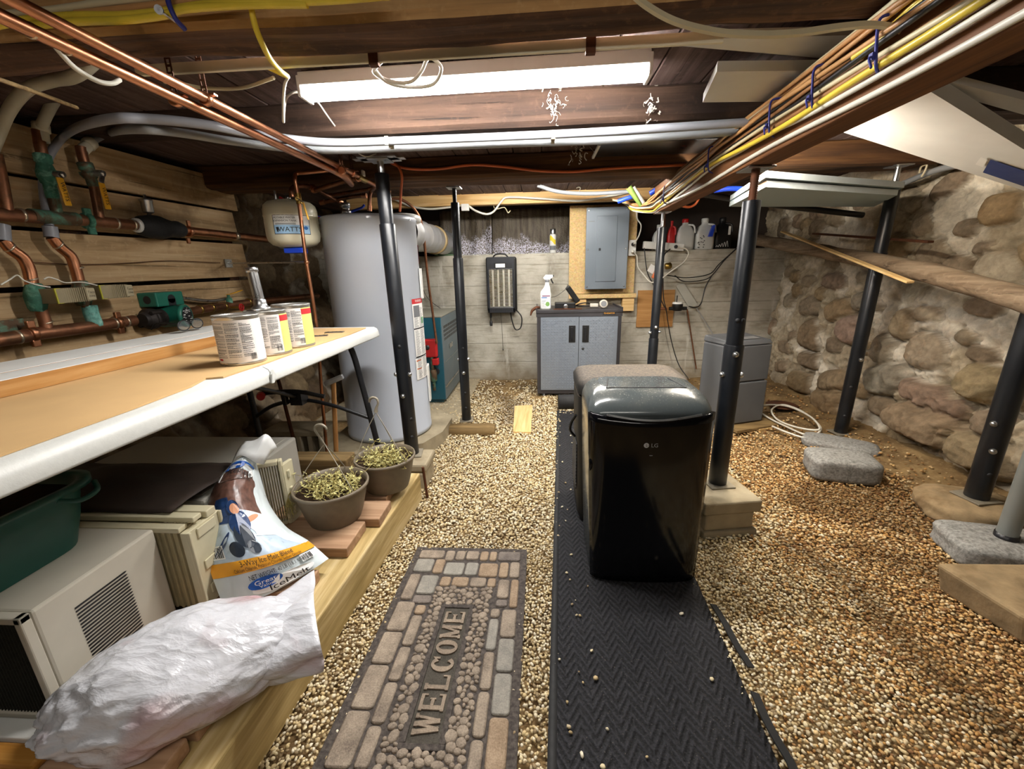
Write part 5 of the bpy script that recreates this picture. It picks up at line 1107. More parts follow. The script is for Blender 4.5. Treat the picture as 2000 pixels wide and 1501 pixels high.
# slabs it stands on
b = MB(); r = random.Random(2); pl = [(-1.33,2.27),(-.95,2.22),(-.72,2.33),(-.64,2.52),(-.63,2.80),(-.75,2.93),(-1.33,2.93)]
b.prism([(x,y,.0) for x,y in pl], (0,0,.092)); o = b.build('concrete_pad', m_conc_blk, None, .012); tag(o, 'rough concrete pad carrying the grey water heater', 'pad')
# ---- exhaust duct
t = thing('exhaust_duct', 'shiny ribbed metal duct running from the water heater to the wall', 'duct', (-0.951, 3.200, 1.402))
d0, d1 = np.array((-.93,2.95,1.375)), np.array((-.93,4.5,1.375)); b = MB(); L_ = 1.55; pr_ = [(.11,0)]
for k in range(5): z = .15+k*.27; pr_ += [(.11,z),(.116,z+.008),(.116,z+.02),(.11,z+.028)]
pr_.append((.11,L_)); b.lathe(pr_, d0, d1-d0, 36, 0, True, False); b.build('duct', m_galv, t)
b = MB(); ring(b, d0+(0,.90,0), (0,1,0), .122, .05); b.build('tape_band', M_plain('yellowed_tape','#a08a62',.6,.2,.2,30), t)
b = MB(); b.hexa([(-1.02,4.22,1.251),(-.80,4.22,1.251),(-.80,4.40,1.251),(-1.02,4.40,1.251),(-1.03,4.21,1.262),(-.79,4.21,1.262),(-.79,4.41,1.262),(-1.03,4.41,1.262)]); o = b.build('foam_block', M_plain('green_foam','#7ea37a',.8,0,.1,10), None, .006); tag(o, 'pale green foam piece on the ledge under the metal duct', 'foam')
# foil-faced insulation in the recess
def foil(name, label, x0, x1, shiny, seed):
    t_ = NT('foil_'+str(seed)); v = t_.coords(); w_ = t_.noise(t_.coords((40,40,2)), 1.0, 3); base = t_.ramp(w_, [(.35,'#54493b'),(.65,'#7d7260')])
    n = t_.noise(v, 3.2, 5, .6, .6); xyz = t_.new('ShaderNodeSeparateXYZ'); t_.link(v, xyz.inputs[0]); hz = t_.math('MULTIPLY', t_.math('SUBTRACT', xyz.outputs[2], 1.25), -1.6)
    msk = t_.ramp(t_.math('ADD', n, hz), [(shiny,(0,0,0)),(shiny+.12,(1,1,1))]); sp = t_.noise(t_.coords((1,1,1)), 95, 2, .5); spk = t_.ramp(sp, [(.44,(0,0,0)),(.54,(1,1,1))])  # pale speckles in the base colour stand in for foil glints
    f = t_.math('MULTIPLY', msk, spk); col = t_.mix(f, base, '#e9e6f4'); t_.bump(t_.noise(v, 70, 4), .8, .01)
    t_.link(t_.math('MULTIPLY', f, .15), t_.b.inputs['Metallic']); m = t_.set(col, .38, None, .5)
    A_ = [[(x0+(x1-x0)*i/40, 4.64+.012*math.sin(i*.5+seed)-.06*(1-j/12)**3+.01*vnoise(i*.4,j*.5,seed), 1.252+.46*j/12) for i in range(41)] for j in range(13)]
    b = MB(); b.grid(A_); o = b.build(name, m); o.modifiers.new('thick','SOLIDIFY').thickness = .006; tag(o, label, 'insulation', 'foil insulation over the ledge')
foil('foil_insulation', 'bright silvery foil insulation on the wall recess behind the second black post', -1.05, -.50, .05, 3)
foil('foil_insulation', 'duller brown foil insulation on the recess right of the silvery sheet', -.495, .42, .26, 8)
# bits of white efflorescence crumbs on the ledge
V, F = pebble_cloud(rs.uniform(-.8,.4,240), rs.uniform(4.2,4.58,240), np.full(240,1.254), rs.uniform(.004,.010,240)); o = np_mesh('plaster_rubble', V, F, m_white); tag(o, 'crumbs of white plaster scattered on the concrete ledge', 'rubble', kind='stuff')
t = thing('spray_can', 'white and yellow spray can standing on the ledge left of the electrical panel', 'can', (.135,4.33,1.252))
b = MB(); b.lathe([(.030,0),(.033,.003),(.033,.165),(.030,.172),(.024,.182),(.020,.186)], (.135,4.33,1.252), n=24); b.build('body', m_whitepl, t)
b = MB(); b.lathe([(.026,.178),(.027,.182),(.027,.222),(.024,.226),(.001,.226)], (.135,4.33,1.252), n=20); b.build('cap', m_zinc, t)
b = MB(); b.grid([[(.135+.0336*math.cos(a), 4.33+.0336*math.sin(a), 1.252+z+.02*math.sin(a*2)) for a in np.linspace(-2.6,-.6,12)] for z in (.10,.145)]); b.grid([[(.135+.0336*math.cos(a), 4.33+.0336*math.sin(a), 1.252+z) for a in np.linspace(-2.6,-.6,12)] for z in (.03,.07)], 1); b.build('label', [m_inky, m_inkg], t)
b = MB(); b.prism([(.30,4.34,1.2515),(.37,4.34,1.2515),(.37,4.34,1.40),(.35,4.34,1.44),(.32,4.34,1.43),(.30,4.34,1.38)], (0,.03,0)); o = b.build('black_bracket', m_blackpl, None, .004); tag(o, 'small black box on the ledge against the chipboard edge', 'box')

# ---- boiler
t = thing('boiler', 'teal steel boiler with a grey vented side, behind the water heater', 'boiler', (-1.15,3.7,.012))
m_teal = M_plain('teal_enamel', '#1b5566', .35, 0, .06, 6); m_bside = M_plain('boiler_side', '#5c6c74', .4, .2, .1, 6)
x0, x1, y0, y1, zt = -1.50, -.80, 3.36, 4.08, .745
b = MB(); b.box((x0,y0,.045),(x1-.004,y0+.03,zt)); b.box((x0+.03,y0+.03,.013),(x1-.03,y1-.03,.05)); b.build('front_panel', m_teal, t, .004)
b = MB(); b.box((x1-.028,y0+.004,.045),(x1,y1,zt-.002)); b.build('side_panel', m_bside, t, .004)
b = MB(); b.box((x0,y0+.031,.05),(x1-.03,y1,zt-.02)); b.build('casing', m_bside, t)
b = MB(); b.box((x0,y0,zt),(x1,y1,zt+.010)); b.build('top', M_plain('boiler_top','#8d8b7e',.5,.2,.1,8), t, .002)
b = MB()
for j in range(4):
    for k in range(13): b.box((x1-.001,y0+.07+k*.046,zt-.10-j*.034),(x1+.0012,y0+.102+k*.046,zt-.078-j*.034))
b.build('louvre_grille', m_black, t)
b = MB(); b.box((x1,y0+.01,.150),(x1+.006,y1-.01,.165)); b.box((x1,y0+.02,.36),(x1+.002,y1-.02,.364)); b.build('seam', m_zinc, t)
b = MB(); b.box((x1,y0+.25,zt-.30),(x1+.004,y0+.38,zt-.26)); b.build('badge', m_zinc, t, .001)
b = MB(); q = (x1-.105, y0-.03, .50); b.box((q[0]-.065,y0-.055,q[2]-.075),(q[0]+.065,y0-.001,q[2]+.075)); vb = b.build('gas_valve', m_red, t, .012, 3)
b = MB(); b.box((q[0]+.02,y0-.06,q[2]-.14),(q[0]+.07,y0-.005,q[2]-.085)); b.build('relief_knob', m_red, vb, .006)
b = MB(); b.lathe([(.020,0),(.020,.004),(.012,.006),(.010,.016)], (q[0]-.01,y0-.055,q[2]+.01), (0,-1,0), 14); b.build('dial', m_ink, vb)
b = MB(); b.tube([(q[0]+.015,y0-.035,q[2]-.075),(q[0]+.016,y0-.035,.28)], .014, 10); b.lathe([(.026,-.05),(.030,-.045),(.030,.03),(.022,.05)], (q[0]+.018,y0-.035,.27), n=14); b.tube([(q[0]+.018,y0-.035,.22),(q[0]+.018,y0-.035,.14)], .013, 10); b.build('gas_pipe', m_cu_green, t)
b = MB(); b.cyl((q[0]+.035,y0-.002,.295),(q[0]+.035,y0-.0005,.295),.03,n=18); b.build('port', m_ink, t)
b = MB(); b.tube([(q[0]-.055,y0-.02,.37),(q[0]-.06,y0-.05,.30),(q[0]-.07,y0-.08,.18),(q[0]-.12,y0-.12,.09)], .008, 8); b.cyl((q[0]-.055,y0-.02,.35),(q[0]-.055,y0-.02,.385),.013,n=10); b.build('flexible_hose', m_galv, t)
gp_ = [(-1.014, 3.000, 1.591), (-0.942, 3.050, 1.589), (-0.865, 3.100, 1.521), (-0.838, 3.150, 1.395), (-0.855, 3.250, 1.071), (-0.849, 3.300, 0.793), (-0.836, 3.310, 0.543)]
b = MB(); b.tube(gp_, .0095, 10); o = b.build('gas_line', m_cu_old); tag(o, 'brown copper line arching over and down to the red gas valve', 'pipe')
b = MB(); b.tube([(-1.162, 4.170, 0.960), (-1.099, 4.170, 0.834), (-0.929, 4.160, 0.705)], .003, 5); o = b.build('black_wire', m_cabk); tag(o, 'thin black wire slanting down the concrete beside the copper gas line', 'wire')

# ---- infrared heater on the wall
t = thing('infrared_heater', 'black framed infrared heater hanging on the concrete wall', 'heater', (-.37,4.14,.97))
x0, x1, z0, z1, y = -.500, -.235, .70, 1.235, 4.085
b = MB(); b.box((x0-.012,y+.036,z0+.01),(x1+.018,4.196,z1-.01)); b.build('back_case', m_blackpl, t, .02, 3)
b = MB()
for a, c in (((x0,y,z0),(x0+.022,y+.03,z1-.12)),((x1-.022,y,z0),(x1,y+.03,z1-.12)),((x0,y,z0),(x1,y+.03,z0+.055)),((x0,y,z1-.125),(x1,y+.03,z1-.012))): b.box(a, c)
b.build('front_frame', M_plain('charcoal_plastic','#2a2c31',.35,0,.1,20), t, .006)
b = MB(); b.box((x0+.022,y+.022,z0+.055),(x1-.022,y+.026,z1-.125)); b.build('reflector', M_plain('polished_reflector','#c9b892',.18,.9,.15,4), t)
b = MB()
for k in range(4): xx = x0+.055+k*.052; b.cyl((xx,y+.014,z0+.06),(xx,y+.014,z1-.13),.009,n=10)
b.build('quartz_tube', M_plain('quartz_tube','#e6ddca',.25,0,.05,20), t)
b = MB()
for k in range(27): zz = z0+.062+k*.0135; b.cyl((x0+.02,y+.002,zz),(x1-.02,y+.002,zz),.0018,n=6)
b.build('guard_wire', m_zinc, t)
b = MB(); b.box((x0+.075,y-.004,z1-.115),(x1-.075,y+.001,z1-.065)); b.build('display_bezel', m_blackpl, t, .004)
b = MB(); b.box((x0+.088,y-.0055,z1-.108),(x1-.088,y-.0042,z1-.073)); b.build('display', m_paper, t)
b = MB()
for s_ in (0,1):
    for k in range(4): xx = (x0+.026 if s_ == 0 else x1-.068)+k*.012; b.box((xx,y-.002,z1-.118),(xx+.006,y+.001,z1-.07))
for k in range(20): b.box((x0+.028+k*.0105,y-.0015,z0+.018),(x0+.034+k*.0105,y+.001,z0+.046))
b.build('vent_slots', m_ink, t)
b = MB(); b.tube([(x0+.05,y+.04,z1-.03),(x0+.09,y+.03,z1+.012),(x1-.09,y+.03,z1+.012),(x1-.05,y+.04,z1-.03)], .007, 8); b.build('handle', m_blackpl, t)
b = MB(); b.lathe([(.010,0),(.010,.05),(.006,.055)], (x0+.02,y+.05,z0-.05), n=10); b.lathe([(.014,0),(.014,.04),(.006,.05)], (x0+.02,y+.05,z0-.13), n=10); b.tube([(x0+.02,y+.05,z0-.05),(x0+.02,y+.05,z0-.10)], .005, 6); b.build('plug', m_blackpl, t)
b = MB(); b.tube([(x1-.05,y+.05,z0),(x1-.03,y+.04,z0-.10),(x1+.0,y+.04,z0-.17),(x1+.05,y+.045,z0-.15),(x1+.06,y+.05,z0-.05),(x1+.01,y+.06,z0+.02)], .006, 8); b.build('power_cord', m_blackpl, t)
b = MB(); b.tube([(x0+.12,y+.03,z0),(x0+.125,4.18,.50),(x0+.127,4.19,.32)], .0018, 5); b.ell((x0+.127,4.188,.315), .006, 8, 6); b.build('pull_cord', m_ink, t)

# ---- chipboard, electrical panel
t_ = NT('chipboard'); v = t_.coords(); vo = t_.new('ShaderNodeTexVoronoi'); vo.inputs['Scale'].default_value = 46; t_.link(t_.coords((1,1,2.2),'Object',(0,.6,0)), vo.inputs['Vector'])
col = t_.mix(.3, t_.ramp(t_.noise(v, 60, 4, .6, 1.0), [(.3,'#a07a48'),(.5,'#d0ae74'),(.7,'#e6d0a0')]), vo.outputs['Color'], 'SOFT_LIGHT'); col = t_.mix(.5, col, '#d2b683'); t_.bump(vo.outputs['Distance'], .25, .004); m_osb = t_.set(col, .75, 0, .25)
b = MB(); b.box((.285,4.155,.865),(.905,4.172,1.66)); o = b.build('chipboard_panel', m_osb, None, .001); tag(o, 'chipboard sheet on the back wall behind the electrical panel', 'board')
b = MB(); b.box((.285,4.115,.822),(.925,4.155,.862)); o = b.build('shelf_cleat', m_osb, None, .002); tag(o, 'chipboard strip along the lower edge of the panel backboard', 'strip')
for x, lb in ((.345,'short pine block under the panel backboard, behind the cabinet top'), (.80,'short pine block under the right end of the panel backboard')):
    b = MB(); b.box((x,4.13,.695),(x+.11,4.196,.821)); o = b.build('pine_block', W_new, None, .002); tag(o, lb, 'block', 'pine blocks on the back wall')
t = thing('electrical_panel', 'grey metal electrical panel on the chipboard sheet', 'electrical panel', (.62,4.1,1.27))
m_pan = M_plain('panel_grey', '#767f88', .42, .2, .04, 5); x0, x1, z0, z1, y = .428, .812, .91, 1.628, 4.055
b = MB(); b.box((x0+.01,y+.012,z0+.01),(x1-.01,4.154,z1-.01)); b.build('box', m_pan, t, .003)
b = MB(); b.box((x0,y,z0),(x1,y+.012,z1)); b.build('cover', m_pan, t, .004)
b = MB(); b.box((x0+.095,y-.006,z0+.07),(x1-.105,y+.002,z1-.075)); dr = b.build('door', m_pan, t, .003)
b = MB(); b.box((x0+.105,y-.0075,z0+.335),(x0+.150,y-.0062,z0+.38)); b.build('latch_frame', m_pan, dr, .001)
b = MB(); b.box((x0+.118,y-.010,z0+.345),(x0+.137,y-.0076,z0+.368)); b.build('latch', m_black, dr, .001)
for x in (x0+.02, x1-.02):
    for z in (z0+.025, (z0+z1)/2, z1-.025):
        s_ = MB(); s_.lathe([(.008,0),(.008,.002),(.004,.004)], (x,y-.0002,z), (0,-1,0), 10); s_.build('screw', m_zinc, t)
b = MB(); b.box((x0+.02,y-.001,z1-.12),(x0+.075,y+.0005,z1-.114)); b.build('embossed_mark', m_inkg, t)

# ---- steel cabinet with diamond-plate doors
t = thing('tool_cabinet', 'steel cabinet with two grey diamond plate doors against the back wall', 'cabinet', (.33,3.75,0))
x0, x1, y0, y1, zt = -.020, .690, 3.56, 4.02, .775
m_cabd = M_plain('cabinet_charcoal', '#3c3a3d', .45, .2, .1, 12)
b = MB(); b.box((x0,y0+.022,.035),(x1,y1,zt-.03)); b.build('body', m_cabd, t, .003)
b = MB(); b.box((x0-.006,y0+.0,zt-.062),(x1+.006,y0+.022,zt-.004)); b.box((x0,y0+.002,.035),(x1,y0+.022,.07)); b.box((x0,y0+.003,.07),(x0+.03,y0+.022,zt-.062)); b.box((x1-.03,y0+.003,.07),(x1,y0+.022,zt-.062)); b.build('front_frame', m_cabd, t, .002)
b = MB(); b.box((x0-.008,y0-.004,zt-.03),(x1+.008,y1,zt-.004)); b.box((x0-.008,y0-.004,zt-.004),(x0+.004,y1,zt+.012)); b.box((x1-.004,y0-.004,zt-.004),(x1+.008,y1,zt+.012)); b.build('top_tray', m_cabd, t, .003)
b = MB(); b.box((x1-.16,y0-.002,zt-.050),(x1-.05,y0-.0002,zt-.024)); bd = b.build('badge', m_ink, t)
b = MB(); b.text('GLADIATOR', lambda x,y: (x1-.105+x,y0-.0024,zt-.037+y), .016, 0); b.build('lettering', m_bago, bd)
m_dia = M_plain('diamond_plate', '#8d96a2', .35, .45, .05, 30)
mid = (x0+x1)/2
for s_, (xa, xb) in enumerate(((x0+.031,mid-.002),(mid+.002,x1-.031))):
    b = MB(); b.box((xa,y0-.006,.072),(xb,y0+.012,zt-.064))
    px_ = .0235
    for j in range(int((zt-.15)/px_)):
        for i in range(int((xb-xa-.02)/px_)):
            cx_, cz_ = xa+.014+i*px_+px_/2, .082+j*px_+px_/2
            hx = (xb-.055 if s_ == 0 else xa+.055)
            if abs(cx_-hx) < .04 and .47 < cz_ < .66: continue
            sg = 1 if (i+j) % 2 == 0 else -1; u = np.array((.5, 0, .866*sg))*.0095 if sg > 0 else np.array((.866, 0, .5))*.0095; u = np.array((.80,0,.6*sg))*.0105; n = np.array((-u[2],0,u[0]))*.30; c = np.array((cx_,y0-.0062,cz_))
            b.add([c-u, c+n, c+u, c-n, c+np.array((0,-.0048,0))], [[0,1,4],[1,2,4],[2,3,4],[3,0,4]] , 0, False)
    d_ = b.build('door', m_dia, t)
    hx = (xb-.055 if s_ == 0 else xa+.055)
    b = MB(); b.box((hx-.028,y0-.010,.495),(hx+.028,y0-.0055,.640)); h_ = b.build('handle_recess', m_blackpl, d_, .003)
    b = MB(); b.box((hx-.012,y0-.016,.515),(hx+.006,y0-.0102,.625)); b.build('grip', m_black, h_, .004)
    if s_ == 1: b = MB(); b.lathe([(.011,0),(.011,.003),(.006,.006)], (xa+.035,y0-.006,.44), (0,-1,0), 12); b.build('lock', m_ink, d_)
for x in (x0+.06, x1-.06):
    b = MB(); b.cyl((x,y0+.05,.0),(x,y0+.05,.036),.024,.010,14); b.build('foot', m_zinc, t)
b = MB(); b.box((-.09,3.50,-.004),(.14,3.62,.008)); o = b.build('floor_slip', W_block, None, .003); tag(o, 'flat wood scrap on the gravel under the cabinet foot', 'wood')
# on the cabinet
CT = zt-.0035
t = thing('spray_bottle', 'white trigger spray bottle with a printed label on the cabinet top', 'bottle', (.055,3.66,CT))
c = (.055,3.66,CT); b = MB(); rg = []
for hx, hy, z in ((.044,.028,0),(.047,.031,.006),(.047,.031,.130),(.042,.029,.150),(.026,.022,.185),(.018,.017,.205),(.016,.016,.225)): rg.append(rrect(c[0]+(.0 if z < .16 else .012),c[1],hx,hy,min(hx,hy)*.7,c[2]+z,4))
k = len(rg[0]); b.add(sum(rg, []), [[j*k+i,j*k+(i+1)%k,(j+1)*k+(i+1)%k,(j+1)*k+i] for j in range(len(rg)-1) for i in range(k)], 0, True); b.add(rg[0], [list(range(k))[::-1]]); b.build('body', m_whitepl, t)
b = MB(); b.lathe([(.017,.225),(.018,.228),(.018,.246),(.013,.248)], (c[0]+.012,c[1],c[2]), n=16); b.build('collar', m_inkg, t)
b = MB(); b.prism([(c[0]-.022,c[1]-.012,c[2]+.262),(c[0]-.008,c[1]-.012,c[2]+.248),(c[0]+.034,c[1]-.012,c[2]+.248),(c[0]+.062,c[1]-.012,c[2]+.268),(c[0]+.058,c[1]-.012,c[2]+.286),(c[0]+.0,c[1]-.012,c[2]+.288)], (0,.024,0)); b.build('spray_head', m_whitepl, t, .004)
b = MB(); b.tube([(c[0]+.045,c[1],c[2]+.262),(c[0]+.050,c[1],c[2]+.24),(c[0]+.064,c[1],c[2]+.215)], .006, 8); b.lathe([(.008,0),(.008,.010)], (c[0]+.060,c[1],c[2]+.277), (1,0,.1), 10); b.build('trigger', m_blackpl, t)
b = MB(); yl = c[1]-.0318; b.box((c[0]-.040,yl,c[2]+.012),(c[0]+.040,yl+.0006,c[2]+.125))
for k in range(7): b.box((c[0]-.036,yl-.0004,c[2]+.02+k*.009),(c[0]-.036+random.Random(k).uniform(.02,.045),yl-.0001,c[2]+.023+k*.009),2)
b.box((c[0]-.036,yl-.0004,c[2]+.095),(c[0]+.012,yl-.0001,c[2]+.103),1); b.box((c[0]-.030,yl-.0004,c[2]+.108),(c[0]+.036,yl-.0001,c[2]+.118),4)
b.prism([(c[0]+.016+.018*math.cos(a),yl-.0005,c[2]+.045+.02*math.sin(a)) for a in np.linspace(0,6.28,13)[:-1]], (0,.0003,0), 3); b.build('label', [m_paper,m_inkb,m_inkg,M_plain('label_leaf','#79a35a',.6,0,.1,20),M_plain('label_mauve','#7d4f6d',.6,0,.1,20)], t)
t = thing('charger', 'black power tool charger with its cord on the cabinet top', 'charger', (.22,3.67,CT))
b = MB(); b.box((.135,3.62,CT),(.31,3.73,CT+.055)); b.build('base', m_blackpl, t, .008, 3)
b = MB(); b.obox((.285,3.67,CT+.12),(.045,.07,.16),0,0,0,-.62); b.build('battery_arm', m_blackpl, t, .008)
b = MB(); b.tube([(.255,3.66,CT+.185),(.24,3.64,CT+.20),(.22,3.62,CT+.165),(.15,3.61,CT+.115),(.10,3.62,CT+.10)], .002, 5); b.build('wire', m_cabk, t)
b = MB(); b.tube([(.30,3.68,CT+.02),(.37,3.66,CT+.045),(.43,3.68,CT+.04),(.45,3.72,CT+.015),(.38,3.75,CT+.012),(.31,3.70,CT+.02)], .006, 6); b.build('cord', m_cabk, t)
b = MB(); b.lathe([(.022,0),(.022,.006),(.012,.008)], (.225,3.61,CT+.022), (0,-1,0), 16); b.build('dial', m_zinc, t)
t = thing('dial_gauge', 'round pale gauge with a spout lying at the right of the cabinet top', 'gauge', (.53,3.66,CT+.03))
b = MB(); b.lathe([(.030,0),(.036,.003),(.036,.028),(.030,.031)], (.545,3.645,CT+.036), (0,-1,.15), 24); b.build('case', M_plain('pale_grey_plastic','#b9b2a4',.4,.2,.08,20), t)
b = MB(); b.lathe([(.024,.031),(.024,.033)], (.545,3.645,CT+.036), (0,-1,.15), 20); b.build('face', m_inkg, t)
b = MB(); b.obox((.47,3.66,CT+.026),(.07,.03,.03),0); b.build('spout', M_plain('pale_grey_plastic_2','#c7c1b4',.4,.1,.08,20), t, .006)
b = MB(); b.bar((.12,3.60,CT+.003),(.36,3.60,CT+.003),.03,.006); o = b.build('flat_bar', m_rust, None, .001); tag(o, 'flat dark bar lying along the front of the cabinet top', 'bar')
b = MB(); b.tube([(-.075,3.58,CT-.045),(-.06,3.59,CT-.005),(-.025,3.60,CT+.018),(.0,3.62,CT+.016)], [.006,.012,.014,.010], 8); o = b.build('hook_tool', m_rust); tag(o, 'rusty hooked tool hanging over the left corner of the cabinet', 'tool')

# ---- right half of the back wall
m_plate = M_plain('outlet_white', '#dad9d3', .4, 0, .03, 20)
t = thing('outlet', 'double white outlet plate at the right edge of the chipboard', 'outlet', (.865,4.12,1.28))
b = MB(); b.box((.825,4.10,1.205),(.895,4.154,1.345)); b.build('box', m_plate, t, .004)
for z in (1.24, 1.305):
    b = MB(); b.cyl((.86,4.099,z),(.86,4.0965,z),.020,n=16); s_ = b.build('socket', m_plate, t)
    b = MB(); b.box((.850,4.0955,z-.004),(.853,4.0963,z+.008)); b.box((.866,4.0955,z-.004),(.869,4.0963,z+.008)); b.build('slot', m_ink, s_)
def plug(p, label, m=m_cabw):
    b = MB(); b.lathe([(.014,0),(.016,.006),(.014,.03),(.007,.042)], p, (0,-1,0), 12); o = b.build('plug', m); return tag(o, label, 'plug', 'plugs in the back wall outlets')
plug((.861,4.0955,1.305), 'black plug in the upper socket of the double outlet', m_cabk); plug((.861,4.0955,1.24), 'white plug in the lower socket of the double outlet')
def cable(name, pts, r, mat, label, grp=None, n=6, sub=7):
    b = MB(); b.tube(pts, r, n, 0, sub); o = b.build(name, mat); return tag(o, label, 'cable', grp)
cable('white_cable_loop', [(.86,4.05,1.305),(0.909, 4.080, 1.379),(0.927, 4.100, 1.468),(0.891, 4.120, 1.536),(0.879, 4.120, 1.666)], .006, m_cabw, 'white cord rising from the upper socket of the double outlet')
cable('white_cable_loop', [(.86,4.05,1.24),(0.901, 4.080, 1.200),(0.920, 4.100, 1.109),(0.972, 4.100, 1.039),(1.039, 4.050, 0.964),(1.107, 4.000, 0.992),(1.209, 4.050, 1.057),(1.333, 4.100, 1.136),(1.372, 4.100, 1.212),(1.346, 4.100, 1.253),(1.308, 4.100, 1.263)], .006, m_cabw, 'white cord looping from the lower socket to the power strip')
t = thing('power_strip', 'white power strip with plugs fixed below the jugs on the ledge', 'power strip', (1.203, 4.170, 1.287))
q0, q1 = (0.970, 4.160, 1.301), (1.341, 4.160, 1.269); b = MB(); b.bar(q0, q1, .05, .065); b.build('housing', m_plate, t, .006)
for k in (.15,.42,.62):
    c = np.array(q0)*(1-k)+np.array(q1)*k; b = MB(); b.cyl(c-(0,.026,0), c-(0,.030,0), .022, n=14); b.build('socket', m_plate, t)
c = np.array(q0)*.22+np.array(q1)*.78; b = MB(); b.lathe([(.014,0),(.017,.01),(.008,.035)], c-(0,.03,0), (0,-1,0), 12); b.build('plug', m_ink, t)
# jugs on the ledge
def jug(px, label, mat, cap, w_, h, y=4.30, extra=None):
    x = px; t = thing('jug', label, 'jug', (x,y,1.252), 0, 'jugs on the ledge'); rg = []
    for hx, hy, z in ((w_*.92,w_*.7,0),(w_,w_*.75,.01),(w_,w_*.75,h*.62),(w_*.7,w_*.6,h*.82),(w_*.32,w_*.3,h*.93),(w_*.3,w_*.3,h)): rg.append(rrect(x,y,hx,hy,min(hx,hy)*.5,1.2515+z,4))
    k = len(rg[0]); b = MB(); b.add(sum(rg, []), [[j*k+i,j*k+(i+1)%k,(j+1)*k+(i+1)%k,(j+1)*k+i] for j in range(len(rg)-1) for i in range(k)], 0, True); b.add(rg[0], [list(range(k))[::-1]]); b.build('body', mat, t)
    b = MB(); b.lathe([(w_*.36,h),(w_*.38,h+.004),(w_*.38,h+.03),(w_*.3,h+.034),(.001,h+.034)], (x,y,1.2515), n=16); b.build('cap', cap, t)
    b = MB(); b.tube([(x+w_*.25,y-w_*.3,1.2515+h*.92),(x+w_*.8,y-w_*.62,1.2515+h*.86),(x+w_*.98,y-w_*.72,1.2515+h*.6)], .009, 8); b.build('handle', mat, t)
    if extra: extra(t, x, y, w_, h)
m_jug = M_plain('milky_plastic', '#cfd0cb', .35, 0, .05, 10)
jug(1.14, 'plain white bottle at the left of the jugs, above the power strip', m_jug, m_whitepl, .050, .20)
def rlab(t, x, y, w_, h): b = MB(); b.lathe([(.018,0),(.020,.004),(.020,.016),(.013,.018)], (x,y-w_*.76,1.2515+.03), (0,-1,0), 16); b.build('white_ring', m_paper, t)
jug(1.255, 'slim red bottle with a white ring between the white jugs', m_red, m_red, .034, .23, 4.28, rlab)
jug(1.385, 'large white jug with a red cap on the ledge', m_jug, m_red, .080, .245)
def dots(t, x, y, w_, h):
    b = MB(); yy = y-w_*.756; b.prism([(x+w_*.15,yy,1.2515+h*.45),(x+w_*.55,yy,1.2515+h*.45),(x+w_*.75,yy,1.2515+h*.86),(x+w_*.5,yy,1.2515+h*.86)], (0,-.03,0)); b.build('blue_handle', m_blue, t, .003)
    b = MB(); r = random.Random(1)
    for k in range(14): a, c_ = x-w_*r.uniform(.2,.9), 1.2515+h*r.uniform(.05,.5); b.box((a,yy-.0006,c_),(a+.01,yy-.0001,c_+.008))
    b.build('print', m_ink, t)
jug(1.565, 'white jug with a blue handle and black print on the ledge', m_jug, m_jug, .085, .245, 4.30, dots)
def blk(t, x, y, w_, h):
    b = MB(); yy = y-w_*.756; r = random.Random(5)
    b.box((x+w_*.45,yy-.001,1.2515+h*.5),(x+w_*.72,yy-.0002,1.2515+h*.8))
    for k in range(5): a = x-w_*.8+k*w_*.28; b.tube([(a,yy-.001,1.2515+.02),(a+.01,yy-.001,1.2515+.03+.01*k%3),(a+.022,yy-.001,1.2515+.018)], .0022, 5)
    b.build('print', m_paper, t)
jug(1.735, 'black container with white marks at the right end of the jugs', m_blackpl, m_blackpl, .080, .25, 4.32, blk)
# plywood with water meter valve assembly
b = MB(); b.box((.955,4.182,.53),(1.305,4.197,.885)); o = b.build('plywood_board', W_ply, None, .001); tag(o, 'square of plywood on the back wall behind the water meter', 'board')
t = thing('water_service', 'copper water service riser with blue tubing below, on the plywood', 'pipe', (1.05,4.1,.9))
b = MB(); b.tube([(1.117, 4.080, 1.653), (1.132, 4.080, 1.329), (1.143, 4.080, 0.872), (1.136, 4.080, 0.633), (1.129, 4.080, 0.594)], .0125, 12); b.build('riser', m_cu_old, t)
b = MB(); b.tube([(1.129, 4.080, 0.594), (1.126, 4.080, 0.436), (1.109, 4.060, 0.176), (1.103, 4.060, 0.057)], .0155, 12); b.build('blue_tube', m_blue, t)
for q, r_, h, m in (((1.119, 4.080, 1.132),.024,.03,m_whitepl),((1.127, 4.080, 0.768),.022,.06,m_brass),((1.121, 4.080, 0.716),.030,.03,m_cu_old),((1.121, 4.080, 0.643),.021,.05,m_galv)):
    b = MB(); b.lathe([(r_*.8,-h/2),(r_,-h/2+.003),(r_,h/2-.003),(r_*.8,h/2)], q, n=12); b.build('fitting', m, t)
b = MB(); q = (1.072, 4.050, 1.023); b.obox(q,(.05,.025,.06),.0,0,0,.5); b.build('orange_tag', m_orange, t, .005)
b = MB(); q = (1.038, 4.060, 1.084); b.obox(q,(.06,.004,.07),.2,0,0,.5); b.build('paper_tag', m_paper, t)
b = MB(); b.tube([(1.130, 4.080, 0.720), (1.211, 4.080, 0.714)], .013, 10); b.build('branch', m_cu_old, t)
b = MB(); b.lathe([(.02,-.03),(.03,-.02),(.03,.02),(.02,.03)], (1.196, 4.100, 1.107), (.9,0,.1), 14); b.build('regulator', m_brass, t)
t = thing('water_meter', 'black meter with a white lid on the plywood branch', 'meter', (1.300, 4.070, 0.752))
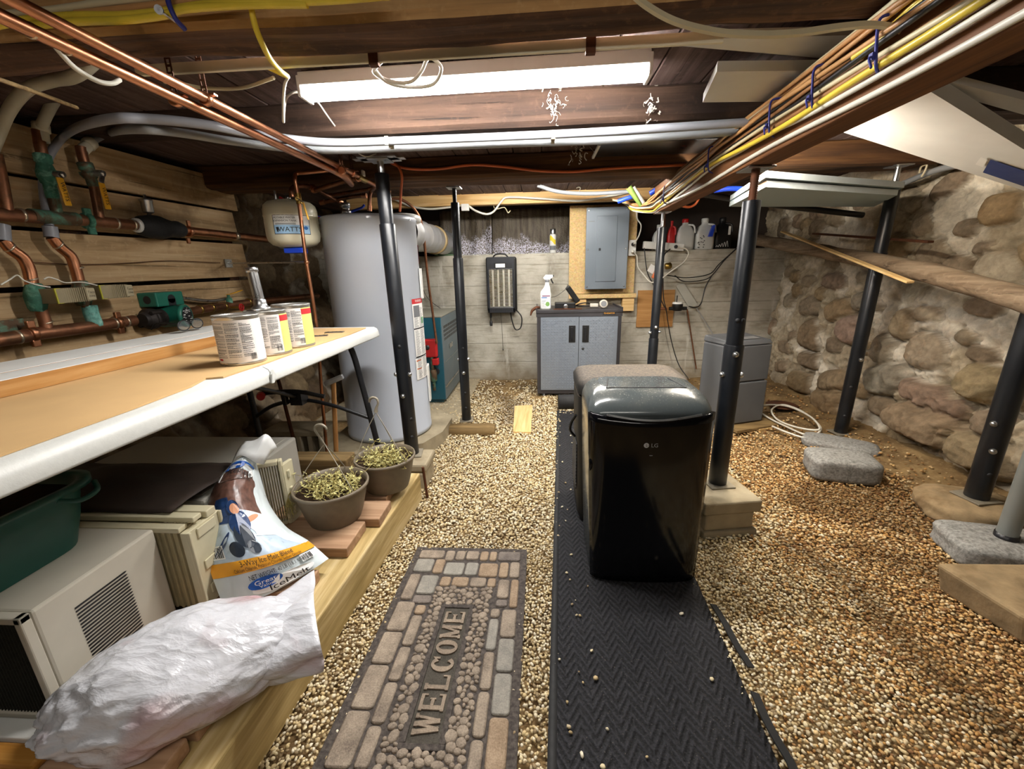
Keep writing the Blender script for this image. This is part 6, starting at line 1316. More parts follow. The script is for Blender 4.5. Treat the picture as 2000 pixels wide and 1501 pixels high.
q = (1.302, 4.070, 0.728); b = MB(); b.lathe([(.040,-.03),(.048,-.02),(.048,.03),(.044,.034)], q, n=24); b.cyl(off(q,-.075,0,-.01), off(q,.085,0,-.01), .017, n=12); b.build('body', m_blackpl, t, .001)
b = MB(); b.lathe([(.047,.034),(.047,.046),(.04,.05),(.001,.05)], q, n=24); b.build('lid', m_whitepl, t)
b = MB(); b.cyl(off(q,-.01,0,.05), off(q,-.01,0,.11), .005, n=8); b.build('probe', m_ink, t)
b = MB(); b.hexa([(1.309, 4.190, 0.921),(1.383, 4.190, 0.948),(1.527, 4.160, 0.731),(1.442, 4.160, 0.718),(1.307, 4.182, 0.921),(1.381, 4.182, 0.948),(1.524, 4.150, 0.732),(1.439, 4.150, 0.718)]); o = b.build('tilted_plate', M_plain('pale_metal_sheet','#a9a79c',.5,.2,.08,8), None, .001); tag(o, 'pale rectangular sheet leaning on the wall above the water meter', 'plate')
b = MB(); b.tube([(1.506, 4.150, 0.717), (1.694, 4.100, 0.426)], .006, 8); o = b.build('thin_rod', m_galv); tag(o, 'thin grey rod leaning from the pale sheet to the dehumidifier', 'rod')
b = MB(); b.tube([(1.421, 4.150, 0.704), (1.552, 4.120, 0.117)], .007, 8); o = b.build('brown_rod', m_cu_old); tag(o, 'thin brown rod leaning on the wall left of the dehumidifier', 'rod')
cable('black_cable', [(1.209, 4.120, 1.257), (1.150, 4.080, 1.208), (1.139, 4.060, 1.104), (1.161, 4.050, 0.827), (1.191, 4.040, 0.709), (1.258, 4.050, 0.439), (1.334, 4.000, 0.198), (1.408, 3.900, 0.072)], .005, m_cabk, 'black cord from the power strip running down past the plywood', 'black cords on the back wall')
cable('black_cable', [(0.975, 4.140, 1.282), (1.013, 4.120, 1.061), (1.072, 4.100, 0.943), (1.115, 4.060, 0.850), (1.178, 4.050, 0.732)], .005, m_cabk, 'black cord slanting behind the copper riser', 'black cords on the back wall')
cable('black_cable', [(1.189, 4.100, 1.025), (1.375, 4.120, 0.997), (1.582, 4.120, 1.025), (1.665, 4.120, 1.115), (1.788, 4.100, 1.242)], .005, m_cabk, 'upper black cord sagging across the concrete to the right', 'black cords on the back wall')
cable('black_cable', [(1.264, 4.100, 1.019), (1.354, 4.120, 0.965), (1.495, 4.120, 0.967), (1.598, 4.120, 1.002), (1.707, 4.120, 1.146), (1.800, 4.100, 1.251)], .005, m_cabk, 'lower black cord sagging across the concrete to the right', 'black cords on the back wall')
cable('black_cable', [(1.607, 4.120, 1.011), (1.561, 4.120, 0.909), (1.530, 4.100, 0.769), (1.480, 4.080, 0.724), (1.402, 4.060, 0.737)], .005, m_cabk, 'black cord hanging from the sagging pair to the meter', 'black cords on the back wall')

# ================================================================== SUPPORT POSTS
def post(label, base, zt, r1, r2, z_step, z_up, r3, lean=(0,0), bolts=(), holes=(), plate=True, top_plate=True, screw_mat=None, mat=None):
    """telescoping steel jack post: outer tube, inner tube, screw jack, base and top plates, pins"""
    base = np.array(base); t = thing('jack_post', label, 'post', tuple(base), 0, 'steel jack posts'); d = np.array((lean[0], lean[1], zt-base[2])); H_ = zt-base[2]
    at_ = lambda z: base+d*((z-base[2])/H_)
    mat = mat or m_post; z0 = base[2]+(.006 if plate else 0)
    b = MB(); b.lathe([(r1*.97,0),(r1,.003),(r1,z_step-z0-.003),(r1*.97,z_step-z0)], at_(z0), d, 28); b.build('outer_tube', mat, t)
    if z_up > z_step:
        b = MB(); b.lathe([(r2,0),(r2,z_up-z_step-.004),(r2*.95,z_up-z_step)], at_(z_step), d, 26); b.build('inner_tube', mat, t)
    if zt > z_up+.02:
        b = MB(); n = int((zt-z_up)/.008); pf = []
        for k in range(n): pf += [(r3,k*.008),(r3*.86,k*.008+.004)]
        b.lathe(pf+[(r3,zt-z_up-.006)], at_(z_up), d, 14); b.build('screw', screw_mat or m_zinc, t)
    if plate:
        b = MB(); b.obox(base+(0,0,.003),(r1*2.9,r1*2.9,.006),.15); b.build('base_plate', M_plain('plate_steel','#8d8574',.6,.4,.2,20), t, .001)
    if top_plate:
        b = MB(); b.obox(at_(zt)-(0,0,.003),(r1*2.6,r1*2.6,.006),.0); b.build('top_plate', m_zinc, t, .001)
    for z, a in bolts:
        c = at_(z); a = R_(a); u = np.array((math.cos(a),math.sin(a),0)); b = MB(); b.cyl(c+u*r1*.9, c+u*(r1+.003), .0125, n=14); b.lathe([(.0105,0),(.0105,.003),(.007,.008),(.001,.009)], c+u*(r1+.003), u, 14); b.build('bolt', m_zinc, t)
    for z, a in holes:
        c = at_(z); a = R_(a); u = np.array((math.cos(a),math.sin(a),0)); b = MB(); b.lathe([(.0095,0),(.0095,.0012),(.0001,.0014)], c+u*((r1 if z < z_step else r2)-.0004), u, 14); b.build('hole', m_ink, t)
    return t
# block piers
b = MB()
for (z0, z1, x0, x1) in ((0,.03,.66,.90),(.03,.112,.67,.885),(.112,.168,.655,.905)): b.obox(((x0+x1)/2,1.72,(z0+z1)/2),(x1-x0,.29 if z0 != .03 else .265,z1-z0),.16)
o = b.build('concrete_pier', m_conc_blk, None, .008); tag(o, 'small concrete pier under the post behind the black air conditioner', 'pier')
b = MB(); b.box((-.80,1.93,0),(-.60,2.12,.10)); b.box((-.81,1.93,.10),(-.59,2.13,.148)); o = b.build('concrete_pier', m_conc_blk, None, .012); tag(o, 'broken concrete block under the post beside the flower pots', 'pier')
b = MB(); b.lathe([(.045,0),(.055,.01),(.060,.1),(.056,.2),(.062,.28),(.050,.325)], (-.64,2.72,.030), (1,.02,0), 14); o = b.build('wood_chunk', W_block, None); tag(o, 'short weathered wood chunk under the middle black post', 'wood'); o.scale = (1,1,.8)
def boulder(name, c, r, mat, label, cat, rz=0.0, seed=1, flat=1.0, rough=.25, boxy=2.0, grp=None, n=40):
    u = np.linspace(0,2*math.pi,n+1)[:-1]; v = np.linspace(0,math.pi,n//2+1); U_, V_ = np.meshgrid(u, v); x, y, z = np.sin(V_)*np.cos(U_), np.sin(V_)*np.sin(U_), -np.cos(V_)
    k = (np.abs(x)**boxy+np.abs(y)**boxy+np.abs(z)**boxy)**(-1/boxy); nn = 1+rough*(fbm(x*2+seed*3.1,y*2+seed,z*2,4)-.5)+rough*.25*(fbm(x*8+seed,y*8,z*8,2)-.5)
    x, y, z = x*k*nn*r[0], y*k*nn*r[1], z*k*nn*r[2]; X = c[0]+x*math.cos(rz)-y*math.sin(rz); Y = c[1]+x*math.sin(rz)+y*math.cos(rz)
    nn_, m_ = X.shape; b = MB(); b.add(np.stack([X,Y,c[2]+z],-1).reshape(-1,3), [[j*m_+i,j*m_+(i+1)%m_,(j+1)*m_+(i+1)%m_,(j+1)*m_+i] for j in range(nn_-1) for i in range(m_)], 0, True)
    o = b.build(name, mat); return tag(o, label, cat, grp)
boulder('granite_block', (1.60,2.12,.070), (.155,.105,.062), m_granite, 'squared grey granite block lying on the gravel in front of the stone wall', 'stone', -.25, 2, 1, .07, 7)
boulder('granite_slab', (1.83,2.47,.034), (.19,.10,.034), m_granite, 'flat dark granite slab at the foot of the right-hand post by the wall', 'stone', -.6, 5, 1, .2, 4)
boulder('base_stone', (1.90,1.74,.055), (.19,.15,.058), m_sand, 'rounded tan stone under the black post at the right edge', 'stone', -.3, 8, 1, .2, 3)
boulder('granite_slab', (1.80,1.46,.045), (.22,.115,.05), m_granite, 'pale speckled granite slab under the grey pipe post', 'stone', -.25, 12, 1, .08, 7)
q = [(1.388, 1.306, 0.105), (1.416, 1.294, 0.000), (1.446, 1.084, 0.000)]
b = MB(); b.hexa([(1.39,1.30,0),(1.44,1.08,0),(2.05,1.02,0),(2.05,1.30,0),(1.37,1.315,.105),(1.425,1.085,.095),(2.06,1.02,.10),(2.06,1.315,.115)]); o = b.build('sandstone_slab', m_sand, None, .014, 3); tag(o, 'big tan sandstone step slab at the right edge of the gravel', 'stone')
boulder('dark_shard', (1.40,.855,.018), (.055,.03,.022), M_plain('dark_green_stone','#3b4034',.8,0,.2,20,.3), 'dark greenish stone shard at the lower right edge', 'stone', -.4, 4, 1, .3, 3)

post('tall black post beside the flower pots and water heater', (-.70,2.06,.149), 1.615, .0375, .0325, 1.335, 1.555, .016, (-.032,.03), bolts=((.49,-95),(.60,-20),(.60,195)), holes=((.75,-80),(.36,-50),(.26,-60)))
post('black post in the middle standing on the weathered wood chunk', (-.525,2.785,.075), 1.614, .0330, .0270, 1.19, 1.525, .014, (-.005,.03), bolts=((.43,-85),(.52,0),(.52,180)), holes=((.60,-80),(.285,-80),(.175,-80)), screw_mat=m_black)
post('thin black post at the far end of the brown girder, beside the chipboard', (.80,2.96,.004), 1.455, .0330, .0290, .62, 1.36, .012, (.02,.05), bolts=((.70,-90),(.66,200),(.665,-20)))
post('large black post standing on the concrete pier right of the black air conditioner', (.795,1.735,.1685), 1.452, .0375, .0320, .80, 1.342, .0155, (.0,.0), bolts=((.765,-100),(.675,195),(.675,-25)), holes=((.90,-72),(.9,-112)), screw_mat=m_rust)
post('black post behind the leaning log near the stone wall', (1.945,2.64,.045), 1.617, .0365, .0325, 1.16, 1.520, .0150, (.035,.02), bolts=((.535,-90),(.585,-10)), holes=((.36,-120),(.17,-120)))
post('black post at the right edge standing on the tan stone', (1.895,1.735,.112), 1.70, .0400, .0350, 1.20, 1.55, .016, (.03,.01), bolts=((.345,-130),(.46,200)), holes=((.24,-110),))
t = thing('pipe_post', 'grey galvanised pipe post at the right edge on speckled granite', 'post', (1.765,1.478,.085))
b = MB(); b.tube([(1.765,1.478,.108),(1.775,1.478,.9),(1.785,1.478,1.70)], .0300, 22, 0, 3); b.build('pipe', M_plain('dull_galvanised','#8d9290',.45,.5,.08,6), t)
b = MB(); b.lathe([(.034,.088),(.034,.112),(.026,.114)], (1.765,1.478,0), n=20); b.build('collar', m_black, t)
t = thing('joist_bracket', 'galvanised screw bracket on the dark beam above the tall black post', 'bracket', (-0.703, 1.999, 1.618))
q = np.array((-.735,2.09,1.6165)); b = MB(); b.box(q+(-.09,-.05,.0),q+(.09,.05,.004)); b.box(q+(-.12,-.02,.0),q+(.12,.02,.003)); b.build('plate', m_galv, t)

# ================================================================== MIDDLE AND RIGHT
# ---- runner and doormat
t_ = NT('herringbone_runner'); v = t_.coords(); xyz = t_.new('ShaderNodeSeparateXYZ'); t_.link(v, xyz.inputs[0])
zx = t_.math('PINGPONG', xyz.outputs[0], .033); ph = t_.math('ADD', t_.math('MULTIPLY', xyz.outputs[1], 95.0), t_.math('MULTIPLY', zx, 150.0)); wv = t_.math('SINE', t_.math('MULTIPLY', ph, 2.2))
n = t_.noise(v, 160, 3); dust = t_.ramp(t_.noise(v, 230, 2, .5), [(.66,(0,0,0)),(.74,(1,1,1))])
col = t_.mix(t_.math('MULTIPLY', dust, .5), t_.ramp(t_.math('ADD', t_.math('MULTIPLY', wv, .12), n), [(.35,'#141416'),(.65,'#2b2b2f')]), '#7d7468'); t_.bump(t_.math('ADD', t_.math('MULTIPLY', wv, .6), n), .7, .006); m_run = t_.set(col, .82, 0, .3)
t = thing('floor_runner', 'long black herringbone rubber-backed runner under the air conditioners', 'runner', (.3,1.8,.004))
def rl(y): return .022+(y-.62)*.0505
def rr_(y): return rl(y)+.512
ys = np.linspace(.20,3.17,120); A_ = [[(rl(y)+(rr_(y)-rl(y))*k/24+.004*math.sin(y*4+k), y, .0125+.003*(fbm(k*.25,y*5,1.)-.5)) for k in range(25)] for y in ys]
b = MB(); b.grid(A_, 0, True, False); o = b.build('carpet', m_run, t); s_ = o.modifiers.new('thick','SOLIDIFY'); s_.thickness = .009; s_.offset = -1
b = MB(); b.grid([[(rl(y)+d_,y,.0137) for d_ in (-.012,.010)] for y in ys]); o = b.build('edging', m_rubber, t); s_ = o.modifiers.new('thick','SOLIDIFY'); s_.thickness = .007; s_.offset = -1
for pts in ([(0.581, 1.188, 0.014), (0.584, 1.109, 0.020), (0.585, 1.021, 0.020), (0.595, 0.958, 0.016)], [(0.569, 0.884, 0.016), (0.561, 0.822, 0.022), (0.562, 0.769, 0.022), (0.570, 0.719, 0.016), (0.565, 0.681, 0.014)]):
    b = MB(); b.strip(pts, .022, .004, (.25,0,1)); b.build('loose_edging', m_rubber, t)
b = MB(); b.lathe([(.052,0),(.060,.004),(.060,.20),(.052,.204)], (.150,3.24,.062), (1,.05,0), 24); b.build('rolled_end', m_rubber, t)
# crumbs and stray pebbles on the runner
k = 55; yy = rs.uniform(.6,2.7,k); xx = np.array([rl(y) for y in yy])+rs.uniform(.02,.50,k)*np.where(rs.rand(k)<.5,1,.35); V, F = pebble_cloud(xx, yy, np.full(k,.0185), rs.uniform(.0035,.007,k)); o = np_mesh('stray_gravel', V, F, M_vcol('stray_gravel',.8,120,.2,.15)); set_vcol(o, np.repeat(pal_l[rs.randint(0,10,k)],12,0)); tag(o, 'stray gravel pebbles scattered over the black runner', 'gravel', kind='stuff')
# welcome mat
t = thing('doormat', 'grey stone-patterned welcome doormat lying on the gravel', 'doormat', (-.29,.86,.003))
t_ = NT('mat_rubber'); v = t_.coords(); t_.bump(t_.noise(v,220,3),.5,.003); m_mat = t_.set(t_.ramp(t_.noise(v,90,4),[(.35,'#383330'),(.65,'#564f4a')]),.9,0,.2)
def mp(x, y, z=0.0): # mat space: x across 0..0.457, y along 0 (far) .. 1.19 (near)
    X0 = -.509-.024*(y/.80); X1 = -.053-.003*(y/.80); f = x/.457; return (X0+(X1-X0)*f, 1.456-y, .0125+z)
b = MB(); b.hexa([off(mp(0,0),0,0,-.009),off(mp(.457,0),0,0,-.009),off(mp(.457,1.19),0,0,-.009),off(mp(0,1.19),0,0,-.009),mp(0,0),mp(.457,0),mp(.457,1.19),mp(0,1.19)]); b.build('base', m_mat, t, .003)
def mcol(r):
    return random.Random(r).choice([0,0,0,0,1,1,2])
tl = MB(); kk = 0
def tile(x0, x1, y0, y1, m=None, h=.0055):
    global kk
    kk += 1; g = .0028; r = random.Random(kk); m = mcol(kk*7) if m is None else m; x0 += g; x1 -= g; y0 += g; y1 -= g; rd = min(.011, (x1-x0)*.35, (y1-y0)*.35)
    def rr2(s_, z): return [mp(min(max(px,x0+s_),x1-s_), min(max(py,y0+s_),y1-s_), z) for px, py, _ in rrect((x0+x1)/2,(y0+y1)/2,(x1-x0)/2,(y1-y0)/2,rd,0,3)]
    R1, R2, R3 = rr2(0,-.001), rr2(.0,h*.6), rr2(.004,h); n_ = len(R1); tl.add(R1+R2+R3, [[j*n_+i,j*n_+(i+1)%n_,(j+1)*n_+(i+1)%n_,(j+1)*n_+i] for j in range(2) for i in range(n_)][::1], m, True); tl.add(R3, [list(range(n_))], m)
def bricks():
    # far border rows
    tile(.022,.128,.022,.075); tile(.128,.170,.022,.088); tile(.170,.212,.022,.082); tile(.212,.268,.022,.078); tile(.268,.306,.022,.082); tile(.306,.340,.022,.082); tile(.340,.435,.022,.08,3)
    tile(.022,.098,.075,.152); tile(.098,.142,.075,.158,1); tile(.142,.222,.092,.165,2); tile(.222,.276,.090,.165); tile(.276,.352,.092,.17,1); tile(.352,.392,.085,.172,1); tile(.392,.435,.082,.172)
    tile(.142,.186,.170,.222,1); tile(.186,.252,.170,.222,1); tile(.252,.316,.170,.222); tile(.316,.352,.172,.222,1)
    tile(.022,.068,.160,.290); tile(.068,.138,.165,.262); tile(.068,.138,.264,.305,3); tile(.356,.402,.178,.272); tile(.402,.435,.176,.312); tile(.356,.402,.274,.310,3)
    for a, c_ in ((.295,.42),(.42,.535),(.535,.665)): tile(.022,.088,a,c_)
    for a, c_ in ((.308,.352),(.352,.472),(.472,.585),(.585,.70)): tile(.090,.130,a,c_)
    for a, c_ in ((.316,.43),(.43,.545),(.545,.665)): tile(.382,.435,a,c_)
    for a, c_ in ((.314,.356),(.356,.478),(.478,.60),(.60,.72)): tile(.344,.380,a,c_)
    tile(.022,.088,.665,.80); tile(.090,.130,.70,.80); tile(.382,.435,.665,.79); tile(.344,.380,.72,.83)
    tile(.022,.088,.80,.93); tile(.090,.130,.80,.93); tile(.382,.435,.79,.93); tile(.344,.380,.83,.93)
    for k in range(5): tile(.022+k*.0826,.022+(k+1)*.0826,.93,1.02); tile(.022+k*.0826,.022+(k+1)*.0826,1.02,1.10); tile(.022+k*.0826,.022+(k+1)*.0826,1.10,1.168)
bricks()
r = random.Random(9); placed = []
for tr in range(40000):
    x, y = r.uniform(.135,.345), r.uniform(.225,.93); a = r.uniform(.0095,.0185) if tr < 9000 else r.uniform(.006,.011); e = r.uniform(.62,1.0)
    if .175 < x < .290 and .300 < y < .755 : continue
    if not (.136+a*.7 < x < .342-a*.7): continue
    if all((x-p[0])**2+(y-p[1])**2 > ((a+p[2])*.76)**2 for p in placed): placed.append((x,y,a,e,r.uniform(0,3.1)))
for (x,y,a,e,an) in placed:
    out = []
    for rad, z in ((1.0,-.001),(.94,.003),(.72,.0052),(.35,.0060)): out += [mp(x+rad*a*(math.cos(p)*math.cos(an)-e*math.sin(p)*math.sin(an)), y+rad*a*(math.cos(p)*math.sin(an)+e*math.sin(p)*math.cos(an)), z) for p in np.linspace(0,-2*math.pi,11)[:-1]]
    tl.add(out, [[j*10+i,j*10+(i+1)%10,(j+1)*10+(i+1)%10,(j+1)*10+i] for j in range(3) for i in range(10)], 0, True); tl.add(out[-10:], [list(range(10))], 0, True)
def M_tile(nm, a, c): t_ = NT(nm); v = t_.coords(); t_.bump(t_.noise(v,260,3),.6,.003); n = t_.noise(v,22,5,.6); f = t_.noise(v,200,3); return t_.set(t_.ramp(t_.math('ADD',t_.math('MULTIPLY',n,.6),t_.math('MULTIPLY',f,.4)),[(.35,a),(.65,c)]),.92,0,.15)
tl.build('stone_pattern', [M_tile('mat_stone','#6a5f55','#a19382'), M_tile('mat_tan_stone','#786552','#a8947d'), M_tile('mat_grey_stone','#74706a','#9c978c'), M_tile('mat_dark_stone','#5b544f','#857b73')], t)
b = MB()
for (x0,x1,y0,y1) in ((.178,.288,.303,.318),(.178,.288,.737,.752),(.178,.193,.318,.737),(.273,.288,.318,.737)): b.hexa([mp(x0,y0,-.001),mp(x1,y0,-.001),mp(x1,y1,-.001),mp(x0,y1,-.001),mp(x0,y0,.005),mp(x1,y0,.005),mp(x1,y1,.005),mp(x0,y1,.005)])
b.build('name_frame', m_mat, t, .0015)
b = MB(); b.hexa([mp(.193,.318,-.001),mp(.273,.318,-.001),mp(.273,.737,-.001),mp(.193,.737,-.001),mp(.193,.318,.0008),mp(.273,.318,.0008),mp(.273,.737,.0008),mp(.193,.737,.0008)]); b.build('name_field', M_tile('mat_dark_field','#39362f','#555049'), t)
b = MB()
def glyph_bars(ch):
    S = .23; out = []                       # slab-serif strokes on a unit cell: (x0, y0, x1, y1, width)
    if ch in 'EL': out = [(.22,0,.22,1,S),(.05,.05,.95 if ch == 'E' else .92,.05,.14),(.05,.95,.42 if ch == 'L' else .95,.95,.14)] + ([(.22,.5,.72,.5,.14),(.92,0,.92,.26,.08),(.92,.74,.92,1,.08),(.70,.38,.70,.62,.08)] if ch == 'E' else [(.90,0,.90,.30,.08)])
    if ch == 'W': out = [(.10,1,.32,0,S),(.32,0,.52,.95,.13),(.52,.95,.72,0,S),(.72,0,.92,1,.13),(-.02,.95,.26,.95,.12),(.40,.95,.62,.95,.12),(.80,.95,1.04,.95,.12)]
    if ch == 'M': out = [(.14,0,.14,1,.13),(.14,.98,.50,.08,S),(.50,.08,.86,.98,.13),(.86,0,.86,1,S),(0,.05,.28,.05,.12),(.70,.05,1.02,.05,.12),(0,.95,.2,.95,.12),(.82,.95,1.02,.95,.12)]
    return out
kz = 0
for i_, ch in enumerate('WELCOME'):
    cw = .39/7; y0_ = .527+.195-i_*cw; G = lambda u, v, z=.0052: mp(.264-.062*v, y0_-.004-u*(cw-.007), z)
    for (xa, ya, xb, yb_, wd) in glyph_bars(ch):
        d_ = np.array((xb-xa, yb_-ya)); L_ = np.hypot(*d_); n_ = np.array((-d_[1], d_[0]))/L_*wd/2
        kz += 1; zt_ = .0050+.00006*(kz % 9); Q_ = lambda z: [G(xa+n_[0],ya+n_[1],z),G(xa-n_[0],ya-n_[1],z),G(xb-n_[0],yb_-n_[1],z),G(xb+n_[0],yb_+n_[1],z)]; b.hexa(Q_(-.001)+Q_(zt_))
    if ch in 'CO':
        A0_, A1_ = (0, 2*math.pi) if ch == 'O' else (.75, 2*math.pi-.75); k_ = 26; ring_ = []
        for a_ in np.linspace(A0_, A1_, k_): w_ = .20*abs(math.cos(a_))+.13; ring_.append((G(.5+.5*math.cos(a_), .5+.52*math.sin(a_)), G(.5+(.5-w_)*math.cos(a_), .5+(.52-w_*.9)*math.sin(a_))))
        
        for j in range(k_-1):
            q_ = [ring_[j][0], ring_[j][1], ring_[j+1][1], ring_[j+1][0]]; b.hexa([off(p,0,0,-.006) for p in q_]+q_)
        if ch == 'C': b.hexa([G(.82,.66,-.001),G(.95,.66,-.001),G(.95,1.0,-.001),G(.82,.92,-.001),G(.82,.66,.0053),G(.95,.66,.0053),G(.95,1.0,.0053),G(.82,.92,.0053)])
o = b.build('lettering', M_tile('mat_letter','#6d6156','#9c8d7b'), t)

# ---- portable air conditioners
m_gloss = M_plain('gloss_black', '#08090c', .12, 0, .05, 4, 0, .5); m_gloss.node_tree.nodes['Principled BSDF'].inputs['Specular IOR Level'].default_value = .38
t_ = NT('dusty_grey_gloss'); v = t_.coords(); d = t_.ramp(t_.noise(v,190,3,.6),[(.60,(0,0,0)),(.72,(1,1,1))]); d2 = t_.ramp(t_.noise(v,9,5,.6),[(.45,(0,0,0)),(.75,(1,1,1))]); g = t_.new('ShaderNodeNewGeometry'); sx = t_.new('ShaderNodeSeparateXYZ'); t_.link(g.outputs['Normal'], sx.inputs[0]); up = t_.math('POWER', t_.math('MAXIMUM', sx.outputs[2], 0.0), 3.0); dd = t_.math('MULTIPLY', up, t_.math('ADD', t_.math('MULTIPLY', d, .5), t_.math('MULTIPLY', d2, .22)))
t_.link(t_.math('ADD', .16, t_.math('MULTIPLY', dd, .6)), t_.b.inputs['Roughness']); m_dustg = t_.set(t_.mix(dd, '#464c4d', '#9c9484'), None, .1, .5)
t_ = NT('very_dusty_black'); v = t_.coords(); d = t_.noise(v,120,5,.7); g = t_.new('ShaderNodeNewGeometry'); sx = t_.new('ShaderNodeSeparateXYZ'); t_.link(g.outputs['Normal'], sx.inputs[0]); up = t_.math('POWER', t_.math('MAXIMUM', sx.outputs[2], 0.0), 2.5); m_dustb = t_.set(t_.mix(t_.math('MULTIPLY', up, t_.ramp(d,[(.38,(.15,.15,.15)),(.60,(1,1,1))])), '#121110', '#5d5144'), .65, 0, .4)
def rr_ring(x0, x1, y0, y1, r, z, n=6): return rrect((x0+x1)/2,(y0+y1)/2,(x1-x0)/2,(y1-y0)/2,r,z,n)
def loft(b, rings, m=0, caps=True, sm=True):
    k = len(rings[0]); b.add(sum(rings, []), [[j*k+i,j*k+(i+1)%k,(j+1)*k+(i+1)%k,(j+1)*k+i] for j in range(len(rings)-1) for i in range(k)], m, sm)
    if caps: b.add(rings[0], [list(range(k))[::-1]], m); b.add(rings[-1], [list(range(k))], m)
t = thing('portable_air_conditioner', 'glossy black portable air conditioner standing on the black runner', 'air conditioner', (.365,1.45,.018), 0, 'portable air conditioners')
yf, yb = 1.283, 1.585
b = MB(); loft(b, [rr_ring(.190,.558,yf+.02,yb-.02,.04,.0178),rr_ring(.182,.566,yf+.012,yb-.01,.045,.035),rr_ring(.172,.570,yf+.010,yb,.05,.30),rr_ring(.163,.566,yf+.010,yb,.05,.60)]); b.build('body', m_dustg, t)
b = MB(); loft(b, [rr_ring(.163,.566,yf+.010,yb,.05,.601),rr_ring(.161,.566,yf+.006,yb,.05,.645),rr_ring(.163,.564,yf+.012,yb,.05,.665),rr_ring(.172,.556,yf+.035,yb-.004,.055,.690),rr_ring(.190,.540,yf+.075,yb-.012,.055,.708),rr_ring(.215,.515,yf+.12,yb-.03,.05,.714)]); b.build('top_shell', m_dustg, t)
A_ = []
for j in range(22):
    z = .022+(.658-.022)*j/21; f = j/21; xa, xb = .183-.024*f, .560+.008*f; row = []
    for i in range(25):
        u = i/24; row.append((xa+(xb-xa)*u, yf+.004-.012*math.sin(math.pi*u)+(.022*((abs(u-.5)*2)**10)), z-.018*math.sin(math.pi*u)*(f**6)))
    A_.append(row)
b = MB(); b.grid(A_); o = b.build('front_panel', m_gloss, t); s_ = o.modifiers.new('thick','SOLIDIFY'); s_.thickness = .012; s_.offset = -1
b = MB(); pts = [(.215+.30*u, yf-.004-.008*math.sin(math.pi*u)+.004, .6575-.017*math.sin(math.pi*u)) for u in np.linspace(0,1,13)]; b.strip(pts, .007, .006, (0,.3,1)); b.build('chrome_trim', m_zinc, t)
b = MB(); zt_ = .7125
for pth in ([(.255,yf+.240,.7150),(.232,yf+.118,.7138)],[(.232,yf+.118,.7138),(.500,yf+.118,.7138)],[(.475,yf+.240,.7150),(.500,yf+.118,.7138)]): b.tube(pth, .0026, 6)
b.build('outlet_seam', m_ink, t)
cx_, cz_ = .372, .555; fy = lambda x: yf-.0092
b = MB(); b.prism([(cx_-.026+.0085*math.cos(a), fy(0), cz_+.0085*math.sin(a)) for a in np.linspace(0,6.283,19)[:-1]], (0,-.0006,0)); em = b.build('emblem', M_plain('grey_emblem','#b9b9b9',.4,0,.03,20), t)
b = MB(); b.box((cx_-.0275,fy(0)-.0012,cz_-.004),(cx_-.026,fy(0)-.0007,cz_+.005)); b.box((cx_-.0275,fy(0)-.0012,cz_-.004),(cx_-.022,fy(0)-.0007,cz_-.0028)); b.box((cx_-.0225,fy(0)-.0012,cz_-.0005),(cx_-.0185,fy(0)-.0007,cz_+.0007)); b.build('emblem_mark', m_ink, em)
b = MB(); b.text('LG', lambda x,y: (cx_+.0005+x, fy(0)-.0004, cz_-.0006+y), .019, 0); b.box((cx_-.014,fy(0)-.0005,cz_-.037),(cx_-.004,fy(0)-.0001,cz_-.035)); b.build('lettering', M_plain('grey_print','#9a9a9c',.4,0,.03,20), t)
b = MB(); b.lathe([(.030,-.02),(.036,.0),(.030,.004)], (.170,yf+.05,.47), (-1,0,0), 16); b.build('side_grip', m_gloss, t)
t = thing('portable_air_conditioner', 'dust-covered portable air conditioner behind the glossy black one', 'air conditioner', (.37,1.78,.018), 0, 'portable air conditioners')
ya, yb2 = 1.625, 1.935
b = MB(); loft(b, [rr_ring(.180,.600,ya+.02,yb2-.02,.04,.0178),rr_ring(.168,.612,ya+.01,yb2,.05,.05),rr_ring(.160,.612,ya+.01,yb2,.05,.60)]); b.build('body', m_dustb, t)
b = MB(); loft(b, [rr_ring(.158,.614,ya+.004,yb2,.05,.612),rr_ring(.155,.612,ya,yb2,.055,.650),rr_ring(.168,.600,ya+.02,yb2-.01,.055,.672),rr_ring(.195,.570,ya+.05,yb2-.03,.05,.680)]); b.build('top_shell', m_dustb, t)
b = MB(); b.tube([(.157,ya+.09,.50),(.140,ya+.11,.46),(.135,ya+.12,.42),(.157,ya+.13,.385)], .006, 8); b.build('cord_loop', m_blackpl, t)
b = MB()
for k in range(14): b.box((.1575,ya+.06,.16+k*.016),(.162,ya+.24,.168+k*.016))
b.build('side_vent', m_ink, t)

# ---- plank on the gravel
b = MB(); q = [(-0.208, 3.268, 0.020), (-0.060, 3.295, 0.020), (-0.062, 2.699, 0.020), (-0.187, 2.707, 0.020)]; b.hexa([off(p,0,0,-.020) for p in q]+q); o = b.build('pine_offcut', W_stick, None, .002); tag(o, 'clean pine offcut lying on the gravel in front of the cabinet', 'board')

